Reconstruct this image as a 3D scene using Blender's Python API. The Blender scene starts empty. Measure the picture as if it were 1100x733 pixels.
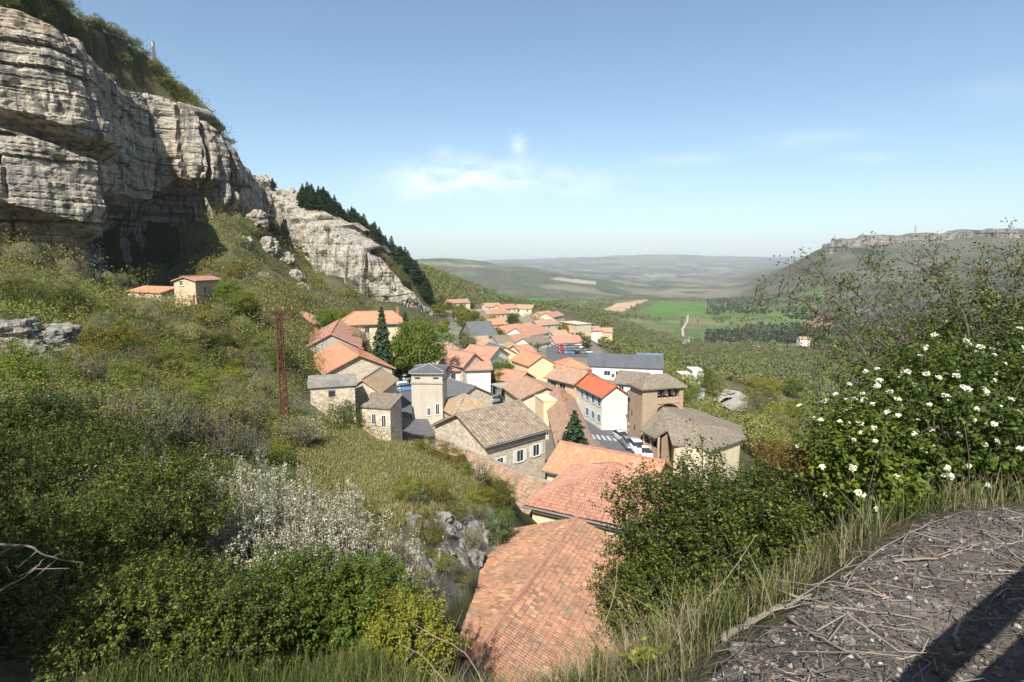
import bpy, bmesh, math, random
import numpy as np
from mathutils import Vector, Matrix

SC = bpy.context.scene
COL = SC.collection
rng = np.random.default_rng(11)
random.seed(5)
PI = math.pi

# ------------------------------------------------------------------ camera
LENS = 20.0
F = 1100 * LENS / 36.0
PITCH = math.radians(7.8)
CP, SP = math.cos(PITCH), math.sin(PITCH)

def ray(px, py):
    u = (px - 550) / F
    v = (366.5 - py) / F
    return np.array([u, CP + v * SP, -SP + v * CP])

def at(px, py, Y):
    d = ray(px, py)
    return d * (Y / d[1])

def atz(px, py, z):
    d = ray(px, py)
    return d * (z / d[2])

cam = bpy.data.cameras.new('camera')
cam.lens = LENS
cam.sensor_width = 36
cam.clip_start = 0.05
cam.clip_end = 40000
camo = bpy.data.objects.new('camera', cam)
COL.objects.link(camo)
camo.rotation_euler = (PI / 2 - PITCH, 0, 0)
SC.camera = camo

# ------------------------------------------------------------------ noise
def vnoise(P, seed=0):
    P = np.asarray(P, float)
    if P.shape[-1] == 2:
        P = np.concatenate([P, np.zeros(P.shape[:-1] + (1,))], -1)
    i = np.floor(P).astype(np.int64)
    f = P - i
    f = f * f * (3 - 2 * f)
    out = 0.0
    for dx in (0, 1):
        for dy in (0, 1):
            for dz in (0, 1):
                h = ((i[..., 0] + dx) * 374761393 + (i[..., 1] + dy) * 668265263 + (i[..., 2] + dz) * 1440662683 + seed * 97531) & 0xffffffff
                h = ((h ^ (h >> 13)) * 1274126177) & 0xffffffff
                h = ((h ^ (h >> 16)) * 2246822519) & 0xffffffff
                h = (h ^ (h >> 15)) / 4294967295.0
                w = (f[..., 0] if dx else 1 - f[..., 0]) * (f[..., 1] if dy else 1 - f[..., 1]) * (f[..., 2] if dz else 1 - f[..., 2])
                out = out + w * h
    return out * 2 - 1

def fbm(P, octv=4, seed=0):
    P = np.asarray(P, float)
    a, s, t = 1.0, 0.0, 0.0
    for k in range(octv):
        s = s + a * vnoise(P * 2 ** k + 17.3 * k, seed + k)
        t += a
        a *= 0.5
    return s / t

def sstep(a, b, x):
    t = np.clip((x - a) / (b - a), 0, 1)
    return t * t * (3 - 2 * t)

# ------------------------------------------------------------------ object helpers
def link(name, mesh, parent=None):
    o = bpy.data.objects.new(name, mesh)
    COL.objects.link(o)
    if parent is not None:
        o.parent = parent
    return o

def tag(o, label=None, cat=None, group=None, kind=None):
    if label: o['label'] = label
    if cat: o['category'] = cat
    if group: o['group'] = group
    if kind: o['kind'] = kind
    return o

def empty(name, loc, rz=0.0, label=None, cat=None, group=None):
    o = bpy.data.objects.new(name, None)
    o.empty_display_size = 0.3
    COL.objects.link(o)
    o.location = loc
    o.rotation_euler = (0, 0, rz)
    return tag(o, label, cat, group)

def copy_tree(o, parent=None):
    c = o.copy()
    COL.objects.link(c)
    c.parent = parent
    for ch in list(o.children):
        copy_tree(ch, c)
    return c

def mesh_from(name, V, faces, mats=(), smooth=False, uv=None, midx=None):
    """faces: list of index lists, or an (n,4)/(n,3) int array."""
    me = bpy.data.meshes.new(name)
    V = np.asarray(V, np.float32)
    if isinstance(faces, np.ndarray):
        n, k = faces.shape
        me.vertices.add(len(V))
        me.vertices.foreach_set('co', V.ravel())
        me.loops.add(n * k)
        me.loops.foreach_set('vertex_index', faces.astype(np.int32).ravel())
        me.polygons.add(n)
        me.polygons.foreach_set('loop_start', np.arange(0, n * k, k, dtype=np.int32))
        me.polygons.foreach_set('loop_total', np.full(n, k, np.int32))
        me.update(calc_edges=True)
    else:
        me.from_pydata([tuple(v) for v in V], [], [tuple(f) for f in faces])
    for m in mats:
        me.materials.append(m)
    if midx is not None:
        me.polygons.foreach_set('material_index', np.asarray(midx, np.int32))
    if uv is not None:
        l = me.uv_layers.new(name='UVMap')
        l.data.foreach_set('uv', np.asarray(uv, np.float32).ravel())
    if smooth:
        me.polygons.foreach_set('use_smooth', np.ones(len(me.polygons), bool))
    me.update()
    return me

class MB:
    """collects shapes for ONE mesh"""
    def __init__(self):
        self.v, self.f, self.m = [], [], []
    def add(self, V, Fs, m=0):
        b = len(self.v)
        self.v += [tuple(map(float, p)) for p in V]
        self.f += [tuple(int(i) + b for i in f) for f in Fs]
        self.m += [m] * len(Fs)
        return self
    def box(self, x0, x1, y0, y1, z0, z1, m=0):
        V = [(x0, y0, z0), (x1, y0, z0), (x1, y1, z0), (x0, y1, z0), (x0, y0, z1), (x1, y0, z1), (x1, y1, z1), (x0, y1, z1)]
        return self.add(V, [(0, 3, 2, 1), (4, 5, 6, 7), (0, 1, 5, 4), (1, 2, 6, 5), (2, 3, 7, 6), (3, 0, 4, 7)], m)
    def tube(self, path, rad, n=6, m=0, caps=True):
        V, Q = tube_np(path, rad, n)
        self.add(V, Q.tolist(), m)
        if caps:
            b = len(self.v) - len(V)
            self.f.append(tuple(b + i for i in range(n))[::-1]); self.m.append(m)
            e = b + len(V) - n
            self.f.append(tuple(e + i for i in range(n))); self.m.append(m)
        return self
    def bar(self, a, b, r, n=4, m=0):
        return self.tube([a, b], [r, r], n, m)
    def poly(self, pts, th, m=0):
        """slab: polygon extruded th along minus its normal"""
        P = np.asarray(pts, float)
        nrm = np.cross(P[1] - P[0], P[-1] - P[0])
        nrm = nrm / np.linalg.norm(nrm)
        n = len(P)
        V = np.concatenate([P, P - nrm * th])
        fs = [tuple(range(n)), tuple(range(2 * n - 1, n - 1, -1))]
        for i in range(n):
            j = (i + 1) % n
            fs.append((i, i + n, j + n, j))
        return self.add(V, fs, m)
    def build(self, name, mats, parent=None, smooth=False):
        me = mesh_from(name, self.v, self.f, mats if isinstance(mats, (list, tuple)) else [mats], smooth, midx=self.m)
        return link(name, me, parent)

def tube_np(path, rad, n=6):
    P = np.asarray(path, float)
    R = np.broadcast_to(np.asarray(rad, float), (len(P),))
    T = np.gradient(P, axis=0)
    T /= np.linalg.norm(T, axis=1)[:, None] + 1e-9
    up = np.array([0.0, 0, 1]) if abs(T[0][2]) < 0.9 else np.array([1.0, 0, 0])
    V = []
    for p, t, r in zip(P, T, R):
        a = np.cross(t, up)
        if np.linalg.norm(a) < 1e-3: a = np.cross(t, [0.3, 1, 0.2])
        a /= np.linalg.norm(a)
        b = np.cross(t, a)
        for k in range(n):
            an = 2 * PI * k / n
            V.append(p + r * (a * math.cos(an) + b * math.sin(an)))
    Q = []
    for i in range(len(P) - 1):
        for k in range(n):
            k2 = (k + 1) % n
            Q.append((i * n + k, i * n + k2, (i + 1) * n + k2, (i + 1) * n + k))
    return np.array(V), np.array(Q, int)

# ------------------------------------------------------------------ materials
def mat(name):
    m = bpy.data.materials.new(name)
    m.use_nodes = True
    nt = m.node_tree
    nt.nodes.clear()
    out = nt.nodes.new('ShaderNodeOutputMaterial')
    return m, nt, out

def N(nt, t, **kw):
    n = nt.nodes.new('ShaderNode' + t)
    ins = kw.pop('ins', {})
    for k, v in kw.items():
        setattr(n, k, v)
    for k, v in ins.items():
        if hasattr(v, 'links') or isinstance(v, bpy.types.NodeSocket):
            nt.links.new(v, n.inputs[k])
        else:
            n.inputs[k].default_value = v
    return n

def rgba(c): return (c[0], c[1], c[2], 1.0)

def noise(nt, vec, scale, detail=4, rough=0.55, dist=0.0):
    return N(nt, 'TexNoise', ins={'Vector': vec, 'Scale': scale, 'Detail': detail, 'Roughness': rough, 'Distortion': dist}).outputs['Fac']

def ramp(nt, fac, stops, interp='LINEAR'):
    r = N(nt, 'ValToRGB', ins={'Fac': fac})
    e = r.color_ramp
    e.interpolation = interp
    while len(e.elements) < len(stops): e.elements.new(0.5)
    for el, (p, c) in zip(e.elements, stops):
        el.position = p
        el.color = rgba(c) if hasattr(c, '__len__') else (c, c, c, 1)
    return r.outputs['Color']

def mix(nt, fac, a, b, mode='MIX'):
    n = N(nt, 'MixRGB', blend_type=mode)
    for k, v in (('Fac', fac), ('Color1', a), ('Color2', b)):
        if isinstance(v, bpy.types.NodeSocket): nt.links.new(v, n.inputs[k])
        else: n.inputs[k].default_value = v if k == 'Fac' else rgba(v)
    return n.outputs['Color']

def mth(nt, op, a, b=0.0):
    n = N(nt, 'Math', operation=op)
    for k, v in ((0, a), (1, b)):
        if isinstance(v, bpy.types.NodeSocket): nt.links.new(v, n.inputs[k])
        else: n.inputs[k].default_value = v
    return n.outputs[0]

def surf(nt, out, col, rough=0.85, bump=None, bstr=0.3, bdist=0.1, spec=0.25, metal=0.0):
    b = N(nt, 'BsdfPrincipled')
    if isinstance(col, bpy.types.NodeSocket): nt.links.new(col, b.inputs['Base Color'])
    else: b.inputs['Base Color'].default_value = rgba(col)
    b.inputs['Roughness'].default_value = rough
    b.inputs['Specular IOR Level'].default_value = spec
    b.inputs['Metallic'].default_value = metal
    if bump is not None:
        bn = N(nt, 'Bump', ins={'Strength': bstr, 'Distance': bdist, 'Height': bump})
        nt.links.new(bn.outputs[0], b.inputs['Normal'])
    nt.links.new(b.outputs[0], out.inputs['Surface'])
    return b

def objco(nt): return N(nt, 'TexCoord').outputs['Object']
def posco(nt): return N(nt, 'NewGeometry').outputs['Position']

def m_simple(name, c, rough=0.7, var=0.25, scale=3.0, spec=0.3, metal=0.0, bump=0.15):
    m, nt, out = mat(name)
    co = objco(nt)
    n = noise(nt, co, scale, 5)
    col = mix(nt, 1.0, c, ramp(nt, n, [(0.25, 1 - var), (0.75, 1 + var * 0.5)]), 'MULTIPLY')
    surf(nt, out, col, rough, n, bump, 0.02, spec, metal)
    return m

def m_wall(name, c, dirt=0.5, stone=0.0, scale=1.0):
    m, nt, out = mat(name)
    co = objco(nt)
    big = noise(nt, co, 0.35 * scale, 5, 0.6)
    st = N(nt, 'Mapping', ins={'Vector': co, 'Scale': (2.2, 2.2, 0.25)}).outputs[0]
    streak = noise(nt, st, 1.0, 5, 0.65)
    fine = noise(nt, co, 9, 4)
    col = mix(nt, ramp(nt, big, [(0.3, 0.0), (0.75, 0.55)]), c, [c[0] * 0.72, c[1] * 0.68, c[2] * 0.62])
    col = mix(nt, ramp(nt, streak, [(0.48, 0.0), (0.72, dirt)]), col, [c[0] * 0.5, c[1] * 0.47, c[2] * 0.43])
    h = fine
    if stone:
        mp = N(nt, 'Mapping', ins={'Vector': co, 'Scale': (1.0, 1.0, 1.7)}).outputs[0]
        vo = N(nt, 'TexVoronoi', feature='F1', ins={'Vector': mp, 'Scale': 2.6})
        vd = N(nt, 'TexVoronoi', feature='DISTANCE_TO_EDGE', ins={'Vector': mp, 'Scale': 2.6})
        j = ramp(nt, vd.outputs['Distance'], [(0.0, 0.0), (0.08, 1.0)])
        hs = N(nt, 'SeparateColor', ins={'Color': vo.outputs['Color']})
        sc = ramp(nt, hs.outputs[0], [(0.0, [x * 0.62 for x in c]), (0.5, c), (1.0, [min(1, x * 1.25) for x in c])])
        col = mix(nt, stone, col, mix(nt, j, [x * 0.8 for x in c], sc))
        h = mth(nt, 'ADD', mth(nt, 'MULTIPLY', j, 0.8), fine)
    surf(nt, out, col, 0.9, h, 0.35, 0.03, 0.15)
    return m

def m_tile(name, base, light, dark, pu=0.22, pv=0.36, moss=0.0, bump=0.6, wob=0.0, patch=0.6):
    """clay roof tiles: UV in metres, u along the eave, v up the slope"""
    m, nt, out = mat(name)
    uv = N(nt, 'UVMap', uv_map='UVMap').outputs[0]
    s = N(nt, 'SeparateXYZ', ins={'Vector': uv})
    u = mth(nt, 'DIVIDE', s.outputs[0], pu)
    v = mth(nt, 'DIVIDE', s.outputs[1], pv)
    if wob:
        nz = noise(nt, uv, 2.0, 3)
        v = mth(nt, 'ADD', v, mth(nt, 'MULTIPLY', nz, wob))
    cell = N(nt, 'CombineXYZ', ins={'X': mth(nt, 'FLOOR', u), 'Y': mth(nt, 'FLOOR', v)})
    wn = N(nt, 'TexWhiteNoise', noise_dimensions='3D', ins={'Vector': cell.outputs[0]})
    big = noise(nt, uv, 0.35, 5, 0.62)
    mid = noise(nt, uv, 1.7, 5, 0.6)
    col = ramp(nt, wn.outputs['Value'], [(0.0, dark), (0.35, base), (0.75, base), (1.0, light)])
    col = mix(nt, mth(nt, 'MULTIPLY', ramp(nt, big, [(0.35, 0.0), (0.7, 1.0)]), patch), col, dark)
    col = mix(nt, mth(nt, 'MULTIPLY', ramp(nt, mid, [(0.5, 0.0), (0.75, 1.0)]), 0.5), col, light)
    if moss:
        col = mix(nt, mth(nt, 'MULTIPLY', ramp(nt, noise(nt, uv, 0.9, 6, 0.7), [(0.52, 0.0), (0.68, 1.0)]), moss), col, (0.16, 0.14, 0.09))
    fu = mth(nt, 'FRACT', u)
    hu = mth(nt, 'SINE', mth(nt, 'MULTIPLY', fu, PI))
    fv = mth(nt, 'SUBTRACT', 1.0, mth(nt, 'FRACT', v))
    h = mth(nt, 'ADD', mth(nt, 'MULTIPLY', hu, 0.6), mth(nt, 'MULTIPLY', fv, 0.45))
    h = mth(nt, 'ADD', h, mth(nt, 'MULTIPLY', wn.outputs['Value'], 0.15))
    surf(nt, out, col, 0.85, h, bump, 0.06, 0.2)
    return m

def m_leaf(name, c1, c2, c3=None, trans=0.35, patch=None, pscale=0.05, rough=0.6, spec=0.2):
    """leaves: a colour of its own per leaf, a shade of its own per plant"""
    m, nt, out = mat(name)
    g = N(nt, 'NewGeometry')
    oi = N(nt, 'ObjectInfo')
    stops = [(0.0, c1), (0.6, c2), (1.0, c3 or c2)]
    col = ramp(nt, g.outputs['Random Per Island'], stops)
    if patch:
        nz = noise(nt, g.outputs['Position'], pscale, 4, 0.6)
        col = mix(nt, ramp(nt, nz, [(0.38, 0.0), (0.62, 1.0)]), col, mix(nt, 0.75, col, patch))
    tint = ramp(nt, oi.outputs['Random'], [(0.0, (0.72, 0.78, 0.7)), (0.5, (1, 1, 1)), (1.0, (1.3, 1.18, 0.95))])
    col = mix(nt, 1.0, col, tint, 'MULTIPLY')
    p = N(nt, 'BsdfPrincipled', ins={'Base Color': col, 'Roughness': rough, 'Specular IOR Level': spec})
    t = N(nt, 'BsdfTranslucent', ins={'Color': mix(nt, 1.0, col, (1.25, 1.35, 0.7), 'MULTIPLY')})
    mx = N(nt, 'MixShader', ins={0: trans})
    nt.links.new(p.outputs[0], mx.inputs[1])
    nt.links.new(t.outputs[0], mx.inputs[2])
    nt.links.new(mx.outputs[0], out.inputs['Surface'])
    return m

def m_rock(name, a, b, c, sc=1.0, strata=0.6, ochre=0.0):
    m, nt, out = mat(name)
    co = posco(nt)
    big = noise(nt, co, 0.07 * sc, 6, 0.62)
    mid = noise(nt, co, 0.45 * sc, 6, 0.65)
    fine = noise(nt, co, 2.6 * sc, 5, 0.7)
    bed = N(nt, 'Mapping', ins={'Vector': co, 'Scale': (0.03 * sc, 0.03 * sc, 0.75 * sc)}).outputs[0]
    bedn = noise(nt, bed, 1.0, 5, 0.7, 0.3)
    ver = N(nt, 'Mapping', ins={'Vector': co, 'Scale': (0.55 * sc, 0.55 * sc, 0.05 * sc)}).outputs[0]
    vern = noise(nt, ver, 1.0, 5, 0.65, 0.4)
    col = mix(nt, ramp(nt, big, [(0.35, 0.0), (0.65, 1.0)]), a, b)
    col = mix(nt, ramp(nt, mid, [(0.42, 0.0), (0.7, 0.7)]), col, [x * 1.25 for x in b])
    col = mix(nt, mth(nt, 'MULTIPLY', ramp(nt, vern, [(0.47, 0.0), (0.62, 1.0)]), 0.85), col, c)
    col = mix(nt, mth(nt, 'MULTIPLY', ramp(nt, bedn, [(0.36, 1.0), (0.47, 0.0)]), strata), col, c)
    col = mix(nt, mth(nt, 'MULTIPLY', ramp(nt, fine, [(0.3, 1.0), (0.5, 0.0)]), 0.5), col, [x * 0.8 for x in c])
    if ochre:
        col = mix(nt, mth(nt, 'MULTIPLY', ramp(nt, noise(nt, co, 0.05, 3), [(0.55, 0.0), (0.72, 1.0)]), ochre), col, (0.42, 0.25, 0.12))
    h = mth(nt, 'ADD', mth(nt, 'MULTIPLY', mid, 1.0), mth(nt, 'MULTIPLY', fine, 0.4))
    h = mth(nt, 'ADD', h, mth(nt, 'MULTIPLY', bedn, 0.7))
    surf(nt, out, col, 0.95, h, 0.9, 0.9 / sc, 0.1)
    return m

MT = {}
# roofs
MT['t_orange'] = m_tile('orange_tile', (0.48, 0.22, 0.125), (0.56, 0.30, 0.19), (0.36, 0.165, 0.10), patch=0.5, moss=0.15)
MT['t_red'] = m_tile('red_tile', (0.48, 0.12, 0.06), (0.55, 0.17, 0.09), (0.38, 0.09, 0.05), patch=0.25)
MT['t_near'] = m_tile('weathered_near_tile', (0.345, 0.17, 0.10), (0.44, 0.275, 0.18), (0.16, 0.10, 0.07), pu=0.15, pv=0.24, moss=0.8, bump=0.2, patch=0.75)
MT['t_pink'] = m_tile('rosy_tile', (0.40, 0.205, 0.14), (0.48, 0.29, 0.205), (0.27, 0.14, 0.10), pu=0.19, pv=0.3, moss=0.3, bump=0.4)
MT['t_brown'] = m_tile('brown_tile', (0.37, 0.23, 0.155), (0.46, 0.32, 0.23), (0.25, 0.155, 0.11), moss=0.35, bump=0.5)
MT['t_tan'] = m_tile('tan_tile', (0.36, 0.25, 0.15), (0.45, 0.34, 0.22), (0.24, 0.17, 0.11), moss=0.4)
MT['t_stone'] = m_tile('stone_slab_roof', (0.29, 0.225, 0.16), (0.40, 0.33, 0.25), (0.17, 0.135, 0.10), pu=0.42, pv=0.3, moss=0.35, wob=0.5, bump=0.9)
MT['t_slate'] = m_tile('slate_roof', (0.115, 0.12, 0.125), (0.16, 0.17, 0.175), (0.08, 0.085, 0.09), pu=0.25, pv=0.2, bump=0.3)
MT['t_lauze'] = m_tile('grey_brown_roof', (0.20, 0.165, 0.125), (0.28, 0.24, 0.18), (0.13, 0.11, 0.085), pu=0.3, pv=0.22, moss=0.25, wob=0.3)
MT['t_grey'] = m_tile('grey_sheet_roof', (0.10, 0.11, 0.12), (0.13, 0.14, 0.15), (0.08, 0.09, 0.10), pu=1.0, pv=4.0, bump=0.15)
# walls
MT['cream'] = m_wall('cream_render', (0.62, 0.53, 0.38))
MT['yellow'] = m_wall('pale_yellow_render', (0.66, 0.55, 0.36), 0.2)
MT['tower'] = m_wall('tower_render', (0.47, 0.43, 0.36), 0.4)
MT['white'] = m_wall('white_render', (0.68, 0.65, 0.58), 0.25)
MT['peach'] = m_wall('peach_render', (0.60, 0.43, 0.29))
MT['beige'] = m_wall('beige_stone_wall', (0.50, 0.43, 0.33), 0.3, 0.7)
MT['stone'] = m_wall('rubble_stone_wall', (0.49, 0.42, 0.32), 0.35, 0.9)
MT['grey'] = m_wall('grey_render', (0.38, 0.36, 0.33))
MT['dark'] = m_wall('dark_stone_wall', (0.20, 0.18, 0.16), 0.3, 0.7)
MT['church'] = m_wall('pinkish_church_wall', (0.38, 0.285, 0.205), 0.25, 0.25)
MT['concrete'] = m_simple('concrete', (0.33, 0.31, 0.28), 0.9, 0.3, 1.5)
MT['old_concrete'] = m_simple('lichened_concrete', (0.26, 0.245, 0.215), 0.95, 0.45, 1.2)
MT['glass'] = m_simple('window_glass', (0.03, 0.035, 0.04), 0.12, 0.1, 1.0, 0.6, bump=0.0)
MT['dark_hole'] = m_simple('opening_shade', (0.035, 0.026, 0.02), 0.9)  # near-black colour standing for the shade inside openings
MT['wood'] = m_simple('old_timber', (0.13, 0.085, 0.055), 0.85, 0.4, 4)
MT['wood_pale'] = m_simple('pale_timber', (0.30, 0.23, 0.16), 0.85, 0.4, 4)
MT['frame_white'] = m_simple('white_paint', (0.72, 0.71, 0.68), 0.6, 0.1)
MT['shut_white'] = m_simple('white_shutter_paint', (0.66, 0.64, 0.6), 0.6, 0.12)
MT['shut_blue'] = m_simple('pale_blue_shutter_paint', (0.42, 0.53, 0.62), 0.6, 0.12)
MT['shut_brown'] = m_simple('brown_shutter_paint', (0.2, 0.12, 0.08), 0.6, 0.15)
MT['brick'] = m_simple('chimney_brick', (0.34, 0.15, 0.09), 0.9, 0.35, 5)
MT['rust'] = m_simple('rusty_iron', (0.11, 0.042, 0.026), 0.9, 0.5, 5)
MT['steel'] = m_simple('dull_steel', (0.28, 0.29, 0.30), 0.5, 0.2, 4, 0.5, 0.4)
MT['zinc'] = m_simple('zinc_gutter', (0.16, 0.155, 0.15), 0.5, 0.2, 4, 0.5)
MT['asphalt'] = m_simple('asphalt', (0.11, 0.11, 0.112), 0.9, 0.25, 1.2)
MT['pavement'] = m_simple('pale_pavement', (0.40, 0.37, 0.33), 0.9, 0.2, 1.0)
MT['lane'] = m_simple('chalk_lane', (0.34, 0.31, 0.26), 0.95, 0.2, 0.2)
MT['paint'] = m_simple('road_paint', (0.42, 0.44, 0.43), 0.8, 0.2, 2)
MT['blueglass'] = m_simple('blue_grey_glazing', (0.13, 0.19, 0.24), 0.25, 0.3, 0.8, 0.6)
MT['bluesheet'] = m_simple('blue_grey_sheet', (0.12, 0.16, 0.24), 0.4, 0.2, 0.8, 0.5)
MT['tyre'] = m_simple('tyre_rubber', (0.02, 0.02, 0.02), 0.9)
MT['rim'] = m_simple('wheel_rim', (0.4, 0.4, 0.41), 0.4, 0.1, 3, 0.5, 0.6)
MT['lamp'] = m_simple('headlight_glass', (0.7, 0.7, 0.68), 0.2, 0.1, 3, 0.5)
MT['tail'] = m_simple('tail_light', (0.35, 0.02, 0.02), 0.3, 0.1, 3, 0.5)
for nm, c in (('white', (0.72, 0.72, 0.71)), ('black', (0.015, 0.016, 0.018)), ('grey', (0.17, 0.18, 0.19)), ('silver', (0.42, 0.43, 0.44)), ('blue', (0.10, 0.20, 0.36)), ('red', (0.35, 0.03, 0.03))):
    MT['car_' + nm] = m_simple('car_paint_' + nm, c, 0.25, 0.05, 1.0, 0.5, 0.1, 0.0)
# rock
MT['cliff'] = m_rock('limestone_cliff', (0.29, 0.268, 0.228), (0.46, 0.41, 0.325), (0.075, 0.073, 0.07), 1.0, 0.75, 0.35)
MT['cliff_pale'] = m_rock('pale_limestone', (0.30, 0.275, 0.235), (0.42, 0.375, 0.305), (0.09, 0.085, 0.08), 1.3, 0.4)
MT['cliff_far'] = m_rock('rim_rock', (0.13, 0.12, 0.10), (0.25, 0.225, 0.185), (0.045, 0.045, 0.035), 0.12, 0.4)
MT['rock'] = m_rock('outcrop_rock', (0.19, 0.18, 0.16), (0.29, 0.27, 0.235), (0.075, 0.072, 0.065), 5.0, 0.35)
# plants
L = m_leaf
MT['l_dark'] = L('evergreen_leaf', (0.018, 0.036, 0.007), (0.052, 0.078, 0.013), (0.14, 0.155, 0.03), 0.25, rough=0.55, spec=0.2)
MT['l_box'] = L('box_leaf', (0.018, 0.034, 0.007), (0.065, 0.088, 0.013), (0.19, 0.19, 0.03), 0.3, rough=0.5, spec=0.25)
MT['l_olive'] = L('olive_leaf', (0.075, 0.085, 0.02), (0.16, 0.165, 0.042), (0.26, 0.25, 0.08))
MT['l_yellow'] = L('yellow_green_leaf', (0.09, 0.11, 0.015), (0.18, 0.195, 0.028), (0.26, 0.25, 0.05))
MT['l_gold'] = L('golden_leaf', (0.06, 0.06, 0.012), (0.13, 0.12, 0.02), (0.22, 0.17, 0.035))
MT['l_bright'] = L('spring_leaf', (0.06, 0.095, 0.012), (0.125, 0.175, 0.024), (0.18, 0.23, 0.04), 0.4)
MT['l_grey'] = L('grey_scrub_leaf', (0.12, 0.125, 0.06), (0.22, 0.215, 0.115), (0.33, 0.31, 0.19))
MT['l_brown'] = L('budding_twig_leaf', (0.11, 0.10, 0.05), (0.20, 0.175, 0.09), (0.25, 0.23, 0.10))
MT['l_silver'] = L('silver_leaf', (0.23, 0.22, 0.15), (0.42, 0.395, 0.30), (0.62, 0.59, 0.50), 0.3)
MT['l_pine'] = L('pine_needle', (0.010, 0.024, 0.010), (0.022, 0.045, 0.016), (0.045, 0.07, 0.024), 0.15)
MT['l_fir'] = L('fir_needle', (0.02, 0.04, 0.02), (0.04, 0.07, 0.035), (0.07, 0.10, 0.05), 0.15)
MT['l_hedge'] = L('hedge_leaf', (0.032, 0.06, 0.010), (0.075, 0.115, 0.017), (0.14, 0.18, 0.03))
MT['l_red'] = L('reddish_leaf', (0.10, 0.055, 0.02), (0.19, 0.10, 0.03), (0.26, 0.16, 0.05))
MT['flower'] = L('white_blossom', (0.62, 0.62, 0.52), (0.75, 0.75, 0.68), (0.8, 0.8, 0.75), 0.25)
MT['l_wood'] = L('mixed_wood_leaf', (0.09, 0.092, 0.042), (0.155, 0.152, 0.07), (0.23, 0.22, 0.10), 0.25, patch=(0.14, 0.18, 0.04), pscale=0.018)
MT['l_under'] = L('undergrowth_leaf', (0.085, 0.105, 0.026), (0.16, 0.18, 0.045), (0.255, 0.255, 0.085), 0.3, patch=(0.15, 0.12, 0.05), pscale=0.07)
MT['grass'] = L('green_grass', (0.04, 0.062, 0.014), (0.075, 0.10, 0.024), (0.15, 0.145, 0.05), 0.35)
MT['drygrass'] = L('dry_grass', (0.15, 0.125, 0.065), (0.25, 0.21, 0.12), (0.36, 0.31, 0.20), 0.3)
MT['turf'] = L('hill_turf', (0.15, 0.145, 0.06), (0.22, 0.21, 0.09), (0.30, 0.27, 0.13), 0.3)
MT['bark'] = m_simple('bark', (0.11, 0.09, 0.07), 0.95, 0.4, 6)
MT['bark_pale'] = m_simple('pale_bark', (0.20, 0.175, 0.14), 0.95, 0.4, 8)
MT['twig'] = m_simple('dry_twig', (0.22, 0.18, 0.14), 0.95, 0.45, 3)

# ------------------------------------------------------------------ terrain
CTRL = []
def cI(px, py, Y): CTRL.append(at(px, py, Y))
def cZ(px, py, z): CTRL.append(atz(px, py, z))
def cW(x, y, z): CTRL.append(np.array([x, y, z], float))

# the terrace the photographer stands on, and the bank below it
for p in [(0.75, 1.95, -1.6), (1.5, 2.5, -1.6), (1.6, 1.8, -1.6), (2.1, 2.95, -1.6), (2.7, 3.35, -1.6), (3.4, 3.5, -1.6), (5.5, 3.8, -1.65), (8, 4.2, -1.7), (0.15, 0.8, -1.6), (0.4, 1.45, -1.6), (-0.3, 0.3, -1.65), (-1, 0.4, -1.75), (-3, -1, -1.7),
          (4, 0, -1.55), (2, -3, -1.5), (0, -6, -1.3), (8, -3, -1.3), (-8, -6, -1.0), (0, -40, 2), (40, -40, 0), (-40, -40, 8), (14, 0, -2), (25, -3, -4),
          (0.45, 2.35, -1.95), (1.1, 2.85, -1.95), (1.8, 3.35, -1.95), (2.5, 3.9, -1.9), (3.6, 4.3, -1.9), (-0.4, 2.5, -2.5), (-1.5, 3.2, -3.2), (-3.5, 3.2, -3.2), (-6, 2.0, -2.6), (-12, 2, -1.5), (0.6, 4.0, -3.3), (2.0, 4.9, -3.3), (3.6, 5.6, -3.0),
          (6, 6, -3.2), (9, 6.5, -3.4), (14, 6, -4), (1.0, 7, -6.0), (4, 8, -6.0), (8, 9, -6), (-1, 9, -8.0), (2, 11, -11), (-1, 13, -13.0), (3, 15, -16),
          (-1, 17, -17.5), (2, 20, -19.5), (6, 20, -19.5), (0, 24, -19.5), (4, 30, -20), (9, 30, -20), (12, 12, -9), (18, 18, -16), (16, 30, -22), (24, 30, -24),
          (20, 50, -27), (30, 55, -31), (45, 60, -37), (60, 40, -34), (40, 20, -18), (70, 10, -20), (45, 85, -36), (32, 80, -31), (60, 120, -46)]:
    cW(*p)
# left near hollow, hillock
for p in [(400, 722, 5.0), (250, 725, 5.2), (100, 720, 5.0), (330, 700, 6.5), (100, 640, 9), (250, 640, 9), (380, 660, 9), (60, 540, 13), (180, 580, 13), (300, 600, 14), (400, 640, 13),
          (60, 470, 19), (180, 500, 20), (300, 545, 22), (0, 420, 28), (100, 430, 32), (230, 455, 34), (0, 345, 42), (90, 375, 45), (180, 395, 52), (280, 420, 52),
          (330, 462, 39), (385, 458, 40), (450, 473, 41), (500, 497, 41), (540, 522, 39), (520, 520, 36), (460, 505, 35), (440, 530, 31), (380, 520, 31), (420, 590, 22), (470, 610, 23), (500, 570, 30), (545, 575, 32),
          (430, 665, 16), (462, 672, 18.5), (505, 632, 24.5), (552, 594, 31)]:
    cI(*p)
for p in [(2, 37, -20), (-2, 44, -22), (-8, 52, -23), (-14, 62, -22.5), (6, 45, -23), (10, 60, -26), (0, 70, -25)]:
    cW(*p)
# slope below the cliffs
for p in [(0, 290, 80), (60, 310, 78), (120, 325, 85), (207, 328, 85), (260, 335, 95), (290, 345, 100), (300, 375, 75), (-200, 270, 85), (-400, 260, 60), (-700, 250, 40), (-300, 300, 45)]:
    cI(*p)
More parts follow.
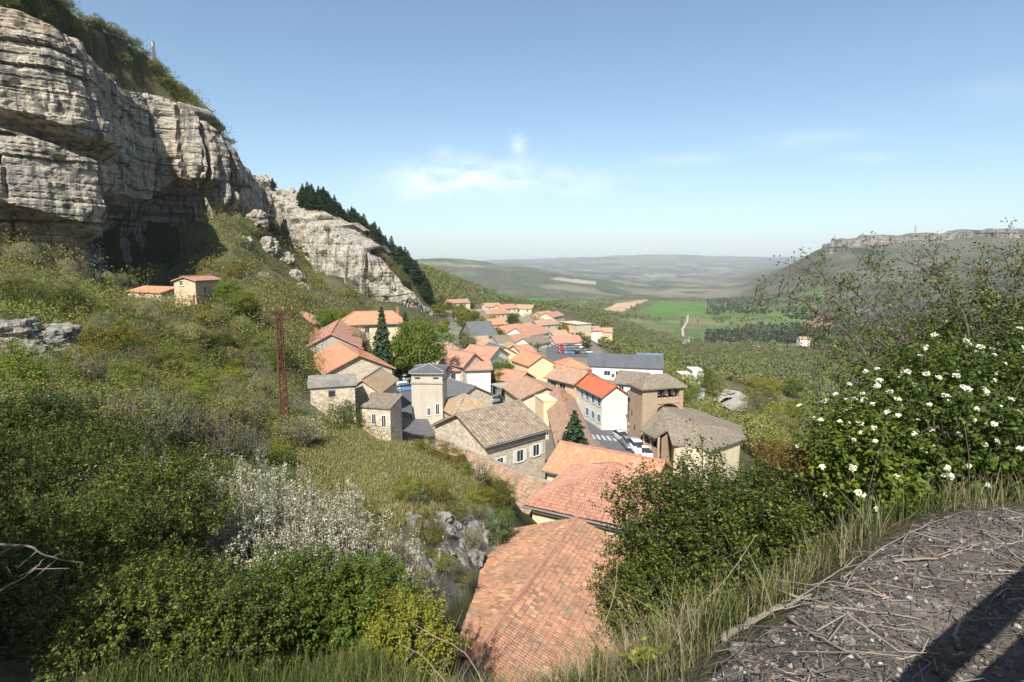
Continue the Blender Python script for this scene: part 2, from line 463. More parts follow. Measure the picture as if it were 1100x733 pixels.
# town shelf
for p in [(425, 460, -22.5), (450, 462, -23.5), (430, 410, -23), (435, 440, -23), (470, 480, -24), (700, 500, -28), (675, 487, -28), (652, 468, -28), (640, 452, -28), (632, 442, -28.3), (540, 437, -26.5), (531, 412, -27.5),
          (600, 388, -31), (597, 364, -34.5), (560, 346, -38), (580, 340, -42), (520, 345, -31), (500, 352, -27), (640, 378, -33), (610, 378, -31.5), (690, 398, -33), (700, 470, -28.5), (760, 500, -31)]:
    cZ(*p)
for p in [(-32, 100, -18), (-27, 90, -18.5), (-25, 122, -22), (-22, 75, -22), (-30, 62, -17)]:
    cW(*p)
# valley side right of the church, woods, fields
for p in [(790, 465, 125), (840, 480, 120), (880, 500, 90), (760, 440, 150), (800, 425, 200), (740, 412, 205), (860, 410, 300), (700, 388, 330), (780, 395, 380), (700, 375, 480), (850, 382, 520),
          (757, 367, 800), (820, 368, 750), (900, 372, 700), (960, 400, 520), (1000, 380, 800), (1100, 380, 700), (650, 352, 480), (640, 340, 700), (600, 332, 800), (560, 328, 800), (800, 346, 1100), (720, 342, 1150), (720, 326, 1600), (860, 324, 1500), (790, 322, 1800), (670, 330, 1400), (900, 345, 1300), (690, 322, 1900)]:
    cI(*p)
# left mountain: foot of the first cliff, cave, talus
for p in [(-150, 262, 108), (0, 268, 117), (60, 284, 121), (110, 296, 130), (150, 304, 150), (170, 300, 172), (195, 270, 190), (215, 250, 193), (245, 240, 200), (268, 245, 210), (215, 285, 165), (245, 290, 155), (250, 270, 180), (280, 285, 195), (300, 300, 190), (310, 275, 240), (290, 262, 250), (330, 300, 235), (300, 320, 140), (340, 322, 180), (370, 332, 200), (395, 341, 210), (440, 343, 215), (465, 345, 230), (478, 333, 330), (505, 322, 480), (470, 328, 420)]:
    cI(*p)
# tops
for p in [(-260, -60, 125), (-120, -40, 128), (0, 12, 136), (60, 46, 140), (100, 70, 146), (125, 84, 152), (145, 95, 170), (165, 106, 195), (190, 114, 214), (210, 126, 214), (232, 147, 220), (258, 168, 230), (272, 190, 240), (288, 208, 290), (312, 216, 300)]:
    cI(*p)
for p in [(-200, -120, 165), (0, -30, 160), (62, 2, 170), (100, 27, 180), (140, 55, 195), (167, 78, 205), (200, 102, 225), (222, 124, 240), (320, 212, 310), (350, 226, 305), (385, 249, 300), (420, 274, 300), (447, 299, 300), (462, 320, 310)]:
    cI(*p)
    q = at(*p)
    cW(q[0] * 1.35, q[1] * 1.35, q[2] * 0.95)
    cW(q[0] * 2.6, q[1] * 2.6, q[2] * 0.5)
for p in [(316, 240, 274), (345, 247, 268), (380, 265, 262), (412, 286, 260), (440, 308, 266), (458, 328, 280)]:
    cI(*p)
# middle and far hills
for p in [(445, 281, 3400), (480, 283, 3400), (520, 286, 3400), (560, 291, 3300), (600, 297, 3200), (640, 305, 3000), (680, 316, 2700), (400, 283, 3400), (480, 316, 2200), (560, 318, 2200), (620, 322, 2100),
          (720, 312, 3200), (760, 308, 3600), (800, 305, 3800), (640, 300, 4800), (700, 301, 5500), (780, 300, 5500), (560, 288, 5200), (640, 292, 7500), (700, 290, 7500), (760, 293, 7500), (820, 290, 7500),
          (540, 283, 10500), (600, 281, 11000), (660, 277, 12000), (700, 274.5, 12500), (740, 276, 12000), (800, 278.5, 11500), (860, 278, 11500), (450, 281, 11500), (300, 281, 11500), (1000, 278, 11500), (1200, 279, 11500), (100, 281, 11500)]:
    cI(*p)
# mesa on the right
for p in [(1100, 247, 2300), (1040, 250, 2250), (980, 254, 2250), (930, 259, 2250), (890, 264, 2280), (865, 277, 2350), (843, 292, 2400), (815, 308, 2500), (790, 322, 2350), (1100, 262, 2050), (1000, 268, 2050), (900, 274, 2080), (1250, 246, 2100), (1400, 246, 1900),
          (1100, 300, 1500), (1000, 300, 1550), (900, 310, 1650), (850, 315, 1900), (1250, 310, 1300), (1100, 340, 1050), (1000, 345, 1100), (930, 345, 1200)]:
    cI(*p)
for p in [(1100, 247, 2300), (1040, 250, 2250), (980, 254, 2250), (930, 259, 2250), (890, 264, 2280), (1250, 246, 2100), (1400, 246, 1900)]:
    q = at(*p)
    cW(q[0] * 1.3, q[1] * 1.3, q[2] * 1.12)
    cW(q[0] * 2.2, q[1] * 2.2, q[2] * 0.8)
CTRL = np.array(CTRL)

def feat(x, y):
    r0 = np.maximum(np.hypot(x, y), 1e-3)
    r = np.maximum(r0, 1.3)
    k = 3.0
    return np.stack([k * x / r0, k * y / r0, np.log(r)], -1), r

_fx, _fr = feat(CTRL[:, 0], CTRL[:, 1])
_ev = CTRL[:, 2] / _fr
_n = len(CTRL)
_A = np.zeros((_n + 1, _n + 1))
_A[:_n, :_n] = -np.linalg.norm(_fx[:, None] - _fx[None], axis=-1) - np.eye(_n) * 0.004
_A[:_n, _n] = 1
_A[_n, :_n] = 1
RBFW = np.linalg.solve(_A, np.append(_ev, 0))

def town_mask(x, y):
    a = sstep(45, 58, y) * (1 - sstep(380, 520, y))
    c = -11 + y * 0.055
    hw = 19 + 0.06 * y
    hl = 8 + 0.09 * y
    b = (1 - sstep(hw, hw + 6, x - c)) * (1 - sstep(hl, hl + 5, c - x))
    return a * b

def base_z(x, y):
    x = np.asarray(x, float); y = np.asarray(y, float)
    sh = x.shape
    x = x.ravel(); y = y.ravel()
    out = np.empty(len(x))
    for s in range(0, len(x), 20000):
        f, r = feat(x[s:s + 20000], y[s:s + 20000])
        d = np.sqrt(np.maximum(((f * f).sum(1)[:, None] + (_fx * _fx).sum(1)[None] - 2 * f @ _fx.T), 0))
        out[s:s + 20000] = (-d @ RBFW[:_n] + RBFW[_n]) * r
    return out.reshape(sh)


CLIFF_A = [(-300, 258, 100, -110), (-120, 262, 112, -60), (0, 266, 120, 10), (60, 281, 125, 46), (100, 292, 130, 72), (124, 300, 136, 84), (142, 305, 154, 96), (156, 306, 174, 107),
           (170, 300, 192, 112), (186, 272, 200, 115), (200, 255, 200, 122), (218, 244, 200, 134), (240, 238, 206, 148), (260, 242, 214, 166), (273, 246, 222, 184), (284, 246, 250, 200), (296, 246, 285, 208)]
CLIFF_D = [(268, 262, 318, 203), (284, 262, 312, 205), (298, 262, 300, 209), (306, 262, 284, 224), (311, 262, 268, 236), (318, 266, 264, 237), (328, 278, 258, 239), (342, 301, 250, 244), (362, 322, 246, 254), (392, 337, 242, 269), (420, 342, 245, 285), (440, 342, 250, 303), (456, 342, 262, 322), (466, 342, 280, 334)]

def _walk(pts, step=2.0):
    B = np.array([at(p[0], p[1], p[2]) for p in pts])
    d = np.r_[0, np.cumsum(np.linalg.norm(np.diff(B[:, :2], axis=0), axis=1))]
    s = np.arange(0, d[-1], step)
    C = np.stack([np.interp(s, d, B[:, k]) for k in range(3)], -1)
    for _ in range(2): C[1:-1] = (C[:-2] + 2 * C[1:-1] + C[2:]) / 4
    T = np.gradient(C[:, :2], axis=0); T /= np.linalg.norm(T, axis=1)[:, None]
    return C, np.stack([-T[:, 1], T[:, 0]], -1)
CARVE = [(_walk(CLIFF_A), 13.0, 22.0), (_walk(CLIFF_D), 9.0, 17.0)]

def carve(x, y, z):
    """the hill stands back from its rock faces"""
    for (C, Nb), d0, d1 in CARVE:
        sel = np.nonzero((x > C[:, 0].min() - 30) & (x < C[:, 0].max() + 30) & (y > C[:, 1].min() - 30) & (y < C[:, 1].max() + 40))[0]
        for s in range(0, len(sel), 8000):
            k = sel[s:s + 8000]
            dx = x[k, None] - C[None, :, 0]; dy = y[k, None] - C[None, :, 1]
            dd = dx * dx + dy * dy
            j = dd.argmin(1)
            a = np.arange(len(k))
            sd = np.sqrt(dd[a, j]) * np.sign(dx[a, j] * Nb[j, 0] + dy[a, j] * Nb[j, 1])
            end = (j == 0) | (j == len(C) - 1)
            zf = C[j, 2] - 1.0
            lim = zf + sstep(d0, d1, sd) * 200
            lim = np.where(sd < -2.0, zf + 1.5 + (-sd - 2) * 0.9, lim)
            lim = np.where(end | (sd < -12), 1e6, lim)
            z[k] = np.minimum(z[k], lim)
    return z

def ground(x, y):
    x = np.asarray(x, float); y = np.asarray(y, float)
    z = base_z(x, y)
    r = np.hypot(x, y)
    P = np.stack([x, y], -1)
    tm = 1 - 0.95 * town_mask(x, y)
    near = sstep(4, 9, r)
    z = z + fbm(P / 1.6, 3, 3) * 0.16 * sstep(3.5, 7, r) * (1 - sstep(60, 200, r)) * tm
    z = z + fbm(P / 0.35, 3, 9) * 0.035 * (1 - sstep(4, 9, r))
    z = z + fbm(P / 11, 4, 5) * 1.1 * sstep(14, 50, r) * (1 - sstep(900, 2500, r)) * tm
    z = z + fbm(P / 45, 4, 6) * 5 * sstep(110, 260, r) * tm * (1 - 0.8 * sstep(600, 1000, r) * (1 - sstep(1500, 2200, r)))
    z = z + fbm(P / 420, 5, 7) * 34 * sstep(2000, 3800, r)
    return carve(x.ravel(), y.ravel(), z.ravel().copy()).reshape(z.shape)

def gz(x, y): return float(ground(np.array([x]), np.array([y]))[0])

_T = np.geomspace(1.5, 14000, 900)
def hit(px, py):
    d = ray(px, py)
    P = d[None] * _T[:, None]
    g = ground(P[:, 0], P[:, 1])
    below = np.nonzero(P[:, 2] < g)[0]
    if len(below) == 0: return P[-1]
    i = below[0]
    if i == 0: return P[0]
    a = P[i - 1, 2] - g[i - 1]; b = g[i] - P[i, 2]
    t = _T[i - 1] + (_T[i] - _T[i - 1]) * a / (a + b + 1e-9)
    q = d * t
    q[2] = gz(q[0], q[1])
    return q

def inpoly(x, y, poly):
    poly = np.asarray(poly)[:, :2]
    ins = np.zeros(x.shape, bool)
    n = len(poly)
    j = n - 1
    for i in range(n):
        xi, yi = poly[i]; xj, yj = poly[j]
        c = ((yi > y) != (yj > y)) & (x < (xj - xi) * (y - yi) / (yj - yi + 1e-12) + xi)
        ins ^= c
        j = i
    return ins

def hpoly(pts): return [hit(*p)[:2] for p in pts]

FIELDS = [  # (outline walked on the photograph, colour)
    (hpoly([(682, 336), (712, 323), (760, 325), (796, 330), (786, 338), (742, 339), (700, 341)]), (0.085, 0.15, 0.032)),
    (hpoly([(740, 339), (797, 330), (850, 336), (842, 344), (790, 346)]), (0.09, 0.135, 0.038)),
    (hpoly([(648, 333), (662, 326), (698, 322), (682, 329), (668, 335)]), (0.42, 0.29, 0.18)),
    (hpoly([(812, 371), (822, 361), (850, 357), (872, 356), (878, 366), (855, 373)]), (0.13, 0.175, 0.04)),
    (hpoly([(826, 346), (846, 337), (866, 340), (862, 350), (836, 352)]), (0.10, 0.16, 0.045)),
    (hpoly([(860, 348), (872, 338), (905, 345), (890, 354)]), (0.26, 0.17, 0.11)),
    (hpoly([(690, 345), (730, 342), (730, 356), (700, 358)]), (0.11, 0.14, 0.05)),
    (hpoly([(762, 350), (810, 348), (806, 360), (764, 361)]), (0.08, 0.12, 0.04)),
    (hpoly([(560, 321), (590, 319), (600, 324), (570, 327)]), (0.06, 0.15, 0.05)),
    (hpoly([(520, 317), (555, 318), (552, 324), (524, 322)]), (0.05, 0.14, 0.05)),
    (hpoly([(590, 298.5), (640, 303), (640, 306), (596, 301)]), (0.30, 0.27, 0.2)),
    (hpoly([(690, 296), (720, 294), (730, 297), (700, 299)]), (0.16, 0.22, 0.1)),
]
TERRACE = [(0.05, -6), (0.05, 0.8), (0.3, 1.45), (0.68, 1.99), (1.02, 2.27), (1.45, 2.58), (2.0, 3.03), (2.66, 3.43), (3.4, 3.58), (5, 3.85), (12, 4.3), (12, -6)]
HILLOCK = hpoly([(318, 468), (385, 461), (450, 476), (500, 497), (535, 520), (530, 545), (490, 545), (450, 555), (415, 575), (380, 565), (320, 535)])
ROCKY = hpoly([(412, 590), (445, 556), (495, 546), (552, 562), (563, 585), (520, 622), (470, 656), (430, 640), (418, 600)])

def build_ground():
    th1 = np.radians(np.linspace(-47, 47, 720))
    th0 = np.radians(np.linspace(-180, -47, 110))[:-1]
    th2 = np.radians(np.linspace(47, 180, 110))[1:-1]
    th = np.concatenate([th0, th1, th2])
    rr = np.geomspace(0.5, 15000, 560)
    TH, RR = np.meshgrid(th, rr)
    X = RR * np.sin(TH); Y = RR * np.cos(TH)
    Z = ground(X, Y)
    nr, nt_ = X.shape
    V = np.stack([X, Y, Z], -1).reshape(-1, 3)
    idx = np.arange(nr * nt_).reshape(nr, nt_)
    a = idx[:-1]; b = idx[1:]
    Q = np.stack([a, np.roll(a, -1, 1), np.roll(b, -1, 1), b], -1).reshape(-1, 4)[:, ::-1]
    # centre cap
    V = np.concatenate([V, [[0, 0, gz(0.01, 0.01)]]])
    c = len(V) - 1
    tri = np.stack([idx[0], np.roll(idx[0], -1), np.full(nt_, c), np.full(nt_, c)], -1)[:, ::-1]
    me = mesh_from('ground', V, Q, [], True)
    # colour by what grows there
    x, y, z = V.T
    r = np.hypot(x, y)
    P2 = np.stack([x, y], -1)
    col = np.empty((len(V), 3))
    col[:] = (0.07, 0.075, 0.03)
    def put(mask, c):
        mask = np.asarray(mask, float)[:, None]
        col[:] = col * (1 - mask) + np.array(c) * mask
    nz = fbm(P2 / 35, 4, 21)
    put(sstep(0.0, 0.35, nz) * sstep(20, 60, r), (0.10, 0.09, 0.05))
    put(sstep(90, 200, r) * (x > -40 + 0.0 * y) * sstep(0.0, 1.0, 0.5 + fbm(P2 / 60, 4, 22)), (0.085, 0.08, 0.042))
    far = sstep(1800, 2800, r)
    put(far, (0.075, 0.085, 0.05))
    put(far * sstep(-0.05, 0.3, fbm(P2 / 330, 5, 23)), (0.15, 0.14, 0.09))
    put(far * sstep(0.12, 0.3, fbm(P2 / 500 + 40, 4, 25)), (0.05, 0.065, 0.035))
    put(far * sstep(0.25, 0.33, fbm(P2 / 260 + 9, 2, 26)) * 0.7, (0.20, 0.19, 0.12))
    # mesa side
    ms = sstep(900, 1500, r) * sstep(0.36, 0.42, np.arctan2(x, y))
    put(ms * 0.9, (0.072, 0.072, 0.040))
    put(ms * sstep(0.1, 0.4, fbm(np.stack([x / 120, y / 120, z / 22], -1), 4, 27)), (0.11, 0.10, 0.08))
    put(ms * sstep(0.15, 0.4, fbm(np.stack([x / 160, y / 160, z / 40], -1), 4, 28)), (0.035, 0.05, 0.028))
    tm = town_mask(x, y)
    vf = sstep(600, 900, r) * (1 - sstep(1800, 2300, r)) * (np.arctan2(x, y) > -0.02) * (np.arctan2(x, y) < 0.5)
    put(vf * 0.7, (0.10, 0.12, 0.05))
    put(vf * sstep(0.1, 0.2, fbm(P2 / 170, 3, 33)), (0.085, 0.14, 0.045))
    put(vf * sstep(0.2, 0.3, fbm(P2 / 140 + 20, 3, 34)) * 0.8, (0.17, 0.16, 0.08))
    put(tm * 0.85, (0.22, 0.20, 0.16))
    for poly, c in FIELDS:
        put(inpoly(x, y, poly), np.array(c))
    put(inpoly(x, y, HILLOCK), (0.17, 0.165, 0.075))
    put(inpoly(x, y, ROCKY) * sstep(-0.45, 0.0, fbm(P2 / 2.0, 4, 31)), (0.155, 0.143, 0.115))
    put((1 - sstep(5, 8, r)) * 0.8, (0.085, 0.075, 0.045))
    put(inpoly(x, y, TERRACE), (0.12, 0.104, 0.09))
    at_ = me.color_attributes.new('ground_colour', 'FLOAT_COLOR', 'POINT')
    at_.data.foreach_set('color', np.concatenate([col, np.ones((len(col), 1))], 1).astype(np.float32).ravel())
    m, nt, out = mat('ground_cover')
    ca = N(nt, 'Attribute', attribute_name='ground_colour').outputs['Color']
    co = posco(nt)
    n1 = noise(nt, co, 0.012, 6, 0.65)
    n2 = noise(nt, co, 0.12, 6, 0.65)
    n3 = noise(nt, co, 1.3, 6, 0.7)
    n4 = noise(nt, co, 12, 5, 0.7)
    c = mix(nt, 1.0, ca, ramp(nt, n1, [(0.3, 0.75), (0.7, 1.25)]), 'MULTIPLY')
    c = mix(nt, 1.0, c, ramp(nt, n2, [(0.3, 0.72), (0.7, 1.25)]), 'MULTIPLY')
    c = mix(nt, 1.0, c, ramp(nt, n3, [(0.3, 0.7), (0.7, 1.25)]), 'MULTIPLY')
    c = mix(nt, 1.0, c, ramp(nt, n4, [(0.3, 0.65), (0.7, 1.35)]), 'MULTIPLY')
    h = mth(nt, 'ADD', mth(nt, 'MULTIPLY', n3, 0.5), mth(nt, 'MULTIPLY', n4, 0.12))
    h = mth(nt, 'ADD', h, mth(nt, 'MULTIPLY', n2, 2.0))
    surf(nt, out, c, 0.95, h, 0.6, 0.5, 0.1)
    me.materials.append(m)
    o = link('ground', me)
    tag(o, kind='structure')
    # closing cap under the camera
    return o
build_ground()

# ------------------------------------------------------------------ draped roads
def drape(name, pts, width, m, lift=0.06, seg=2.0, edge=None, world=False):
    P = np.array([p if world else hit(*p) for p in pts], float)[:, :2]
    d = np.r_[0, np.cumsum(np.linalg.norm(np.diff(P, axis=0), axis=1))]
    n = max(3, int(d[-1] / seg))
    s = np.linspace(0, d[-1], n)
    C = np.stack([np.interp(s, d, P[:, 0]), np.interp(s, d, P[:, 1])], -1)
    for _ in range(3):
        C[1:-1] = (C[:-2] + 2 * C[1:-1] + C[2:]) / 4
    T = np.gradient(C, axis=0); T /= np.linalg.norm(T, axis=1)[:, None] + 1e-9
    Nn = np.stack([T[:, 1], -T[:, 0]], -1)
    k = 5
    W = np.linspace(-0.5, 0.5, k)
    w = np.broadcast_to(np.asarray(width, float), (n,)) if not hasattr(width, '__len__') else np.interp(s, np.linspace(0, d[-1], len(width)), width)
    X = C[:, None, :] + Nn[:, None, :] * (W[None, :, None] * w[:, None, None])
    zc = ground(C[:, 0], C[:, 1])
    Z = np.maximum(ground(X[..., 0], X[..., 1]), zc[:, None] - 0.15) + lift
    V = np.concatenate([X, Z[..., None]], -1).reshape(-1, 3)
    idx = np.arange(n * k).reshape(n, k)
    Q = np.stack([idx[:-1, :-1], idx[1:, :-1], idx[1:, 1:], idx[:-1, 1:]], -1).reshape(-1, 4)[:, ::-1]
    o = link(name, mesh_from(name, V, Q, [m], True))
    tag(o, kind='structure')
    return o

# ------------------------------------------------------------------ cliffs
def cliff(name, pts, m, prof, spacing=0.8, rows=120, amp=1.0, seed=0, label='', back=16.0, dig=5.0, cap=True, col_frac=1.0, lean=0.06, unit=1.0, bed=lambda u: 1.0, joint=lambda u: 1.0, raise_=0.0):
    """pts: (px, foot py, depth, top py). A rock face standing on its own foot line, with strata, joints and overhangs."""
    B = np.array([at(p[0], p[1], p[2]) for p in pts])
    TZ = np.array([at(p[0], p[3], p[2])[2] for p in pts]) + raise_
    d = np.r_[0, np.cumsum(np.linalg.norm(np.diff(B[:, :2], axis=0), axis=1))]
    n = int(d[-1] / spacing)
    s = np.linspace(0, d[-1], n)
    C = np.stack([np.interp(s, d, B[:, k]) for k in range(3)], -1)
    top = np.interp(s, d, TZ)
    kk = max(1, int(4 * unit / spacing))
    for _ in range(kk):
        C[1:-1] = (C[:-2] + 2 * C[1:-1] + C[2:]) / 4
        top[1:-1] = (top[:-2] + 2 * top[1:-1] + top[2:]) / 4
    T = np.gradient(C[:, :2], axis=0); T /= np.linalg.norm(T, axis=1)[:, None]
    Nn = np.stack([T[:, 1], -T[:, 0]], -1)
    for _ in range(kk * 2):
        Nn[1:-1] = (Nn[:-2] + 2 * Nn[1:-1] + Nn[2:]) / 4
    Nn /= np.linalg.norm(Nn, axis=1)[:, None]
    top = top + fbm(np.stack([s / (9 * unit), s * 0], -1), 4, seed + 2) * 2.2 * unit
    z0 = C[:, 2] - dig
    v = np.linspace(0, 1, rows)
    Z = z0[:, None] + (top - z0)[:, None] * v[None]
    vv = np.clip((Z - C[:, 2:3]) / np.maximum(top - C[:, 2], 1)[:, None], 0, 1)
    S = np.broadcast_to(s[:, None], Z.shape)
    pos = C[:, None, :2] + 0 * Z[..., None]
    P3 = np.concatenate([pos, Z[..., None]], -1) / unit
    pxs = np.interp(S, d, [p[0] for p in pts])
    off = prof(pxs, vv) * unit
    # bedding: each bed sticks out by its own amount
    zz = P3[..., 2] + 1.6 * fbm(P3 / 25, 3, seed + 4)
    def beds(th, sd):
        k = np.floor(zz / th)
        f = zz / th - k
        h = vnoise(np.stack([k * 7.31, k * 0 + 3.1, np.floor(S / (14 * unit)) * 0 + S / (22 * unit)], -1), sd)
        return h, f
    h1, f1 = beds(4.6, seed + 5)
    h2, f2 = beds(1.5, seed + 6)
    off = off + bed(S / d[-1]) * amp * unit * (1.1 * h1 - 1.0 * sstep(0.86, 1.0, f1) * (1 - sstep(0.98, 1.0, f1)) + 0.25 * h2 - 0.3 * sstep(0.8, 1, f2))
    off = off + amp * unit * (2.6 * fbm(P3 / 16, 4, seed + 7) + 1.0 * fbm(P3 / 3.6, 3, seed + 8) + 0.32 * fbm(P3 / [1.3, 1.3, 0.8], 3, seed + 12))
    # vertical joints
    j = np.abs(vnoise(np.stack([S / (8.5 * unit) + 0.25 * vnoise(P3 / 9, seed + 10), P3[..., 2] / 60, P3[..., 2] * 0 + 5], -1), seed + 9))
    j2 = np.abs(vnoise(np.stack([S / (3.4 * unit) + 0.3 * vnoise(P3 / 5, seed + 14), P3[..., 2] / 22, P3[..., 2] * 0 + 9], -1), seed + 13))
    off = off - joint(S / d[-1]) * amp * unit * 0.9 * (1 - sstep(0.0, 0.16, j2))
    off = off - joint(S / d[-1]) * amp * unit * col_frac * 3.2 * (1 - sstep(0.0, 0.13, j))
    off = off - (Z - C[:, 2:3]) * lean
    X = C[:, None, :2] + Nn[:, None, :] * off[..., None]
    V = np.concatenate([X, Z[..., None]], -1)
    if cap:
        E = []
        for t in (0.12, 0.35, 0.7, 1.0):
            q = V[:, -1].copy()
            q[:, :2] -= Nn * back * t
            q[:, 2] += back * t * 0.12 + fbm(q / (5 * unit), 3, seed + 11) * 0.7 * unit - (4 * unit if t == 1.0 else 0)
            E.append(q)
        V = np.concatenate([V, np.stack(E, 1)], 1)
    nn, rr = V.shape[:2]
    idx = np.arange(nn * rr).reshape(nn, rr)
    Q = np.stack([idx[:-1, :-1], idx[1:, :-1], idx[1:, 1:], idx[:-1, 1:]], -1).reshape(-1, 4)
    o = link(name, mesh_from(name, V.reshape(-1, 3), Q, [m], True))
    me = o.data
    me.polygons.foreach_set('use_smooth', np.zeros(len(me.polygons), bool))
    tag(o, label, 'cliff')
    return V

def prof_main(u, v):
    a = np.interp(v, [0, .08, .15, .20, .36, .47, .50, .52, .555, .59, .70, .85, 1.0], [-7, -6.5, -4.5, 0.8, 1.0, 1.8, 1.6, -5.5, -4.0, 2.2, 2.8, 2.2, 0.5])
    b = np.interp(v, [0, .25, .36, .44, .6, .9, 1.0], [-13, -12, -8, 1.0, 1.2, 0.8, 0.2])
    c = np.interp(v, [0, .12, .2, .3, .6, .9, 1.0], [-7, -6, -2, 0.8, 1.2, 0.5, -1.0])
    w = 1 - sstep(118, 150, u)
    k = sstep(228, 250, u)
    return a * w + (b * (1 - k) + c * k) * (1 - w)
CL_A = cliff('limestone_cliff', CLIFF_A,
      MT['cliff'], prof_main, 0.6, 170, 1.0, 40, 'tall banded grey limestone cliff with dark overhangs at the upper left', back=27, raise_=np.array([2, 3, 4, 5.5, 6.5, 7] + [6, 5, 4, 4, 4, 4, 4, 3, 3, 1, 0]), bed=lambda u: 1.0 - 0.75 * sstep(0.5, 0.6, u), joint=lambda u: 0.6 + 1.5 * sstep(0.5, 0.6, u))
def prof_b(u, v):
    return np.interp(v, [0, .1, .3, .6, .9, 1.0], [-1.0, 0.0, 0.8, 0.6, 0.0, -1.2])
CL_D = cliff('limestone_cliff', CLIFF_D,
      MT['cliff_pale'], prof_b, 0.6, 110, 1.15, 71, 'pale lower limestone cliff with dark vertical cracks behind the yellow house', back=21, lean=0.16, bed=lambda u: 0.35, joint=lambda u: 1.7)
def prof_c(u, v): return v * 0.0
CL_M = cliff('rim_cliff', [(880, 272, 2190, 263), (892, 271, 2140, 259), (930, 268, 2110, 256.5), (980, 265, 2110, 252.5), (1030, 263, 2110, 249.5), (1110, 259, 2110, 246.5), (1220, 257, 2060, 245), (1400, 256, 1900, 245)],
      MT['cliff_far'], prof_c, 4.0, 20, 1.0, 90, 'long pale rock band along the top of the far flat-topped hill', back=90, dig=20, lean=0.2, unit=6.0)

# ------------------------------------------------------------------ rocks
def rock(name, loc, size, seed, m, label=None, group=None, sub=4):
    bm = bmesh.new()
    bmesh.ops.create_icosphere(bm, subdivisions=sub, radius=1.0)
    V = np.array([v.co[:] for v in bm.verts])
    k = 1 + 0.55 * fbm(V * 1.3 + seed, 4, seed) + 0.4 * fbm(V * 3.5 + seed, 4, seed + 1)
    q = V * k[:, None]
    st = np.floor(q[:, 2] * 5 + 0.4 * fbm(V * 2, 2, seed)) / 5
    q[:, 2] = q[:, 2] * 0.55 + st * 0.45
    for v, c in zip(bm.verts, q * np.array(size)): v.co = c
    me = bpy.data.meshes.new(name)
    bm.to_mesh(me); bm.free()
    me.materials.append(m)
    o = link(name, me)
    o.location = loc
    o.rotation_euler = (0, 0, seed * 1.7)
    tag(o, label, 'rock', group)
    return o

# ------------------------------------------------------------------ plants
def unit(v): return v / (np.linalg.norm(v, axis=-1, keepdims=True) + 1e-9)

def leaf_quads(C, size, g, out=None, bias=0.5, asp=0.55):
    """one folded-diamond leaf at each point"""
    n = len(C)
    size = np.broadcast_to(np.asarray(size, float), (n,))
    nr = unit(g.normal(size=(n, 3)))
    nr[:, 2] = np.abs(nr[:, 2]) * 0.8 + 0.1
    if out is not None: nr = unit(nr * (1 - bias) + out * bias + g.normal(size=(n, 3)) * 0.25)
    t = unit(np.cross(nr, g.normal(size=(n, 3))))
    b = np.cross(nr, t)
    s = size[:, None]
    V = np.stack([C - t * s * 0.5, C + b * s * asp * 0.5 - nr * s * 0.06, C + t * s * 0.5, C - b * s * asp * 0.5 - nr * s * 0.06], 1)
    return V.reshape(-1, 3)

def quads_mesh(name, V, m, extra=None):
    """V: 4 verts per leaf; extra: list of (verts, quads, material) appended in further slots"""
    F_ = np.arange(len(V)).reshape(-1, 4)
    mats = [m]; mi = [np.zeros(len(F_), int)]
    VV = [V]; FF = [F_]; base = len(V)
    for ev, ef, em in (extra or []):
        if em not in mats: mats.append(em)
        VV.append(ev); FF.append(ef + base); base += len(ev)
        mi.append(np.full(len(ef), mats.index(em)))
    return mesh_from(name, np.concatenate(VV), np.concatenate(FF), mats, midx=np.concatenate(mi))

def clump_crown(g, R, cz, ncl, per, leaf, clump=0.22, shell=0.45, lump=0.35, sq=1.0, bottom=-0.8, asp=0.55, jit=0.35):
    """leaves gathered in clumps through an uneven egg of radii R centred at height cz"""
    R = np.asarray(R, float)
    d = unit(g.normal(size=(ncl * 3, 3)))
    d = d[d[:, 2] > bottom][:ncl]
    rad = shell + (1 - shell) * g.random(len(d)) ** 0.6
    rad = rad * (1 + lump * fbm(d * 1.7 + g.random() * 50, 3, 3))
    cc = d * rad[:, None] * R + [0, 0, cz]
    cl = clump * (0.6 + 0.8 * g.random(len(d)))
    off = g.normal(size=(len(d), per, 3)) * 0.5
    off[..., 2] *= 0.75
    P = cc[:, None] + off * cl[:, None, None] * R.mean()
    outd = unit(P - np.array([0, 0, cz]))
    P = P.reshape(-1, 3); outd = outd.reshape(-1, 3)
    sz = leaf * (1 - jit + 2 * jit * g.random(len(P)))
    return leaf_quads(P, sz, g, outd, 0.45, asp), cc

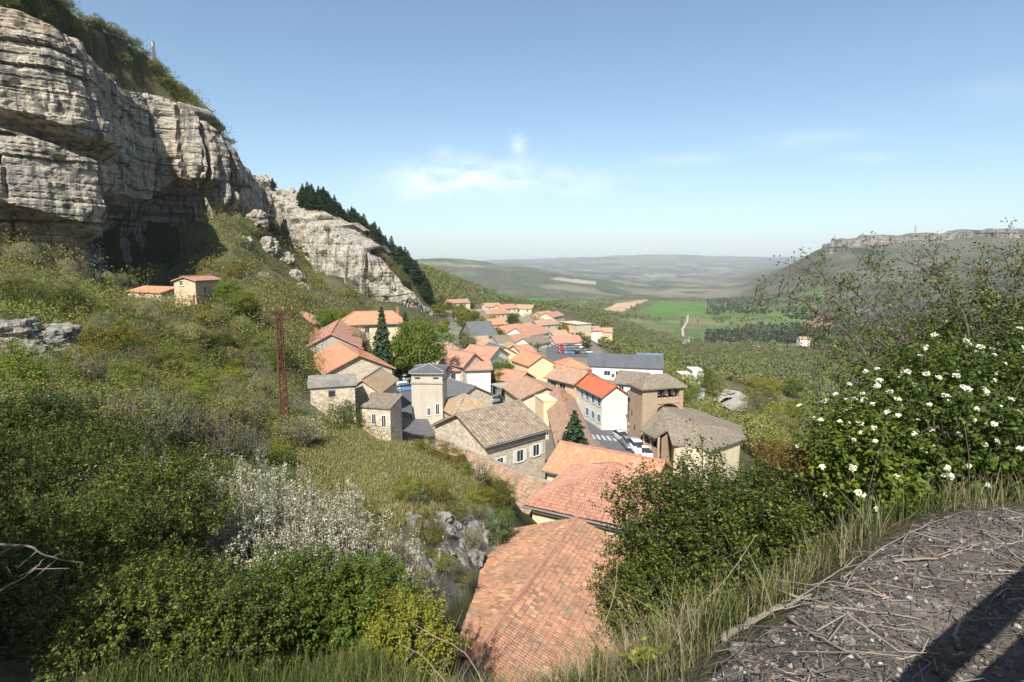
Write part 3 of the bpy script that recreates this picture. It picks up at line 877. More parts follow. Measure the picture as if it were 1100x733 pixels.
def limbs(g, base_r, cc, h0, top, n, k=6, bend=0.15, tip=0.25, lean=(0, 0)):
    """trunk with limbs out to some of the clump centres; returns verts, quads"""
    VV, FF, b = [], [], 0
    tp = np.array([[0, 0, -0.25], [lean[0] * 0.3, lean[1] * 0.3, h0], [lean[0], lean[1], top]])
    tp = np.stack([np.interp(np.linspace(0, 1, 7), [0, 0.45, 1], tp[:, i]) for i in range(3)], -1)
    tp[1:-1, :2] += g.normal(size=(5, 2)) * bend * base_r * 2
    v, f = tube_np(tp, np.linspace(base_r * 1.15, base_r * 0.35, 7), k)
    VV.append(v); FF.append(f + b); b += len(v)
    pick = g.choice(len(cc), min(n, len(cc)), replace=False)
    for i in pick:
        t = 0.3 + 0.6 * g.random()
        s = np.array([np.interp(t * 6, range(7), tp[:, j]) for j in range(3)])
        e = cc[i]
        mdl = (s + e) / 2 + g.normal(size=3) * np.linalg.norm(e - s) * 0.12 + [0, 0, -0.05 * np.linalg.norm(e - s)]
        P = np.stack([(1 - a) ** 2 * s + 2 * a * (1 - a) * mdl + a * a * e for a in np.linspace(0, 1, 5)])
        r0 = base_r * 0.42 * (1 - t * 0.4)
        v, f = tube_np(P, np.linspace(r0, r0 * tip, 5), max(3, k - 2))
        VV.append(v); FF.append(f + b); b += len(v)
    return np.concatenate(VV), np.concatenate(FF)

def stems(g, cc, n, r=0.02, spread=0.15, k=4, bend=0.2):
    """shrub stems from the foot to clump centres"""
    VV, FF, b = [], [], 0
    pick = g.choice(len(cc), min(n, len(cc)), replace=False)
    for i in pick:
        e = cc[i]
        s = np.array([e[0] * spread, e[1] * spread, -0.1])
        mdl = (s + e) / 2 + g.normal(size=3) * np.linalg.norm(e - s) * bend * 0.5
        P = np.stack([(1 - a) ** 2 * s + 2 * a * (1 - a) * mdl + a * a * e for a in np.linspace(0, 1, 6)])
        v, f = tube_np(P, np.linspace(r, r * 0.35, 6), k)
        VV.append(v); FF.append(f + b); b += len(v)
    return np.concatenate(VV), np.concatenate(FF)

# shrubs of unit height in several habits
def shrub_mesh(kind, seed, leafm, barkm='bark'):
    g = np.random.default_rng(seed)
    if kind == 'round':
        V, cc = clump_crown(g, (0.55, 0.55, 0.48), 0.48, 110, 44, 0.034, 0.22, 0.45, 0.4)
        ex = [(*stems(g, cc, 12, 0.014), MT[barkm])]
    elif kind == 'upright':
        V, cc = clump_crown(g, (0.36, 0.36, 0.55), 0.55, 100, 40, 0.032, 0.2, 0.3, 0.5)
        ex = [(*stems(g, cc, 18, 0.012), MT[barkm])]
    elif kind == 'twiggy':
        V, cc = clump_crown(g, (0.5, 0.5, 0.46), 0.52, 150, 14, 0.026, 0.16, 0.3, 0.45)
        ex = [(*stems(g, cc, 110, 0.008, 0.1, 3, 0.3), MT[barkm])]
    else:  # low spreading
        V, cc = clump_crown(g, (0.8, 0.8, 0.4), 0.36, 130, 40, 0.036, 0.17, 0.4, 0.5)
        ex = [(*stems(g, cc, 10, 0.014), MT[barkm])]
    return quads_mesh('scrub_bush', V, MT[leafm], ex)

def tree_parts(seed, leafm, R=(0.36, 0.36, 0.36), cz=0.62, ncl=60, per=30, leaf=0.045, clump=0.3, base=0.03, barkm='bark', shell=0.4, nl=14, top=None):
    g = np.random.default_rng(seed)
    V, cc = clump_crown(g, R, cz, ncl, per, leaf, clump, shell, 0.4)
    tv, tf = limbs(g, base, cc, cz * 0.5, top or cz + R[2] * 0.5, nl)
    return mesh_from('trunk', tv, tf, [MT[barkm]], True), quads_mesh('crown', V, MT[leafm])

def conifer_parts(seed, leafm, w=0.2, tiers=26, leaf=0.05, base=0.022, droop=0.35, open_=0.06):
    g = np.random.default_rng(seed)
    P, O = [], []
    bv, bf, b = [], [], 0
    for i in range(tiers):
        t = i / (tiers - 1)
        z = open_ + (0.985 - open_) * t
        rr = w * (1 - t) ** 0.85 * (0.85 + 0.3 * g.random()) + 0.012
        nb = int(6 + 9 * (1 - t))
        a0 = g.random() * 6.28
        for j in range(nb):
            a = a0 + 2 * PI * j / nb + g.normal() * 0.15
            ln = rr * (0.75 + 0.4 * g.random())
            k = max(4, int(ln / leaf * 7))
            s = np.sqrt(g.random(k))
            x = np.cos(a) * ln * s; y = np.sin(a) * ln * s
            zz = z - droop * ln * s ** 1.5 + g.normal(size=k) * 0.008
            wdt = 0.26 * ln * (1 - 0.6 * s) * g.normal(size=k)
            P.append(np.stack([x - np.sin(a) * wdt, y + np.cos(a) * wdt, zz], -1))
            O.append(np.tile([np.cos(a) * 0.5, np.sin(a) * 0.5, 0.7], (k, 1)))
            if i % 2 == 0:
                v, f = tube_np([[0, 0, z], [np.cos(a) * ln * 0.8, np.sin(a) * ln * 0.8, z - droop * ln * 0.7]], [0.005, 0.002], 3)
                bv.append(v); bf.append(f + b); b += len(v)
    P = np.concatenate(P); O = unit(np.concatenate(O))
    V = leaf_quads(P, leaf * (0.6 + 0.7 * g.random(len(P))), g, O, 0.6, 0.5)
    v, f = tube_np([[0, 0, -0.05], [0, 0, 0.5], [0, 0, 0.99]], [base, base * 0.6, 0.003], 6)
    bv.append(v); bf.append(f + b)
    return mesh_from('trunk', np.concatenate(bv), np.concatenate(bf), [MT['bark']], True), quads_mesh('crown', V, MT[leafm])

def plant(name, parts, loc, h, rz, label, cat, group=None, wide=1.0, tilt=0.0):
    """parts: one mesh, or (trunk, crown)"""
    if isinstance(parts, bpy.types.Mesh):
        o = link(name, parts)
        o.location = loc
        o.rotation_euler = (tilt, 0, rz)
        o.scale = (h * wide, h * wide, h)
        return tag(o, label, cat, group)
    r = empty(name, loc, rz, label, cat, group)
    r.scale = (h * wide, h * wide, h)
    for nm, me in zip(('trunk', 'crown'), parts): link(nm, me, r)
    return r

def on_ground(px, Y, dz=-0.05):
    x = (px - 550) / F * Y / (CP + 0.0) 
    # pixel column -> x at that depth, using the ground height found there
    for _ in range(3):
        z = gz(x, Y)
        d2 = Y * CP - z * SP
        x = (px - 550) / F * d2
    return (x, Y, gz(x, Y) + dz)
MT['t_mossy'] = m_tile('mossy_tan_tile', (0.34, 0.215, 0.14), (0.42, 0.29, 0.20), (0.20, 0.145, 0.10), moss=0.8, bump=0.3)

# ------------------------------------------------------------------ buildings
def roof_slab(me_name, polys, mats, parent, th=0.16, detail=False, pu=0.22, pv=0.36, name='roof'):
    """polys: list of 3-D outlines whose first edge is the eave (local coordinates)"""
    if not detail:
        V, Fs, UV = [], [], []
        for P in polys:
            P = np.asarray(P, float)
            U = unit(P[1] - P[0])
            nr = unit(np.cross(P[1] - P[0], P[2] - P[0]))
            if nr[2] < 0: nr = -nr
            W = np.cross(nr, U)
            b = len(V); n = len(P)
            if np.dot(np.cross(P[1] - P[0], P[2] - P[0]), [0, 0, 1]) < 0:
                P = P[::-1]
            o = P[0]
            uv = [((p - o) @ U, (p - o) @ W) for p in P]
            V += list(P) + list(P - np.array([0, 0, th]))
            Fs.append(tuple(range(b, b + n))); UV += uv
            Fs.append(tuple(range(b + 2 * n - 1, b + n - 1, -1))); UV += uv[::-1]
            for i in range(n):
                j = (i + 1) % n
                Fs.append((b + i, b + i + n, b + j + n, b + j)); UV += [uv[i], (uv[i][0], uv[i][1] - th), (uv[j][0], uv[j][1] - th), uv[j]]
        me = mesh_from(name, V, Fs, mats, False, uv=UV)
        return link(name, me, parent)
    big = bmesh.new()
    uvl = big.loops.layers.uv.new('UVMap')
    for P in polys:
        P = np.asarray(P, float)
        U = unit(P[1] - P[0])
        nr = unit(np.cross(P[1] - P[0], P[2] - P[0]))
        flip = nr[2] < 0
        if flip: nr = -nr
        W = np.cross(nr, U)
        q = np.stack([(P - P[0]) @ U, (P - P[0]) @ W], -1)
        u0, u1 = q[:, 0].min(), q[:, 0].max(); v0, v1 = q[:, 1].min(), q[:, 1].max()
        sub = 6
        nu = int((u1 - u0) / pu * sub) + 1
        us = u0 + (np.arange(nu + 1)) * pu / sub
        rows = int((v1 - v0) / pv) + 1
        vs, hs, rid = [], [], []
        for r in range(rows):
            vs += [v0 + r * pv, v0 + (r + 1) * pv - 0.004]; hs += [0.042, 0.0]; rid += [r, r]
        vs = np.array(vs); hs = np.array(hs); rid = np.array(rid)
        UU, VV = np.meshgrid(us, vs)
        tid = np.floor(UU / pu)
        jit = vnoise(np.stack([tid * 3.7, np.broadcast_to(rid[:, None], UU.shape) * 5.3, UU * 0], -1), 77)
        prof = np.abs(np.sin(PI * UU / pu)) ** 0.8
        H = hs[:, None] + 0.05 * prof + 0.012 * jit
        sag = 0.05 * vnoise(np.stack([UU / 2.3, VV / 2.3, UU * 0], -1), 78)
        VVj = VV + 0.02 * jit
        X = P[0] + UU[..., None] * U + VVj[..., None] * W + (H + sag)[..., None] * nr
        bm = bmesh.new()
        ul = bm.loops.layers.uv.new('UVMap')
        vg = [[bm.verts.new(X[i, j]) for j in range(len(us))] for i in range(len(vs))]
        for i in range(len(vs) - 1):
            for j in range(len(us) - 1):
                f = bm.faces.new((vg[i][j], vg[i][j + 1], vg[i + 1][j + 1], vg[i + 1][j]))
                for l, (a, c) in zip(f.loops, ((i, j), (i, j + 1), (i + 1, j + 1), (i + 1, j))):
                    l[ul].uv = (UU[a, c], (rid[a] + (0.02 if a % 2 == 0 else 0.96)) * pv)
        n = len(P)
        cen = P.mean(0)
        for i in range(n):
            a, c = P[i], P[(i + 1) % n]
            no = np.cross(c - a, nr)
            if no @ (cen - a) > 0: no = -no
            bmesh.ops.bisect_plane(bm, geom=bm.verts[:] + bm.edges[:] + bm.faces[:], dist=1e-5, plane_co=Vector(a), plane_no=Vector(unit(no)), clear_outer=True)
        # underside
        bot = [bm.verts.new(Vector(p - nr * th)) for p in P]
        top = [bm.verts.new(Vector(p - nr * 0.01)) for p in P]
        fs = [bm.faces.new(bot)]
        for i in range(n):
            j = (i + 1) % n
            fs.append(bm.faces.new((bot[i], bot[j], top[j], top[i])))
        tmp = bpy.data.meshes.new('tmp')
        bm.to_mesh(tmp); bm.free()
        big.from_mesh(tmp)
        bpy.data.meshes.remove(tmp)
    me = bpy.data.meshes.new(name)
    big.to_mesh(me); big.free()
    for m_ in mats: me.materials.append(m_)
    return link(name, me, parent)

def window(parent, face_m, u, zc, ww, hh, shut=None, arch=False):
    """face_m: 4x4 frame on the wall: x along, y into the wall, z up, origin at its bottom left; leaves: frame with pane and sill"""
    f = MB()
    t, pr = 0.07, 0.05
    f.box(u - ww / 2 - t, u + ww / 2 + t, -pr, 0.02, zc + hh / 2, zc + hh / 2 + t)
    f.box(u - ww / 2 - t, u - ww / 2, -pr, 0.02, zc - hh / 2, zc + hh / 2)
    f.box(u + ww / 2, u + ww / 2 + t, -pr, 0.02, zc - hh / 2, zc + hh / 2)
    f.box(u - ww / 2 - t - 0.05, u + ww / 2 + t + 0.05, -pr - 0.06, 0.02, zc - hh / 2 - 0.1, zc - hh / 2)
    f.box(u - 0.02, u + 0.02, -pr + 0.02, 0.0, zc - hh / 2, zc + hh / 2)
    fo = f.build('window', MT['frame_white'], parent)
    fo.matrix_local = face_m
    p = MB().box(u - ww / 2, u + ww / 2, -0.012, 0.01, zc - hh / 2, zc + hh / 2).build('pane', MT['glass'], fo)
    if shut:
        for s in (-1, 1):
            x = u + s * (ww * 0.75 + 0.09)
            b = MB()
            b.box(x - ww * 0.25, x + ww * 0.25, -0.07, -0.02, zc - hh / 2 - 0.03, zc + hh / 2 + 0.03)
            for k in range(5):
                z = zc - hh / 2 + hh * (k + 0.5) / 5
                b.box(x - ww * 0.2, x + ww * 0.2, -0.085, -0.072, z - hh * 0.04, z + hh * 0.04)
            so_ = b.build('shutter', MT[shut], parent)
            so_.matrix_local = face_m
    return fo

def chimney_on(roof, x, y, z0, s=0.6, hgt=1.2, m='brick'):
    b = MB().box(x - s / 2, x + s / 2, y - s / 2 * 0.8, y + s / 2 * 0.8, z0 - 1.0, z0 + hgt)
    b.box(x - s / 2 - 0.08, x + s / 2 + 0.08, y - s * 0.4 - 0.08, y + s * 0.4 + 0.08, z0 + hgt, z0 + hgt + 0.1)
    for k in (-1, 1):
        b.tube([(x + k * s * 0.22, y, z0 + hgt + 0.1), (x + k * s * 0.22, y, z0 + hgt + 0.4)], [0.11, 0.09], 6)
    return b.build('chimney', MT[m], roof)

HOUSES = []
def house(name, label, C1, C2, Y, d, h, roof='gable', rise=2.0, over=0.4, tile='t_brown', wall='cream', cat='house', group=None, detail=False,
          wins=(), auto=None, chim=(), shut=None, dig=0.0, hipx=None, gutter=False, world=None, mono=None, th=0.16):
    """C1, C2: photograph positions of the front eave's two ends, C1 at depth Y; the block runs d back and h down from the eave"""
    if world:
        a, b = np.array(world[0], float), np.array(world[1], float)
    else:
        a = at(C1[0], C1[1], Y)
        b = atz(C2[0], C2[1], a[2])
    v = (b - a)[:2]
    w = float(np.hypot(*v))
    ang = math.atan2(v[1], v[0])
    H = h
    root = empty(name, (a[0], a[1], a[2] - h), ang, label, cat, group)
    HOUSES.append((name, label[:30], round(w, 1), round(math.degrees(ang)), d, round(a[2], 1)))
    wb = MB()
    V = [(0, 0, -dig), (w, 0, -dig), (w, d, -dig), (0, d, -dig), (0, 0, H), (w, 0, H), (w, d, H), (0, d, H)]
    o = over
    polys = []
    sl = th
    if roof == 'gable':
        V += [(0, d / 2, H + rise), (w, d / 2, H + rise)]
        wb.add(V, [(0, 1, 5, 4), (1, 2, 6, 9, 5), (2, 3, 7, 6), (3, 0, 4, 8, 7), (4, 5, 9, 8), (6, 7, 8, 9)])
        k = rise / (d / 2)
        polys = [[(-o, -o, H - o * k + sl), (w + o, -o, H - o * k + sl), (w + o, d / 2, H + rise + sl), (-o, d / 2, H + rise + sl)],
                 [(w + o, d + o, H - o * k + sl), (-o, d + o, H - o * k + sl), (-o, d / 2, H + rise + sl), (w + o, d / 2, H + rise + sl)]]
    elif roof == 'front':
        V += [(w / 2, 0, H + rise), (w / 2, d, H + rise)]
        wb.add(V, [(0, 1, 5, 8, 4), (1, 2, 6, 5), (2, 3, 7, 9, 6), (3, 0, 4, 7), (4, 8, 9, 7), (8, 5, 6, 9)])
        k = rise / (w / 2)
        polys = [[(-o, d + o, H - o * k + sl), (-o, -o, H - o * k + sl), (w / 2, -o, H + rise + sl), (w / 2, d + o, H + rise + sl)],
                 [(w + o, -o, H - o * k + sl), (w + o, d + o, H - o * k + sl), (w / 2, d + o, H + rise + sl), (w / 2, -o, H + rise + sl)]]
    elif roof == 'hip':
        wb.add(V, [(0, 1, 5, 4), (1, 2, 6, 5), (2, 3, 7, 6), (3, 0, 4, 7), (4, 5, 6, 7)])
        hx = min(d / 2, w / 2) if hipx is None else hipx
        k = rise / (d / 2)
        z0 = H - o * k * 0.5 + sl
        A, B, C_, D = (-o, -o, z0), (w + o, -o, z0), (w + o, d + o, z0), (-o, d + o, z0)
        zr = H + rise + sl
        if w >= d or hipx is not None:
            r0, r1 = (hx, d / 2, zr), (max(w - hx, hx + 0.02), d / 2, zr)
            polys = [[A, B, r1, r0], [B, C_, r1], [C_, D, r0, r1], [D, A, r0]]
        else:
            r0, r1 = (w / 2, hx, zr), (w / 2, d - hx, zr)
            polys = [[A, B, r0], [B, C_, r1, r0], [C_, D, r1], [D, A, r0, r1]]
    elif roof == 'mono':
        V[6] = (w, d, H + rise); V[7] = (0, d, H + rise)
        wb.add(V, [(0, 1, 5, 4), (1, 2, 6, 5), (2, 3, 7, 6), (3, 0, 4, 7), (4, 5, 6, 7)])
        k = rise / d
        polys = [[(-o, -o, H - o * k + sl), (w + o, -o, H - o * k + sl), (w + o, d + o, H + rise + o * k + sl), (-o, d + o, H + rise + o * k + sl)]]
    else:
        wb.add(V, [(0, 1, 5, 4), (1, 2, 6, 5), (2, 3, 7, 6), (3, 0, 4, 7), (4, 5, 6, 7)])
        z = H + 0.004
    wb.build('wall', MT[wall], root)
    if roof == 'flat':
        rf = MB().box(-o, w + o, -o, d + o, z, z + max(rise, 0.2)).build('roof', MT[tile], root)
    else:
        pm = MT[tile]
        rf = roof_slab('roof', polys, [pm], root, th, detail, *{'t_stone': (0.42, 0.3), 't_near': (0.15, 0.24), 't_pink': (0.19, 0.3)}.get(tile, (0.22, 0.36)))
        if roof in ('gable', 'front', 'hip') and (Y or 0) < 140:
            c = MB()
            if roof == 'gable': c.tube([(-o, d / 2, H + rise + sl), (w + o, d / 2, H + rise + sl)], 0.13, 6)
            elif roof == 'front': c.tube([(w / 2, -o, H + rise + sl), (w / 2, d + o, H + rise + sl)], 0.13, 6)
            else:
                c.tube([r0, r1], 0.13, 6)
                for e, r in zip((A, B, C_, D), (r0, r1, r1, r0) if (w >= d or hipx is not None) else (r0, r0, r1, r1)): c.tube([e, r], 0.11, 6)
            c.build('ridge_cap', MT['ridge'] if tile in ('t_near', 't_pink', 't_orange', 't_red', 't_brown') else MT['old_concrete'], rf)
    if gutter or (roof in ('gable', 'hip') and (Y or 60) < 150):
        MB().tube([(-o, -o - 0.08, H - 0.12), (w + o, -o - 0.08, H - 0.12)], 0.09, 6).build('gutter', MT['zinc'], root)
    faces = {'f': Matrix(((1, 0, 0, 0), (0, 1, 0, 0), (0, 0, 1, 0), (0, 0, 0, 1))),
             'r': Matrix(((0, -1, 0, w), (1, 0, 0, 0), (0, 0, 1, 0), (0, 0, 0, 1))),
             'l': Matrix(((0, 1, 0, 0), (-1, 0, 0, d), (0, 0, 1, 0), (0, 0, 0, 1)))}
    ln = {'f': w, 'r': d, 'l': d}
    for fc, u, dz, ww, hh in wins:
        window(root, faces[fc], u * ln[fc], H - dz, ww, hh, shut)
    if auto:
        fcs, floors, step = auto
        for fc in fcs:
            n = max(1, int(ln[fc] / step))
            for k in range(n):
                for fl in range(floors):
                    if random.random() < 0.12: continue
                    window(root, faces[fc], ln[fc] * (k + 0.5) / n, H - 1.25 - fl * 2.8, 0.95, 1.35, shut)
    for cx, cy, cz in chim:
        chimney_on(rf, cx * w, cy * d, H + cz)
    root['w'] = w
    return root, rf, w, H

MT['ridge'] = m_simple('ridge_tile', (0.36, 0.185, 0.125), 0.85, 0.35, 3)

def child_world(name, V, Fs, m, root, uv=None, mats=None):
    bpy.context.view_layer.update()
    M = np.array((Matrix.Translation(root.location) @ Matrix.Rotation(root.rotation_euler.z, 4, 'Z')).inverted())
    V = np.asarray(V, float)
    q = V @ M[:3, :3].T + M[:3, 3]
    me = mesh_from(name, q, Fs, mats or [m], uv=uv)
    return link(name, me, root)

# ---- near roofs below the bank
# long gable roof seen from above
p0, p1 = np.array([3.55, 30.6]), np.array([-3.0, 15.8])
ax = unit(p1 - p0); pr = np.array([-ax[1], ax[0]])
hw = 5.0
e0 = p1 - pr * hw * 0; 
fl = p1 + pr * (-hw); fr = p1 + pr * hw
if fl[0] > fr[0]: fl, fr = fr, fl
NR, NRF, nr_w, nr_h = house('tiled_house', 'nearest weathered terracotta gable roof, directly below the grassy bank', None, None, None, 16.2, 4.5, 'front', 1.75, 0.35, 't_near', 'beige', detail=True,
      world=((fl[0], fl[1], -16.4), (fr[0], fr[1], -16.4)), dig=3)
b = MB()
b.box(4.1, 4.95, 3.6, 4.5, 5.6, 6.5); b.box(4.05, 5.0, 3.55, 4.55, 6.5, 6.57)
tag(b.build('chimney', MT['brick'], NRF))
house('hipped_house', 'cream house with a large salmon hipped tile roof and dark gutter, behind the nearest roof', (572, 541), (690, 567), 42.5, 8.6, 6, 'hip', 2.7, 0.55, 't_pink', 'cream', detail=True, gutter=True, hipx=5.2, dig=2,
      wins=[('f', 0.8, 1.9, 0.9, 1.1)])
house('long_house', 'long low house with a mossy brown tile roof running beside the rocky hillock', None, None, None, 9.0, 4.5, 'gable', 2.4, 0.3, 't_mossy', 'beige', detail=True, world=((-10.6, 55.6, -21.4), (0.4, 43.6, -21.4)), dig=3)
house('orange_house', 'house with a smooth bright orange tile roof next to the fir tree', (588, 504), (697, 528), 53, 6.4, 5, 'gable', 1.7, 0.4, 't_orange', 'cream', dig=2)
house('stone_house', 'stone house with a grey-brown slab roof and white window shutters, above the long brown roof', (522, 478), (586, 461), 58, 9.6, 5.4, 'gable', 2.3, 0.45, 't_stone', 'beige', detail=True, shut='shut_white', dig=3, gutter=True,
      wins=[('f', 0.22, 2.5, 0.8, 1.2), ('f', 0.55, 2.3, 0.9, 1.3), ('f', 0.83, 2.2, 0.9, 1.3), ('l', 0.5, 2.2, 0.7, 1.2)])
house('street_house', 'long house with a tan and rosy tile roof beside the street, behind the fir tree', None, None, None, 4.3, 7, 'gable', 1.7, 0.3, 't_brown', 'beige', world=((9.9, 62, -22), (9.9, 92, -22)), dig=2, chim=[(0.7, 0.5, 1.9)])
house('hall_house', 'brown hipped roof just behind the ridge of the stone house', (489, 447), (531, 441), 80, 7, 5, 'hip', 2.0, 0.3, 't_tan', 'beige', dig=3)
house('slate_house', 'beige gabled house with one blue-grey slate slope, behind the transformer tower', (490, 431), (529, 424), 92, 13, 7, 'front', 1.9, 0.3, 't_slate', 'beige', dig=3)
house('gabled_house', 'cream gabled house with a recessed balcony window, behind the stone house', (560, 428), (611, 424), 93, 9, 6, 'front', 1.6, 0.5, 't_brown', 'cream', dig=3, wins=[('f', 0.42, 1.0, 1.7, 2.0)])
house('annex', 'narrow cream annex with a flat parapet in front of the gabled balcony house', (584, 432), (598, 431), 84, 4, 6.5, 'flat', 0.2, 0.08, 'yellow', 'yellow', cat='annex', dig=1, wins=[('f', 0.7, 4.8, 0.6, 0.9), ('f', 0.25, 4.8, 0.6, 0.9)])
# ---- group on the left shelf
house('cabin', 'small square pink cabin alone under the cliff', (186.5, 302), (209.5, 302.05), 85, 6.5, 3.6, 'front', 0.55, 0.3, 't_pink', 'peach', cat='cabin', dig=2, wins=[('f', 0.35, 0.3, 0.5, 0.7), ('r', 0.35, 1.4, 0.7, 1.0)])
house('low_shed', 'low shed with an orange tile roof half hidden in scrub left of the cabin', (137, 313.5), (173, 315), 94, 2.6, 0.9, 'mono', 0.7, 0.2, 't_orange', 'stone', cat='shed', dig=1)
house('yellow_house', 'wide pale yellow house with an orange roof under the pale cliff, behind the tall conifer', (368, 349), (436, 347), 120, 9, 8, 'hip', 2.2, 0.5, 't_orange', 'yellow', dig=3, auto=('f', 2, 3.2), hipx=2.5, chim=[(0.9, 0.5, 1.8)])
house('cellar_house', 'long cellar building with a rosy roof and two brick chimneys beside the rusty pylon', (326, 375), (386, 373), 96, 26, 6, 'front', 2.4, 0.4, 't_pink', 'grey', dig=3, chim=[(0.08, 0.25, 0.5), (0.1, 0.5, 0.6), (0.8, 0.35, 1.0)])
house('hipped_house', 'house with an orange hipped roof at the far end of the cellar building', (310, 349), (352, 347), 128, 12, 6, 'hip', 2.2, 0.4, 't_pink', 'grey', dig=3)
house('orange_house', 'house with a broad orange roof and a square chimney, between cellar building and stone barn', (350, 401), (421, 395), 80, 15, 5, 'front', 2.2, 0.5, 't_orange', 'beige', dig=3, chim=[(0.56, 0.08, 1.8)])
house('stone_barn', 'pale stone barn with a patchy tan roof beside the sloping street', (372, 421), (408, 421.5), 70, 8, 6.5, 'front', 1.5, 0.3, 't_tan', 'stone', cat='barn', dig=3, wins=[('f', 0.7, 4.0, 0.5, 1.3)])
house('lean_to', 'low stone lean-to shed built against the stone barn', (387, 437), (419, 439), 66, 3.2, 3.6, 'mono', 0.8, 0.2, 't_lauze', 'stone', cat='shed', dig=3, wins=[('f', 0.45, 1.4, 0.5, 1.2), ('f', 0.78, 1.6, 0.5, 1.4)])
house('flat_roofed_shed', 'low building under a long lichened concrete slab roof', (333, 417), (381, 414), 63, 3.4, 4.2, 'flat', 0.75, 0.25, 'old_concrete', 'stone', cat='shed', dig=2)
# transformer tower
TT, TR, tw, tH = house('transformer_tower', 'tall narrow pale tower with a flat grey slab roof beside the car park', (441.5, 400), (475, 400.2), 83, 4.6, 10.5, 'hip', 0.7, 0.3, 't_grey', 'tower', cat='tower', dig=2,
      wins=[('f', 0.55, 6.0, 0.45, 1.1), ('f', 0.83, 5.6, 0.5, 1.6), ('f', 0.82, 8.2, 0.5, 0.9)])
MB().box(-0.12, tw + 0.12, -0.12, 4.72, tH - 1.75, tH - 1.5).build('band', MT['concrete'], TT)
for x in (0.55, tw - 1.35): MB().box(x, x + 0.8, -0.03, 0.02, tH - 1.0, tH - 0.75).build('vent', MT['dark_hole'], TT)
MB().tube([(1.0, 2.0, tH + 0.4), (1.0, 2.0, tH + 3.2)], 0.04, 5).build('mast', MT['steel'], TT)
# ---- centre
house('red_roofed_house', 'white-walled house with a rosy roof behind the slate-sloped house', (480, 398), (527, 396.5), 108, 9, 6, 'gable', 1.8, 0.4, 't_pink', 'white', dig=3, wins=[('f', 0.15, 1.3, 0.8, 1.2)])
house('tan_house', 'beige house with a tan roof close to the bright green tree', (474, 379), (493, 376), 135, 8, 6, 'gable', 1.6, 0.4, 't_tan', 'cream', dig=3, auto=('f', 1, 2.4))
house('red_roofed_house', 'house with a long rosy roof slope above the street of parked cars', (494, 384), (524, 387), 128, 9, 6, 'gable', 2.2, 0.4, 't_pink', 'white', dig=3, auto=('f', 1, 3.0))
house('gabled_house', 'tall yellow-cream gabled house behind the leafy street tree', (529, 382), (555, 380), 150, 10, 7, 'front', 2.0, 0.3, 't_slate', 'yellow', dig=3, wins=[('f', 0.55, 0.6, 0.5, 0.6)])
house('gabled_house', 'grey-beige gabled house between the yellow gable and the orange roof', (549, 379), (567, 378), 168, 10, 7, 'front', 1.9, 0.3, 't_tan', 'beige', dig=3)
house('blank_gable_house', 'house with a blank cream gable end and a bright orange roof', (568, 393), (596, 390.5), 130, 9, 6, 'front', 2.0, 0.35, 't_orange', 'yellow', dig=3)
house('dark_gable_house', 'small house with a dark gable and rosy roof beside the clipped hedge', (556, 411), (574, 406), 110, 7, 5, 'front', 1.5, 0.3, 't_pink', 'dark', dig=3)
house('porch_house', 'house with a brown-orange roof and shaded porch, left of the red roofs', (588, 405), (616, 412), 108, 7, 4.5, 'gable', 1.8, 0.5, 't_brown', 'peach', dig=3, wins=[('f', 0.25, 1.4, 1.6, 1.6), ('f', 0.6, 1.4, 1.6, 1.6)])
house('orange_roofed_house', 'house with a broad bright orange roof in front of the car park full of cars', (601, 397), (633, 396), 128, 8, 5, 'hip', 1.8, 0.3, 't_orange', 'cream', dig=3)
house('terrace_house', 'long white terrace with blue shutters and a vivid red-orange roof along the street', (617, 411.5), (647, 426), 104, 4.8, 7.2, 'gable', 1.6, 0.4, 't_red', 'white', dig=2, auto=('f', 3, 2.2), shut='shut_blue', chim=[(0.15, 0.5, 1.4)])
house('tall_house', 'tall narrow white house with a grey roof between the terrace and the church tower', (660.5, 411), (690, 414), 116, 8, 8, 'gable', 1.7, 0.4, 't_lauze', 'white', dig=3, auto=('f', 2, 2.6))
house('dark_house', 'small dark-roofed house close behind the church tower', (672, 424), (684, 428), 104, 6, 6, 'gable', 1.5, 0.4, 't_slate', 'dark', dig=3)
house('workshop', 'wide workshop with a dark grey roof and white front wall beyond the church', (632, 393), (712, 396), 150, 14, 6, 'gable', 2.2, 0.4, 't_grey', 'white', cat='workshop', dig=4, wins=[('f', 0.26, 1.8, 1.6, 1.2), ('f', 0.42, 1.8, 1.6, 1.2), ('f', 0.34, 2.4, 0.8, 1.0)])
house('glazed_hall', 'low hall roofed with blue-grey glazing at the end of the workshop', (684, 391), (712, 392), 166, 10, 5, 'gable', 2.4, 0.2, 'blueglass', 'grey', cat='hall', dig=4)
house('white_block', 'small white flat-roofed block beside the dark tree beyond the church', (733, 404), (744, 404), 165, 6, 4, 'flat', 0.3, 0.1, 'white', 'white', cat='building', dig=4)
house('white_block', 'taller white flat-roofed block just left of the dark tree', (744, 399), (756, 399), 172, 6, 6, 'flat', 0.3, 0.1, 'white', 'white', cat='building', dig=4)
house('blue_roofed_shed', 'low shed with a blue-grey sheet roof right of the church tower', (736, 424), (757, 419), 140, 9, 3, 'mono', 1.4, 0.3, 'bluesheet', 'white', cat='shed', dig=4)
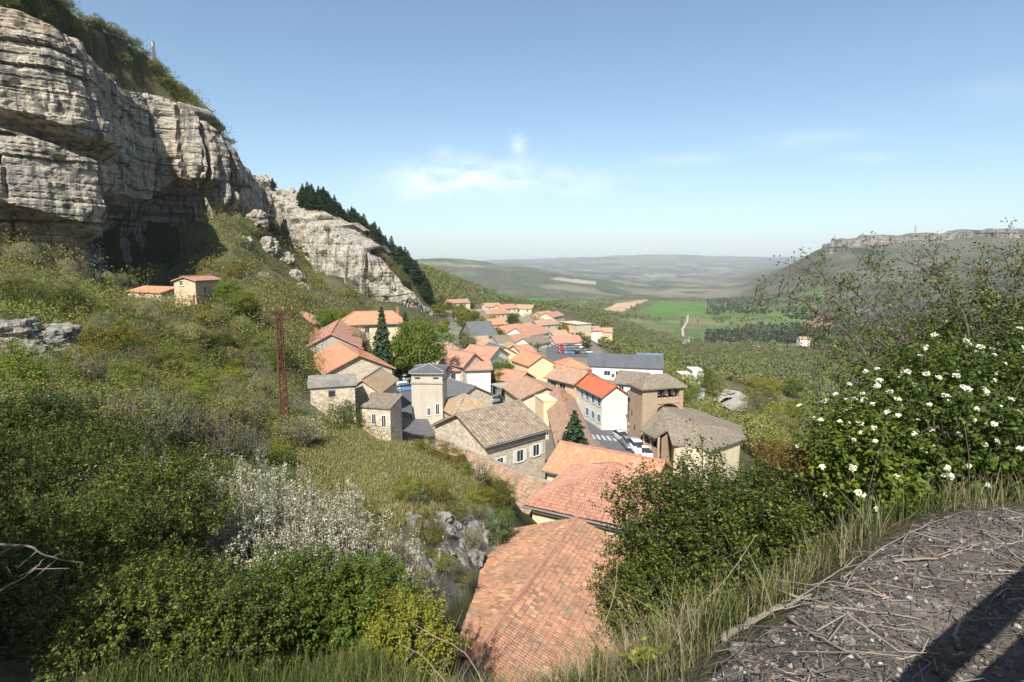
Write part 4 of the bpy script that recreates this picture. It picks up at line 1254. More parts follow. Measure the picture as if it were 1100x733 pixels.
# ---- far end of the village
FV = 'houses at the far end of the village'
def far(label, C1, C2, Y, d, h, roof='gable', rise=2.2, tile='t_brown', wall='cream', auto=None, **k):
    return house('village_house', label, C1, C2, Y, d, h, roof, rise, 0.4, tile, wall, 'house', FV, False, auto=auto, dig=5, **k)
far('highest far house, white under a flat orange roof beside the pale lane', (483, 326), (505, 325), 330, 8, 6, rise=1.8, tile='t_pink', wall='cream', auto=('f', 1, 5))
far('white gabled far house with a grey-brown roof below the highest one', (494.5, 342.5), (507.5, 343.5), 300, 14, 7, 'front', 3.6, 't_lauze', 'white', auto=('f', 1, 3))
far('far row house with a faded pink roof right of the white gable', (506, 338), (526, 337.5), 305, 9, 5, tile='t_brown', wall='beige', auto=('f', 1, 4))
far('far terrace with a pink roof and a line of dark windows', (524, 338), (547, 336.5), 310, 9, 6, tile='t_pink', wall='peach', auto=('f', 1, 2.6))
far('far cream house with a clear orange roof left of the round green tree', (519, 350), (541, 348), 250, 8, 6, tile='t_orange', wall='yellow', auto=('f', 1, 4))
far('tall slate-roofed far house with a pinkish front', (508.5, 358), (531, 357), 200, 8, 9, 'hip', 2.8, 't_slate', 'peach', auto=('f', 2, 2.4))
far('dark narrow stone far house left of the tall slate-roofed one', (495, 358), (508, 362), 205, 9, 9, 'front', 4.5, 't_slate', 'dark')
far('far house with a pink roof at the back, left of the bare trees', (538, 332), (556, 331), 350, 9, 5, tile='t_pink', wall='cream', auto=('f', 1, 4))
far('far pale house with a flat white-edged roof at the very back', (553, 331.5), (571, 332), 360, 9, 6, tile='t_tan', wall='cream', auto=('f', 1, 4))
far('far house with an orange roof beside the round green tree', (541, 358), (560, 355), 240, 8, 5, tile='t_orange', wall='cream')
far('far house with a long pale orange roof in the middle of the village', (552, 355), (576, 352.5), 255, 8, 5, tile='t_brown', wall='cream')
far('far house with the largest orange roof and a row of windows in its white wall', (566, 361.5), (590, 357), 228, 11, 5, rise=3.0, tile='t_pink', wall='white', auto=('f', 1, 2.6))
far('far low house with a rosy roof in front of the row of windows', (555, 368), (573, 364), 212, 8, 4.5, tile='t_pink', wall='cream')
far('far white house facing the dark bare tree by the road', (572, 371), (592, 367), 205, 8, 5, tile='t_lauze', wall='white', auto=('f', 1, 4))
far('far small house with a grey roof left of the dark bare tree', (536, 369.5), (552, 368), 190, 8, 5, tile='t_lauze', wall='grey', auto=('f', 1, 3))
far('far flat-roofed grey house between slate roof and yellow gable', (534, 374), (548, 374), 178, 7, 5, 'flat', 0.3, 'concrete', 'grey')
far('far pinkish stone house with a brown roof on the rise right of the village', (582, 340), (596, 338), 330, 8, 5, tile='t_brown', wall='peach', auto=('f', 1, 4))
far('far cream house with a pink roof at the top of the right-hand rise', (594, 341), (606, 338.5), 325, 9, 6, tile='t_pink', wall='cream', auto=('f', 1, 3.5))
far('far long stone house with a tan roof beside the road bend', (578, 350), (601, 348), 285, 9, 5, tile='t_brown', wall='beige', auto=('f', 1, 4))
far('far beige ruined building with bare walls and a tree before it', (602, 346), (620, 349), 275, 8, 8, 'flat', 0.2, 'beige', 'beige', auto=('f', 2, 5))
far('far house with a wide rosy roof above the parked cars', (597, 369), (626, 367.5), 222, 9, 5, tile='t_pink', wall='white', auto=('f', 1, 3.5))
far('far low house with a tan roof by the road left of the parked cars', (596, 362), (612, 361), 245, 8, 4, tile='t_tan', wall='beige', auto=('f', 1, 4))
far('isolated far white house among trees right of the village', (633, 356), (647, 355), 330, 8, 4, tile='t_brown', wall='white')
far('isolated far house, low and brown, right-hand neighbour of the isolated white one', (647, 357), (658, 357), 335, 8, 3.5, tile='t_brown', wall='peach')
far('far farmhouse, white, alone on the green field in the valley', (860, 364.5), (871, 364.5), 640, 9, 3.2, tile='t_tan', wall='white')
far('far house with a tan roof just below the tall slate-roofed one', (508, 371), (527, 370), 178, 8, 6, tile='t_tan', wall='cream', auto=('f', 1, 3))
far('far small house with a rosy roof right below the yellow gable line', (562, 381), (576, 379), 165, 8, 5, tile='t_pink', wall='cream', auto=('f', 1, 3))
far('far low white house with a brown roof behind the far terrace', (522, 330), (538, 329.5), 370, 8, 5, tile='t_brown', wall='white', auto=('f', 1, 4))
far('far house with a grey roof facing the rosy roofs in the middle', (560, 347), (574, 346), 275, 8, 5, tile='t_lauze', wall='beige', auto=('f', 1, 4))
far('far small cream house at the outer end of the right-hand rise', (608, 357), (622, 357), 265, 7, 4, tile='t_orange', wall='cream', auto=('f', 1, 4))
far('cottage with a rosy roof pressed against the rock behind the bright green tree', (474, 390), (497, 394), 112, 6, 6, tile='t_pink', wall='stone')

# ---- church
ca = at(690.5, 417.5, 84)
cb = atz(734.5, 414.5, ca[2])
cv_ = (cb - ca)[:2]; cw = float(np.hypot(*cv_)); cang = math.atan2(cv_[1], cv_[0])
H = 12.2
CH = empty('church', (ca[0], ca[1], ca[2] - H), cang, 'brown-roofed church with a square bell tower open on one side beside the street', 'church')
cd = 3.9
b = MB()
b.box(0, cw * 0.36, 0, cd, -3, H)
b.box(cw * 0.90, cw, 0, cd, -3, H)
b.box(cw * 0.36, cw * 0.90, 0, cd, -3, H - 4.6)
b.box(cw * 0.36, cw * 0.90, 1.6, cd, H - 4.6, H - 2.5)
b.box(cw * 0.36, cw * 0.90, -0.12, 0.55, H - 2.6, H - 1.75)
b.box(cw * 0.36, cw * 0.90, 0.551, cd, H - 2.499, H - 2.2)
b.box(cw * 0.36, cw * 0.90, cd - 0.5, cd, H - 2.199, H)
b.build('tower_wall', MT['church'], CH)
# curved hood under the band
hood = MB()
n = 10
for i in range(n):
    a0, a1 = PI * i / n, PI * (i + 1) / n
    x0, x1 = cw * 0.63 - cw * 0.27 * math.cos(a0), cw * 0.63 - cw * 0.27 * math.cos(a1)
    y0, y1 = H - 3.7 + 1.0 * math.sin(a0), H - 3.7 + 1.0 * math.sin(a1)
    hood.add([(x0, 0.0, y0), (x1, 0.0, y1), (x1, 0.0, H - 2.61), (x0, 0.0, H - 2.61), (x0, 1.59, y0), (x1, 1.59, y1), (x1, 1.59, H - 2.61), (x0, 1.59, H - 2.61)], [(0, 1, 2, 3), (0, 4, 5, 1)])
hood.build('arch', MT['church'], CH)
bf_ = MB().box(cw * 0.36 + 0.02, cw * 0.9 - 0.02, 0.9, cd - 0.52, H - 2.19, H - 2.0)
for k in range(1, 4):
    x = cw * (0.36 + 0.54 * k / 4)
    bf_.box(x - 0.06, x + 0.06, 0.1, 0.25, H - 1.75, H)
bf_.build('belfry_frame', MT['wood'], CH)
for k in range(3):
    x = cw * (0.36 + 0.54 * (k + 0.5) / 3)
    bm_ = MB().tube([(x, 0.9, H - 0.5), (x, 0.9, H - 0.65), (x, 0.9, H - 0.9), (x, 0.9, H - 1.25), (x, 0.9, H - 1.4)], [0.06, 0.22, 0.28, 0.34, 0.45], 10)
    bm_.bar((x, 0.9, H - 0.5), (x, 0.9, H - 0.02), 0.05)
    bm_.build('bell', MT['frame_white'] if k else MT['steel'], CH)
hs_ = MB()
for (x, z) in ((cw * 0.02, 2), (cw * 0.02, 4)):
    hs_.box(-0.03, 0.01, 1.0 + z * 0.5, 1.25 + z * 0.5, z + 3.2, z + 4.0)
hs_.build('slit_window', MT['dark_hole'], CH)
o = 0.45; z0 = H - 0.05; zr = H + 1.7
A, B, C_, D = (-o, -o, z0), (cw + o, -o, z0), (cw + o, cd + o, z0), (-o, cd + o, z0)
r0, r1 = (cw * 0.28, cd * 0.5, zr), (cw * 0.74, cd * 0.5, zr)
roof_slab('tower_roof', [[A, B, r1, r0], [B, C_, r1], [C_, D, r0, r1], [D, A, r0]], [MT['t_lauze']], CH, 0.18, False, name='tower_roof')
# nave: its own roofs, in place
def I3(px, py, Y): return at(px, py, Y)
R0, R1, R2 = I3(712, 437, 83.5), I3(746, 455, 79.5), I3(777, 458.5, 81)
E0, E1, Ep, E2, E3, E4 = I3(686.5, 461.5, 82), I3(703.5, 470.5, 77.5), I3(717, 462, 78.2), I3(722, 477, 76), I3(764, 484.5, 75), I3(801, 471, 81)
B0 = R0 + np.array([6, 5.5, -1.6]); B2 = R2 + np.array([5, 6, -1.6])
planes = [[E0, E1, Ep, R0], [E2, E3, R1], [Ep, E2, R1], [Ep, R1, R0], [E3, E4, R2], [E3, R2, R1], [B2, B0, R1, R2], [B0, R0, R1], [E4, B2, R2]]
Vn, Fn, UVn = [], [], []
for P in planes:
    P = np.array(P)
    if np.cross(P[1] - P[0], P[2] - P[0])[2] < 0: P = P[::-1]
    U = unit(P[1] - P[0]); nr = unit(np.cross(P[1] - P[0], P[2] - P[0])); W = np.cross(nr, U)
    bidx = len(Vn); n = len(P)
    uv = [((p - P[0]) @ U, (p - P[0]) @ W) for p in P]
    Vn += list(P) + list(P - [0, 0, 0.2])
    Fn.append(tuple(range(bidx, bidx + n))); UVn += uv
    Fn.append(tuple(range(bidx + 2 * n - 1, bidx + n - 1, -1))); UVn += uv[::-1]
    for i in range(n):
        j = (i + 1) % n
        Fn.append((bidx + i, bidx + i + n, bidx + j + n, bidx + j)); UVn += [uv[i], uv[i], uv[j], uv[j]]
child_world('nave_roof', Vn, Fn, MT['t_lauze'], CH, uv=UVn)
def wallw(pts, top_dz, zb, m, name, th=0.3):
    V, Fs = [], []
    for p in pts:
        V += [(p[0], p[1], p[2] + top_dz), (p[0], p[1], zb)]
    for i in range(len(pts) - 1):
        Fs.append((2 * i, 2 * i + 1, 2 * i + 3, 2 * i + 2))
    return child_world(name, V, Fs, m, CH)
inn = lambda p, q: p + (q - p) * 0.1
cen = (R0 + R1 + R2) / 3
w0, w1, wp, w2, w3, w4 = [inn(p, np.array([cen[0], cen[1], p[2]])) for p in (E0, E1, Ep, E2, E3, E4)]
zb = -32.0
low = lambda p, dz: np.array([p[0], p[1], p[2] - dz])
wallw([low(w0, 1.75), low(w1, 1.75)], 0, zb, MT['church'], 'porch_wall')
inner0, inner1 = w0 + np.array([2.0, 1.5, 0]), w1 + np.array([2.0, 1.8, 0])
wallw([inner0, inner1], 0.3, zb, MT['dark_hole'], 'porch_back')  # dark sheet: the shade inside the open porch, put into its colour
mid_p = [w1, wp + np.array([0.5, 0.8, 0]), w2]
wallw([low(mid_p[0] + np.array([0.4, 0.0, 0]), 0.2), low(mid_p[1], 0.2), low(mid_p[2], 0.2)], 0, zb, MT['church'], 'side_wall')
# apse: a curved cream wall
arc = []
c0 = (w2 + w3) / 2
for t in np.linspace(0, 1, 14):
    p = w2 + (w3 - w2) * t
    dirn = unit(np.array([(w3 - w2)[1], -(w3 - w2)[0], 0]))
    arc.append(p + dirn * 0.9 * math.sin(PI * t) - np.array([0, 0, 0.25]))
wallw(arc, 0.2, zb, MT['cream'], 'apse_wall')
wallw([w3, w4], 0.05, zb, MT['cream'], 'end_wall')
pil = MB()
def loc_of(p):
    M = (Matrix.Translation(CH.location) @ Matrix.Rotation(CH.rotation_euler.z, 4, 'Z')).inverted()
    return M @ Vector(p)
for pp in (w0, w1, (w0 + w1) / 2):
    q = loc_of(pp)
    MB().tube([(q.x, q.y, q.z - 8), (q.x, q.y, q.z)], 0.2, 8).build('porch_pillar', MT['church'], CH)
for t in (0.25, 0.55):
    q = loc_of(w0 + (w1 - w0) * t + np.array([0.5, 0.5, -1.1]))
    MB().tube([(q.x, q.y, q.z - 0.25), (q.x, q.y, q.z - 0.1), (q.x, q.y, q.z + 0.15), (q.x, q.y, q.z + 0.25)], [0.08, 0.22, 0.22, 0.08], 8).build('porch_lamp', MT['frame_white'], CH)
dq = [loc_of(arc[3]), loc_of(arc[4])]
db = MB().add([(dq[0].x, dq[0].y - 0.06, dq[0].z - 5.5), (dq[1].x, dq[1].y - 0.06, dq[1].z - 5.5), (dq[1].x, dq[1].y - 0.06, dq[1].z - 2.2), (dq[0].x, dq[0].y - 0.06, dq[0].z - 2.2)], [(0, 1, 2, 3)])
db.build('door', MT['wood'], CH)

# ------------------------------------------------------------------ streets
drape('street', [(715, 507), (700, 500), (675, 484), (654, 468), (641, 453), (633, 443)], 6.5, MT['asphalt'], 0.05, 1.5)
drape('street', [(606, 398), (600, 388), (597, 374), (597, 364), (592, 356), (584, 349)], 7.5, MT['asphalt'], 0.15, 4)
drape('street', [(541, 442), (537, 430), (532, 416), (530, 402)], 6.0, MT['asphalt'], 0.05, 1.5)
drape('street', [(443, 470), (436, 446), (432, 428), (430, 410), (428, 396)], [6, 6, 9, 14, 14], MT['asphalt'], 0.05, 1.5)
drape('pavement', [(722, 494), (706, 488), (688, 474), (668, 457), (654, 446)], 4.2, MT['pavement'], 0.16, 1.5)
drape('car_park', [(600, 380), (612, 378), (632, 380)], [16, 20, 18], MT['asphalt'], 0.2, 4)
drape('forecourt', [(733, 428), (752, 430), (775, 424)], [12, 11, 8], MT['pavement'], 0.3, 3)
drape('lane', [(506, 318), (512, 320), (515, 325), (514, 331)], 6.5, MT['lane'], 0.5, 5)
drape('lane', [(739, 339), (738, 346), (733, 354), (734, 362)], 4, MT['lane'], 0.8, 8)
drape('lane', [(728, 361), (745, 364), (770, 367), (800, 371), (840, 377)], 4, MT['lane'], 0.8, 8)
drape('lane', [(735, 371), (738, 366), (742, 363)], 7, MT['lane'], 0.9, 6)
drape('lane', [(770, 424), (783, 420), (795, 424), (793, 434), (785, 442)], 6, MT['lane'], 0.4, 3)
# zebra crossing
zc = hit(648.5, 471); zd = hit(642, 462); dv = unit((zd - zc)[:2]); nv = np.array([dv[1], -dv[0]])
zb_ = MB()
for k in range(-3, 4):
    c = zc[:2] + nv * k * 0.85
    P = [c + nv * a * 0.22 + dv * b_ * 1.3 for a, b_ in ((-1, -1), (1, -1), (1, 1), (-1, 1))]
    V = [(p[0], p[1], gz(p[0], p[1]) + 0.09) for p in P]
    zb_.add(V, [(0, 1, 2, 3)])
tag(zb_.build('zebra_crossing', MT['paint']), kind='structure')

# ------------------------------------------------------------------ cars
def car_parts(paint, van=False):
    L_, W_ = (4.5, 0.86) if van else (4.1, 0.84)
    def ring(x, hw, z0, z1, r=0.12):
        return [(x, -hw + r * 0.3, z0), (x, -hw, z0 + r), (x, -hw, z1 - r), (x, -hw + r, z1), (x, hw - r, z1), (x, hw, z1 - r), (x, hw, z0 + r), (x, hw - r * 0.3, z0)]
    def loft(rs, m=0):
        b = MB(); n = len(rs[0])
        V = [p for r in rs for p in r]
        Fs = [tuple(range(n))[::-1], tuple(range((len(rs) - 1) * n, len(rs) * n))]
        for i in range(len(rs) - 1):
            for k in range(n):
                k2 = (k + 1) % n
                Fs.append((i * n + k, i * n + k2, (i + 1) * n + k2, (i + 1) * n + k))
        return b.add(V, Fs, m)
    h = L_ / 2
    if van:
        low_ = [ring(-h, 0.74, 0.32, 0.95), ring(-h + 0.12, W_, 0.25, 1.05), ring(-0.2, W_, 0.22, 1.05), ring(h - 1.1, W_, 0.22, 1.02), ring(h - 0.25, W_ - 0.05, 0.25, 0.82), ring(h, 0.66, 0.34, 0.68)]
        gl = [ring(-h + 0.1, 0.74, 1.0, 1.06, 0.03), ring(-h + 0.22, 0.72, 1.0, 1.66, 0.1), ring(0.5, 0.72, 1.0, 1.70, 0.1), ring(h - 1.0, 0.74, 0.98, 1.04, 0.03)]
        rf = [ring(-h + 0.2, 0.66, 1.64, 1.70, 0.03), ring(-0.2, 0.68, 1.69, 1.78, 0.04), ring(0.6, 0.66, 1.66, 1.74, 0.03)]
    else:
        low_ = [ring(-h, 0.70, 0.34, 0.80), ring(-h + 0.15, W_ - 0.02, 0.25, 0.92), ring(-0.9, W_, 0.22, 0.96), ring(0.5, W_, 0.22, 0.94), ring(h - 0.5, W_ - 0.04, 0.24, 0.80), ring(h - 0.08, 0.72, 0.28, 0.66), ring(h, 0.6, 0.36, 0.56)]
        gl = [ring(-h + 0.2, 0.72, 0.88, 0.94, 0.03), ring(-h + 0.75, 0.66, 0.9, 1.38, 0.1), ring(0.0, 0.66, 0.9, 1.42, 0.1), ring(1.0, 0.74, 0.88, 0.95, 0.03)]
        rf = [ring(-h + 0.72, 0.6, 1.36, 1.42, 0.03), ring(-0.5, 0.62, 1.40, 1.48, 0.04), ring(0.12, 0.6, 1.37, 1.44, 0.03)]
    def me(b, nm, m): return mesh_from(nm, b.v, b.f, [m], True, midx=b.m)
    out = [('body', me(loft(low_), 'body', paint)), ('window', me(loft(gl), 'window', MT['glass'])), ('car_roof', me(loft(rf), 'car_roof', paint))]
    wh = MB().tube([(0, -0.1, 0), (0, 0.1, 0)], [0.31, 0.31], 14); wme = me(wh, 'wheel', MT['tyre'])
    rm = MB().tube([(0, -0.115, 0), (0, 0.115, 0)], [0.19, 0.19], 10); rme = me(rm, 'rim', MT['rim'])
    hl = MB().box(-0.05, 0.05, -0.14, 0.14, -0.07, 0.07); hme = me(hl, 'headlight', MT['lamp'])
    tme = me(hl, 'tail_light', MT['tail'])
    return out, wme, rme, hme, tme, h, W_
CARS = {}
def car(px, py, ang, colour, label, group, van=False, at_xyz=None):
    key = (colour, van)
    if key not in CARS: CARS[key] = car_parts(MT['car_' + colour], van)
    parts, wme, rme, hme, tme, h, W_ = CARS[key]
    p = hit(px, py) if at_xyz is None else at_xyz
    r = empty('parked_car', (p[0], p[1], p[2] + 0.1), ang, label, 'van' if van else 'car', group)
    for nm, me in parts: link(nm, me, r)
    for x in (-h + 0.8, h - 0.75):
        for s in (-1, 1):
            w_ = link('wheel', wme, r); w_.location = (x, s * (W_ - 0.08), 0.31)
            link('rim', rme, w_)
    for s in (-1, 1):
        a = link('headlight', hme, r); a.location = (h - 0.1, s * 0.52, 0.6)
        a = link('tail_light', tme, r); a.location = (-h + 0.06, s * 0.56, 0.72)
    return r
G1 = 'cars parked by the church'
sa_ = math.atan2(*(hit(675, 480) - hit(693, 493))[[1, 0]])
car(694, 491.5, sa_ + PI - 0.35, 'white', 'white car nearest the foreground in the row by the church', G1)
car(684, 486, sa_ + PI - 0.2, 'white', 'white van with roof-height windows, second in the row by the church', G1, True)
car(675.5, 481, sa_ + PI - 0.2, 'grey', 'dark grey car between white van and small silver car by the church', G1)
car(667.5, 473.5, sa_ + PI, 'silver', 'small silver car farthest up the row by the church', G1)
car(681, 469, sa_ + PI - 0.6, 'black', 'black car in the shade at the foot of the church tower', G1)
G2 = 'cars in the upper car park'
for (px, py, a, c, lb) in ((429, 398, 0.3, 'black', 'black van-like car at the far end of the upper car park'), (438, 400, 0.2, 'silver', 'silver car at the far right of the upper car park'), (429, 407, 0.25, 'grey', 'dark grey car in the middle of the upper car park'),
                           (437, 411, 0.25, 'white', 'white car in the middle of the upper car park beside the transformer tower'), (427, 415, 0.3, 'white', 'white car at the left end of the upper car park'), (437, 421, 0.3, 'blue', 'blue car nearest the viewer in the upper car park')):
    car(px, py, a, c, lb, G2)
G3 = 'cars parked beside the clipped hedge'
car(538, 425, 1.9, 'white', 'white car parked beside the clipped hedge', G3)
car(541.5, 434, 1.9, 'black', 'black car parked beside the clipped hedge', G3)
car(530, 432, 1.9, 'grey', 'grey car parked across the street from the hedge', G3)
G4 = 'cars in the village car park'
g = np.random.default_rng(4)
k = 0
for row, (y0, n) in enumerate(((374.5, 5), (380.5, 5))):
    for i in range(n):
        px = 604 + i * 6.3 + row * 1.5
        c = ['white', 'blue', 'silver', 'black', 'red', 'grey'][int(g.integers(0, 6))]
        car(px, y0 + g.normal() * 0.2, 0.2, c, 'small parked car in the crowded far car park behind the orange roofs', G4)

# ------------------------------------------------------------------ poles, masts
def lattice(b, h, w0, w1, n, r=0.04, rd=0.022):
    cs = [(-1, -1), (1, -1), (1, 1), (-1, 1)]
    for sx, sy in cs: b.bar((sx * w0 / 2, sy * w0 / 2, 0), (sx * w1 / 2, sy * w1 / 2, h), r)
    for i in range(n):
        z0, z1 = h * i / n, h * (i + 1) / n
        a0 = (w0 + (w1 - w0) * i / n) / 2; a1 = (w0 + (w1 - w0) * (i + 1) / n) / 2
        for j in range(4):
            (x0, y0), (x1, y1) = cs[j], cs[(j + 1) % 4]
            if (i + j) % 2: b.bar((x0 * a0, y0 * a0, z0), (x1 * a1, y1 * a1, z1), rd)
            else: b.bar((x1 * a0, y1 * a0, z0), (x0 * a1, y0 * a1, z1), rd)
            b.bar((x0 * a1, y0 * a1, z1), (x1 * a1, y1 * a1, z1), rd)
    return b
PX = on_ground(306, 37.5)
ptop = at(305, 334, 37.5)[2]
ph = ptop - PX[2]
PY = empty('pylon', PX, 0.5, 'rusty red-brown lattice pylon with a short crossarm standing on the scrub slope', 'pylon')
lattice(MB(), ph, 0.5, 0.30, 16, 0.045, 0.026).build('mast', MT['rust'], PY)
ca_ = MB().box(-0.95, 0.95, -0.05, 0.05, ph - 0.1, ph).box(-0.75, 0.75, -0.05, 0.05, ph - 0.62, ph - 0.54)
ca_.build('crossarm', MT['rust'], PY)
for x in (-0.85, -0.3, 0.3, 0.85):
    MB().tube([(x, 0, ph), (x, 0, ph + 0.1), (x, 0, ph + 0.16), (x, 0, ph + 0.3)], [0.02, 0.05, 0.04, 0.02], 8).build('insulator', MT['old_concrete'], PY)
q = on_ground(210, 78)
PO = empty('utility_pole', q, 0.3, 'short wooden utility pole with a crossbar in the scrub below the cabin', 'pole')
hgt = at(209, 317, 78)[2] - q[2]
MB().tube([(0, 0, -0.3), (0, 0, hgt)], [0.14, 0.10], 8).build('pole', MT['wood'], PO)
MB().box(-0.7, 0.7, -0.05, 0.05, hgt - 0.35, hgt - 0.22).build('crossbar', MT['wood'], PO)
# mast on the cliff top
q = on_ground(167, 226); mh = at(167, 44, 226)[2] - q[2]
MA = empty('antenna_mast', q, 0.2, 'thin grey antenna mast rising from the cliff top', 'mast')
lattice(MB(), mh, 0.9, 0.6, 14, 0.09, 0.05).build('lattice', MT['zinc'], MA)
an = MB()
for i, (z, a) in enumerate(((0.72, 0), (0.8, 2.1), (0.88, 4.2), (0.93, 1.0))):
    c, s_ = math.cos(a) * 0.45, math.sin(a) * 0.45
    an = MB().tube([(c, s_, z * mh - 0.9), (c, s_, z * mh + 0.9)], 0.14, 6); an.bar((0, 0, z * mh), (c, s_, z * mh), 0.05)
    an.build('antenna', MT['frame_white'], MA)
MB().tube([(0, 0, mh), (0, 0, mh + 2)], [0.05, 0.02], 5).build('rod', MT['steel'], MA)
for px, h_, lb in ((896, 36, 'far pylon standing on the flat-topped hill near its left end'), (983, 34, 'far pylon in the middle of the flat-topped hill'), (1086, 42, 'tall far pylon on the right part of the flat-topped hill')):
    q = on_ground(px, 2290)
    t = empty('pylon', q, 0.4, lb, 'pylon', 'pylons on the flat-topped hill')
    lattice(MB(), h_, 5, 1.2, 7, 0.45, 0.25).build('mast', MT['steel'], t)
    for z in (0.72, 0.86): MB().box(-5, 5, -0.3, 0.3, h_ * z, h_ * z + 0.6).build('crossarm', MT['steel'], t)
# street lamp beside the church, parasol
q = hit(674, 466)
SL = empty('street_lamp', q, -0.6, 'tall brown lamp post on the pavement left of the church tower', 'street lamp')
MB().tube([(0, 0, 0), (0, 0, 0.8), (0, 0, 5.2)], [0.13, 0.08, 0.06], 8).build('post', MT['shut_brown'], SL)
MB().tube([(0, 0, 5.15), (0.4, 0, 5.5), (0.9, 0, 5.55)], 0.04, 6).build('arm', MT['shut_brown'], SL)
MB().tube([(0.75, 0, 5.54), (1.3, 0, 5.5)], [0.06, 0.1], 8).build('lamp_head', MT['steel'], SL)
q = hit(652, 452)
PA = empty('parasol', q, 0, 'closed white parasol on the small terrace at the end of the white terrace house', 'parasol')
MB().tube([(0, 0, 0), (0, 0, 3.1)], 0.04, 6).build('pole', MT['wood'], PA)
MB().tube([(0, 0, 0.9), (0, 0, 1.3), (0, 0, 2.0), (0, 0, 3.0)], [0.5, 0.55, 0.36, 0.05], 10).build('canopy', MT['shut_white'], PA)
# carport roof
q = at(541, 411, 108)
CPT = empty('carport', (q[0], q[1], gz(q[0], q[1])), 0.5, 'pale grey flat carport roof on posts above the clipped hedge', 'carport')
MB().box(-1.5, 3.0, -1.5, 2.5, 3.1, 3.3).build('roof', MT['concrete'], CPT)
for x in (-1.3, 2.8):
    for y in (-1.3, 2.3): MB().box(x - 0.08, x + 0.08, y - 0.08, y + 0.08, -0.5, 3.1).build('post', MT['steel'], CPT)
# vent unit on the wall of the slab-roofed shed
q = at(357, 420, 61)
VU = empty('vent_unit', (q[0], q[1] - 0.2, q[2] - 0.6), 0.3, 'small grey ventilation box under the concrete slab roof', 'vent')
MB().box(-0.4, 0.4, -0.35, 0.35, 0, 0.8).build('casing', MT['steel'], VU)
MB().box(-0.32, 0.32, -0.37, -0.352, 0.1, 0.7).build('grille', MT['dark_hole'], VU)

# ------------------------------------------------------------------ rocks on the slopes
GR = 'grey limestone outcrops on the left slope'
for i, (px, py, s) in enumerate(((12, 352, 1.9), (40, 358, 2.0), (70, 378, 1.2), (8, 370, 1.5), (32, 384, 1.2), (86, 395, 0.9))):
    q = hit(px, py)
    rock('limestone_outcrop', (q[0], q[1], q[2] - s * 0.25), (s * 1.3, s, s * 0.6), i + 1, MT['rock'], 'grey weathered limestone block of the outcrop at the left edge', GR)
GK = 'pale rocks on the steep side of the grassy hillock'
g = np.random.default_rng(9)
for i in range(26):
    t = g.random()
    px = 418 + 130 * t + g.normal() * 10; py = 545 + 62 * t + g.normal() * 18
    if i > 22: px, py = 458 + 100 * t, 650 - 78 * t + g.normal() * 5
    q = hit(px, py)
    s = 0.18 + 0.42 * g.random() ** 1.5
    rock('limestone_rock', (q[0], q[1], q[2] - s * 0.2), (s * 1.4, s, s * 0.8), i + 20, MT['rock'], 'pale limestone rock on the steep bare side of the grassy hillock', GK, 3)
for i, (px, py, s) in enumerate(((282, 216, 6), (296, 219, 6), (309, 222, 5), (276, 238, 4), (296, 250, 5), (288, 266, 4), (306, 280, 4), (262, 262, 2.5), (318, 298, 3), (283, 300, 2.2), (325, 310, 2.2))):
    q = hit(px, py)
    rock('limestone_crag', (q[0], q[1], q[2]), (s, s, s * 0.9), i + 70, MT['cliff_pale'], 'pale jagged crag between the two cliffs', 'crags between the two cliffs', 4)

def rock_face(name, poly, m, label, step=0.11):
    P = np.array(poly)
    xs = np.arange(P[:, 0].min() - 1, P[:, 0].max() + 1, step); ys = np.arange(P[:, 1].min() - 1, P[:, 1].max() + 1, step)
    X, Y = np.meshgrid(xs, ys)
    x, y = X.ravel(), Y.ravel()
    z = ground(x, y)
    a = np.roll(P, -1, 0) - P
    dist = np.full(len(x), 1e9)
    for p, v in zip(P, a):
        t = np.clip(((x - p[0]) * v[0] + (y - p[1]) * v[1]) / (v @ v), 0, 1)
        dist = np.minimum(dist, np.hypot(x - p[0] - t * v[0], y - p[1] - t * v[1]))
    dist = np.where(inpoly(x, y, P), dist, -dist)
    Q = np.stack([x, y, z], -1)
    n1 = fbm(Q / [2.4, 2.4, 1.3], 4, 131); n2 = fbm(Q / 0.5, 4, 132)
    st = np.floor(n1 * 6 + 0.5 * n2) / 6
    h = 0.6 * st + 0.25 * n1 + 0.34 * n2
    bare = sstep(-0.08, 0.14, n1 + 0.4 * n2)
    h = h * bare - 0.28 * (1 - bare) + 0.16
    h = h - 0.9 * (1 - sstep(0.0, 0.9, dist + 0.5 * n1))
    V = np.stack([x, y, z + h], -1)
    idx = np.arange(len(x)).reshape(X.shape)
    Qd = np.stack([idx[:-1, :-1], idx[:-1, 1:], idx[1:, 1:], idx[1:, :-1]], -1).reshape(-1, 4)
    keep = (dist[Qd] > -0.7).any(1)
    o = link(name, mesh_from(name, V, Qd[keep], [m]))
    return tag(o, label, 'rock face')
rock_face('rock_face', ROCKY, MT['rock'], 'broken grey rock face on the steep right side of the grassy hillock')

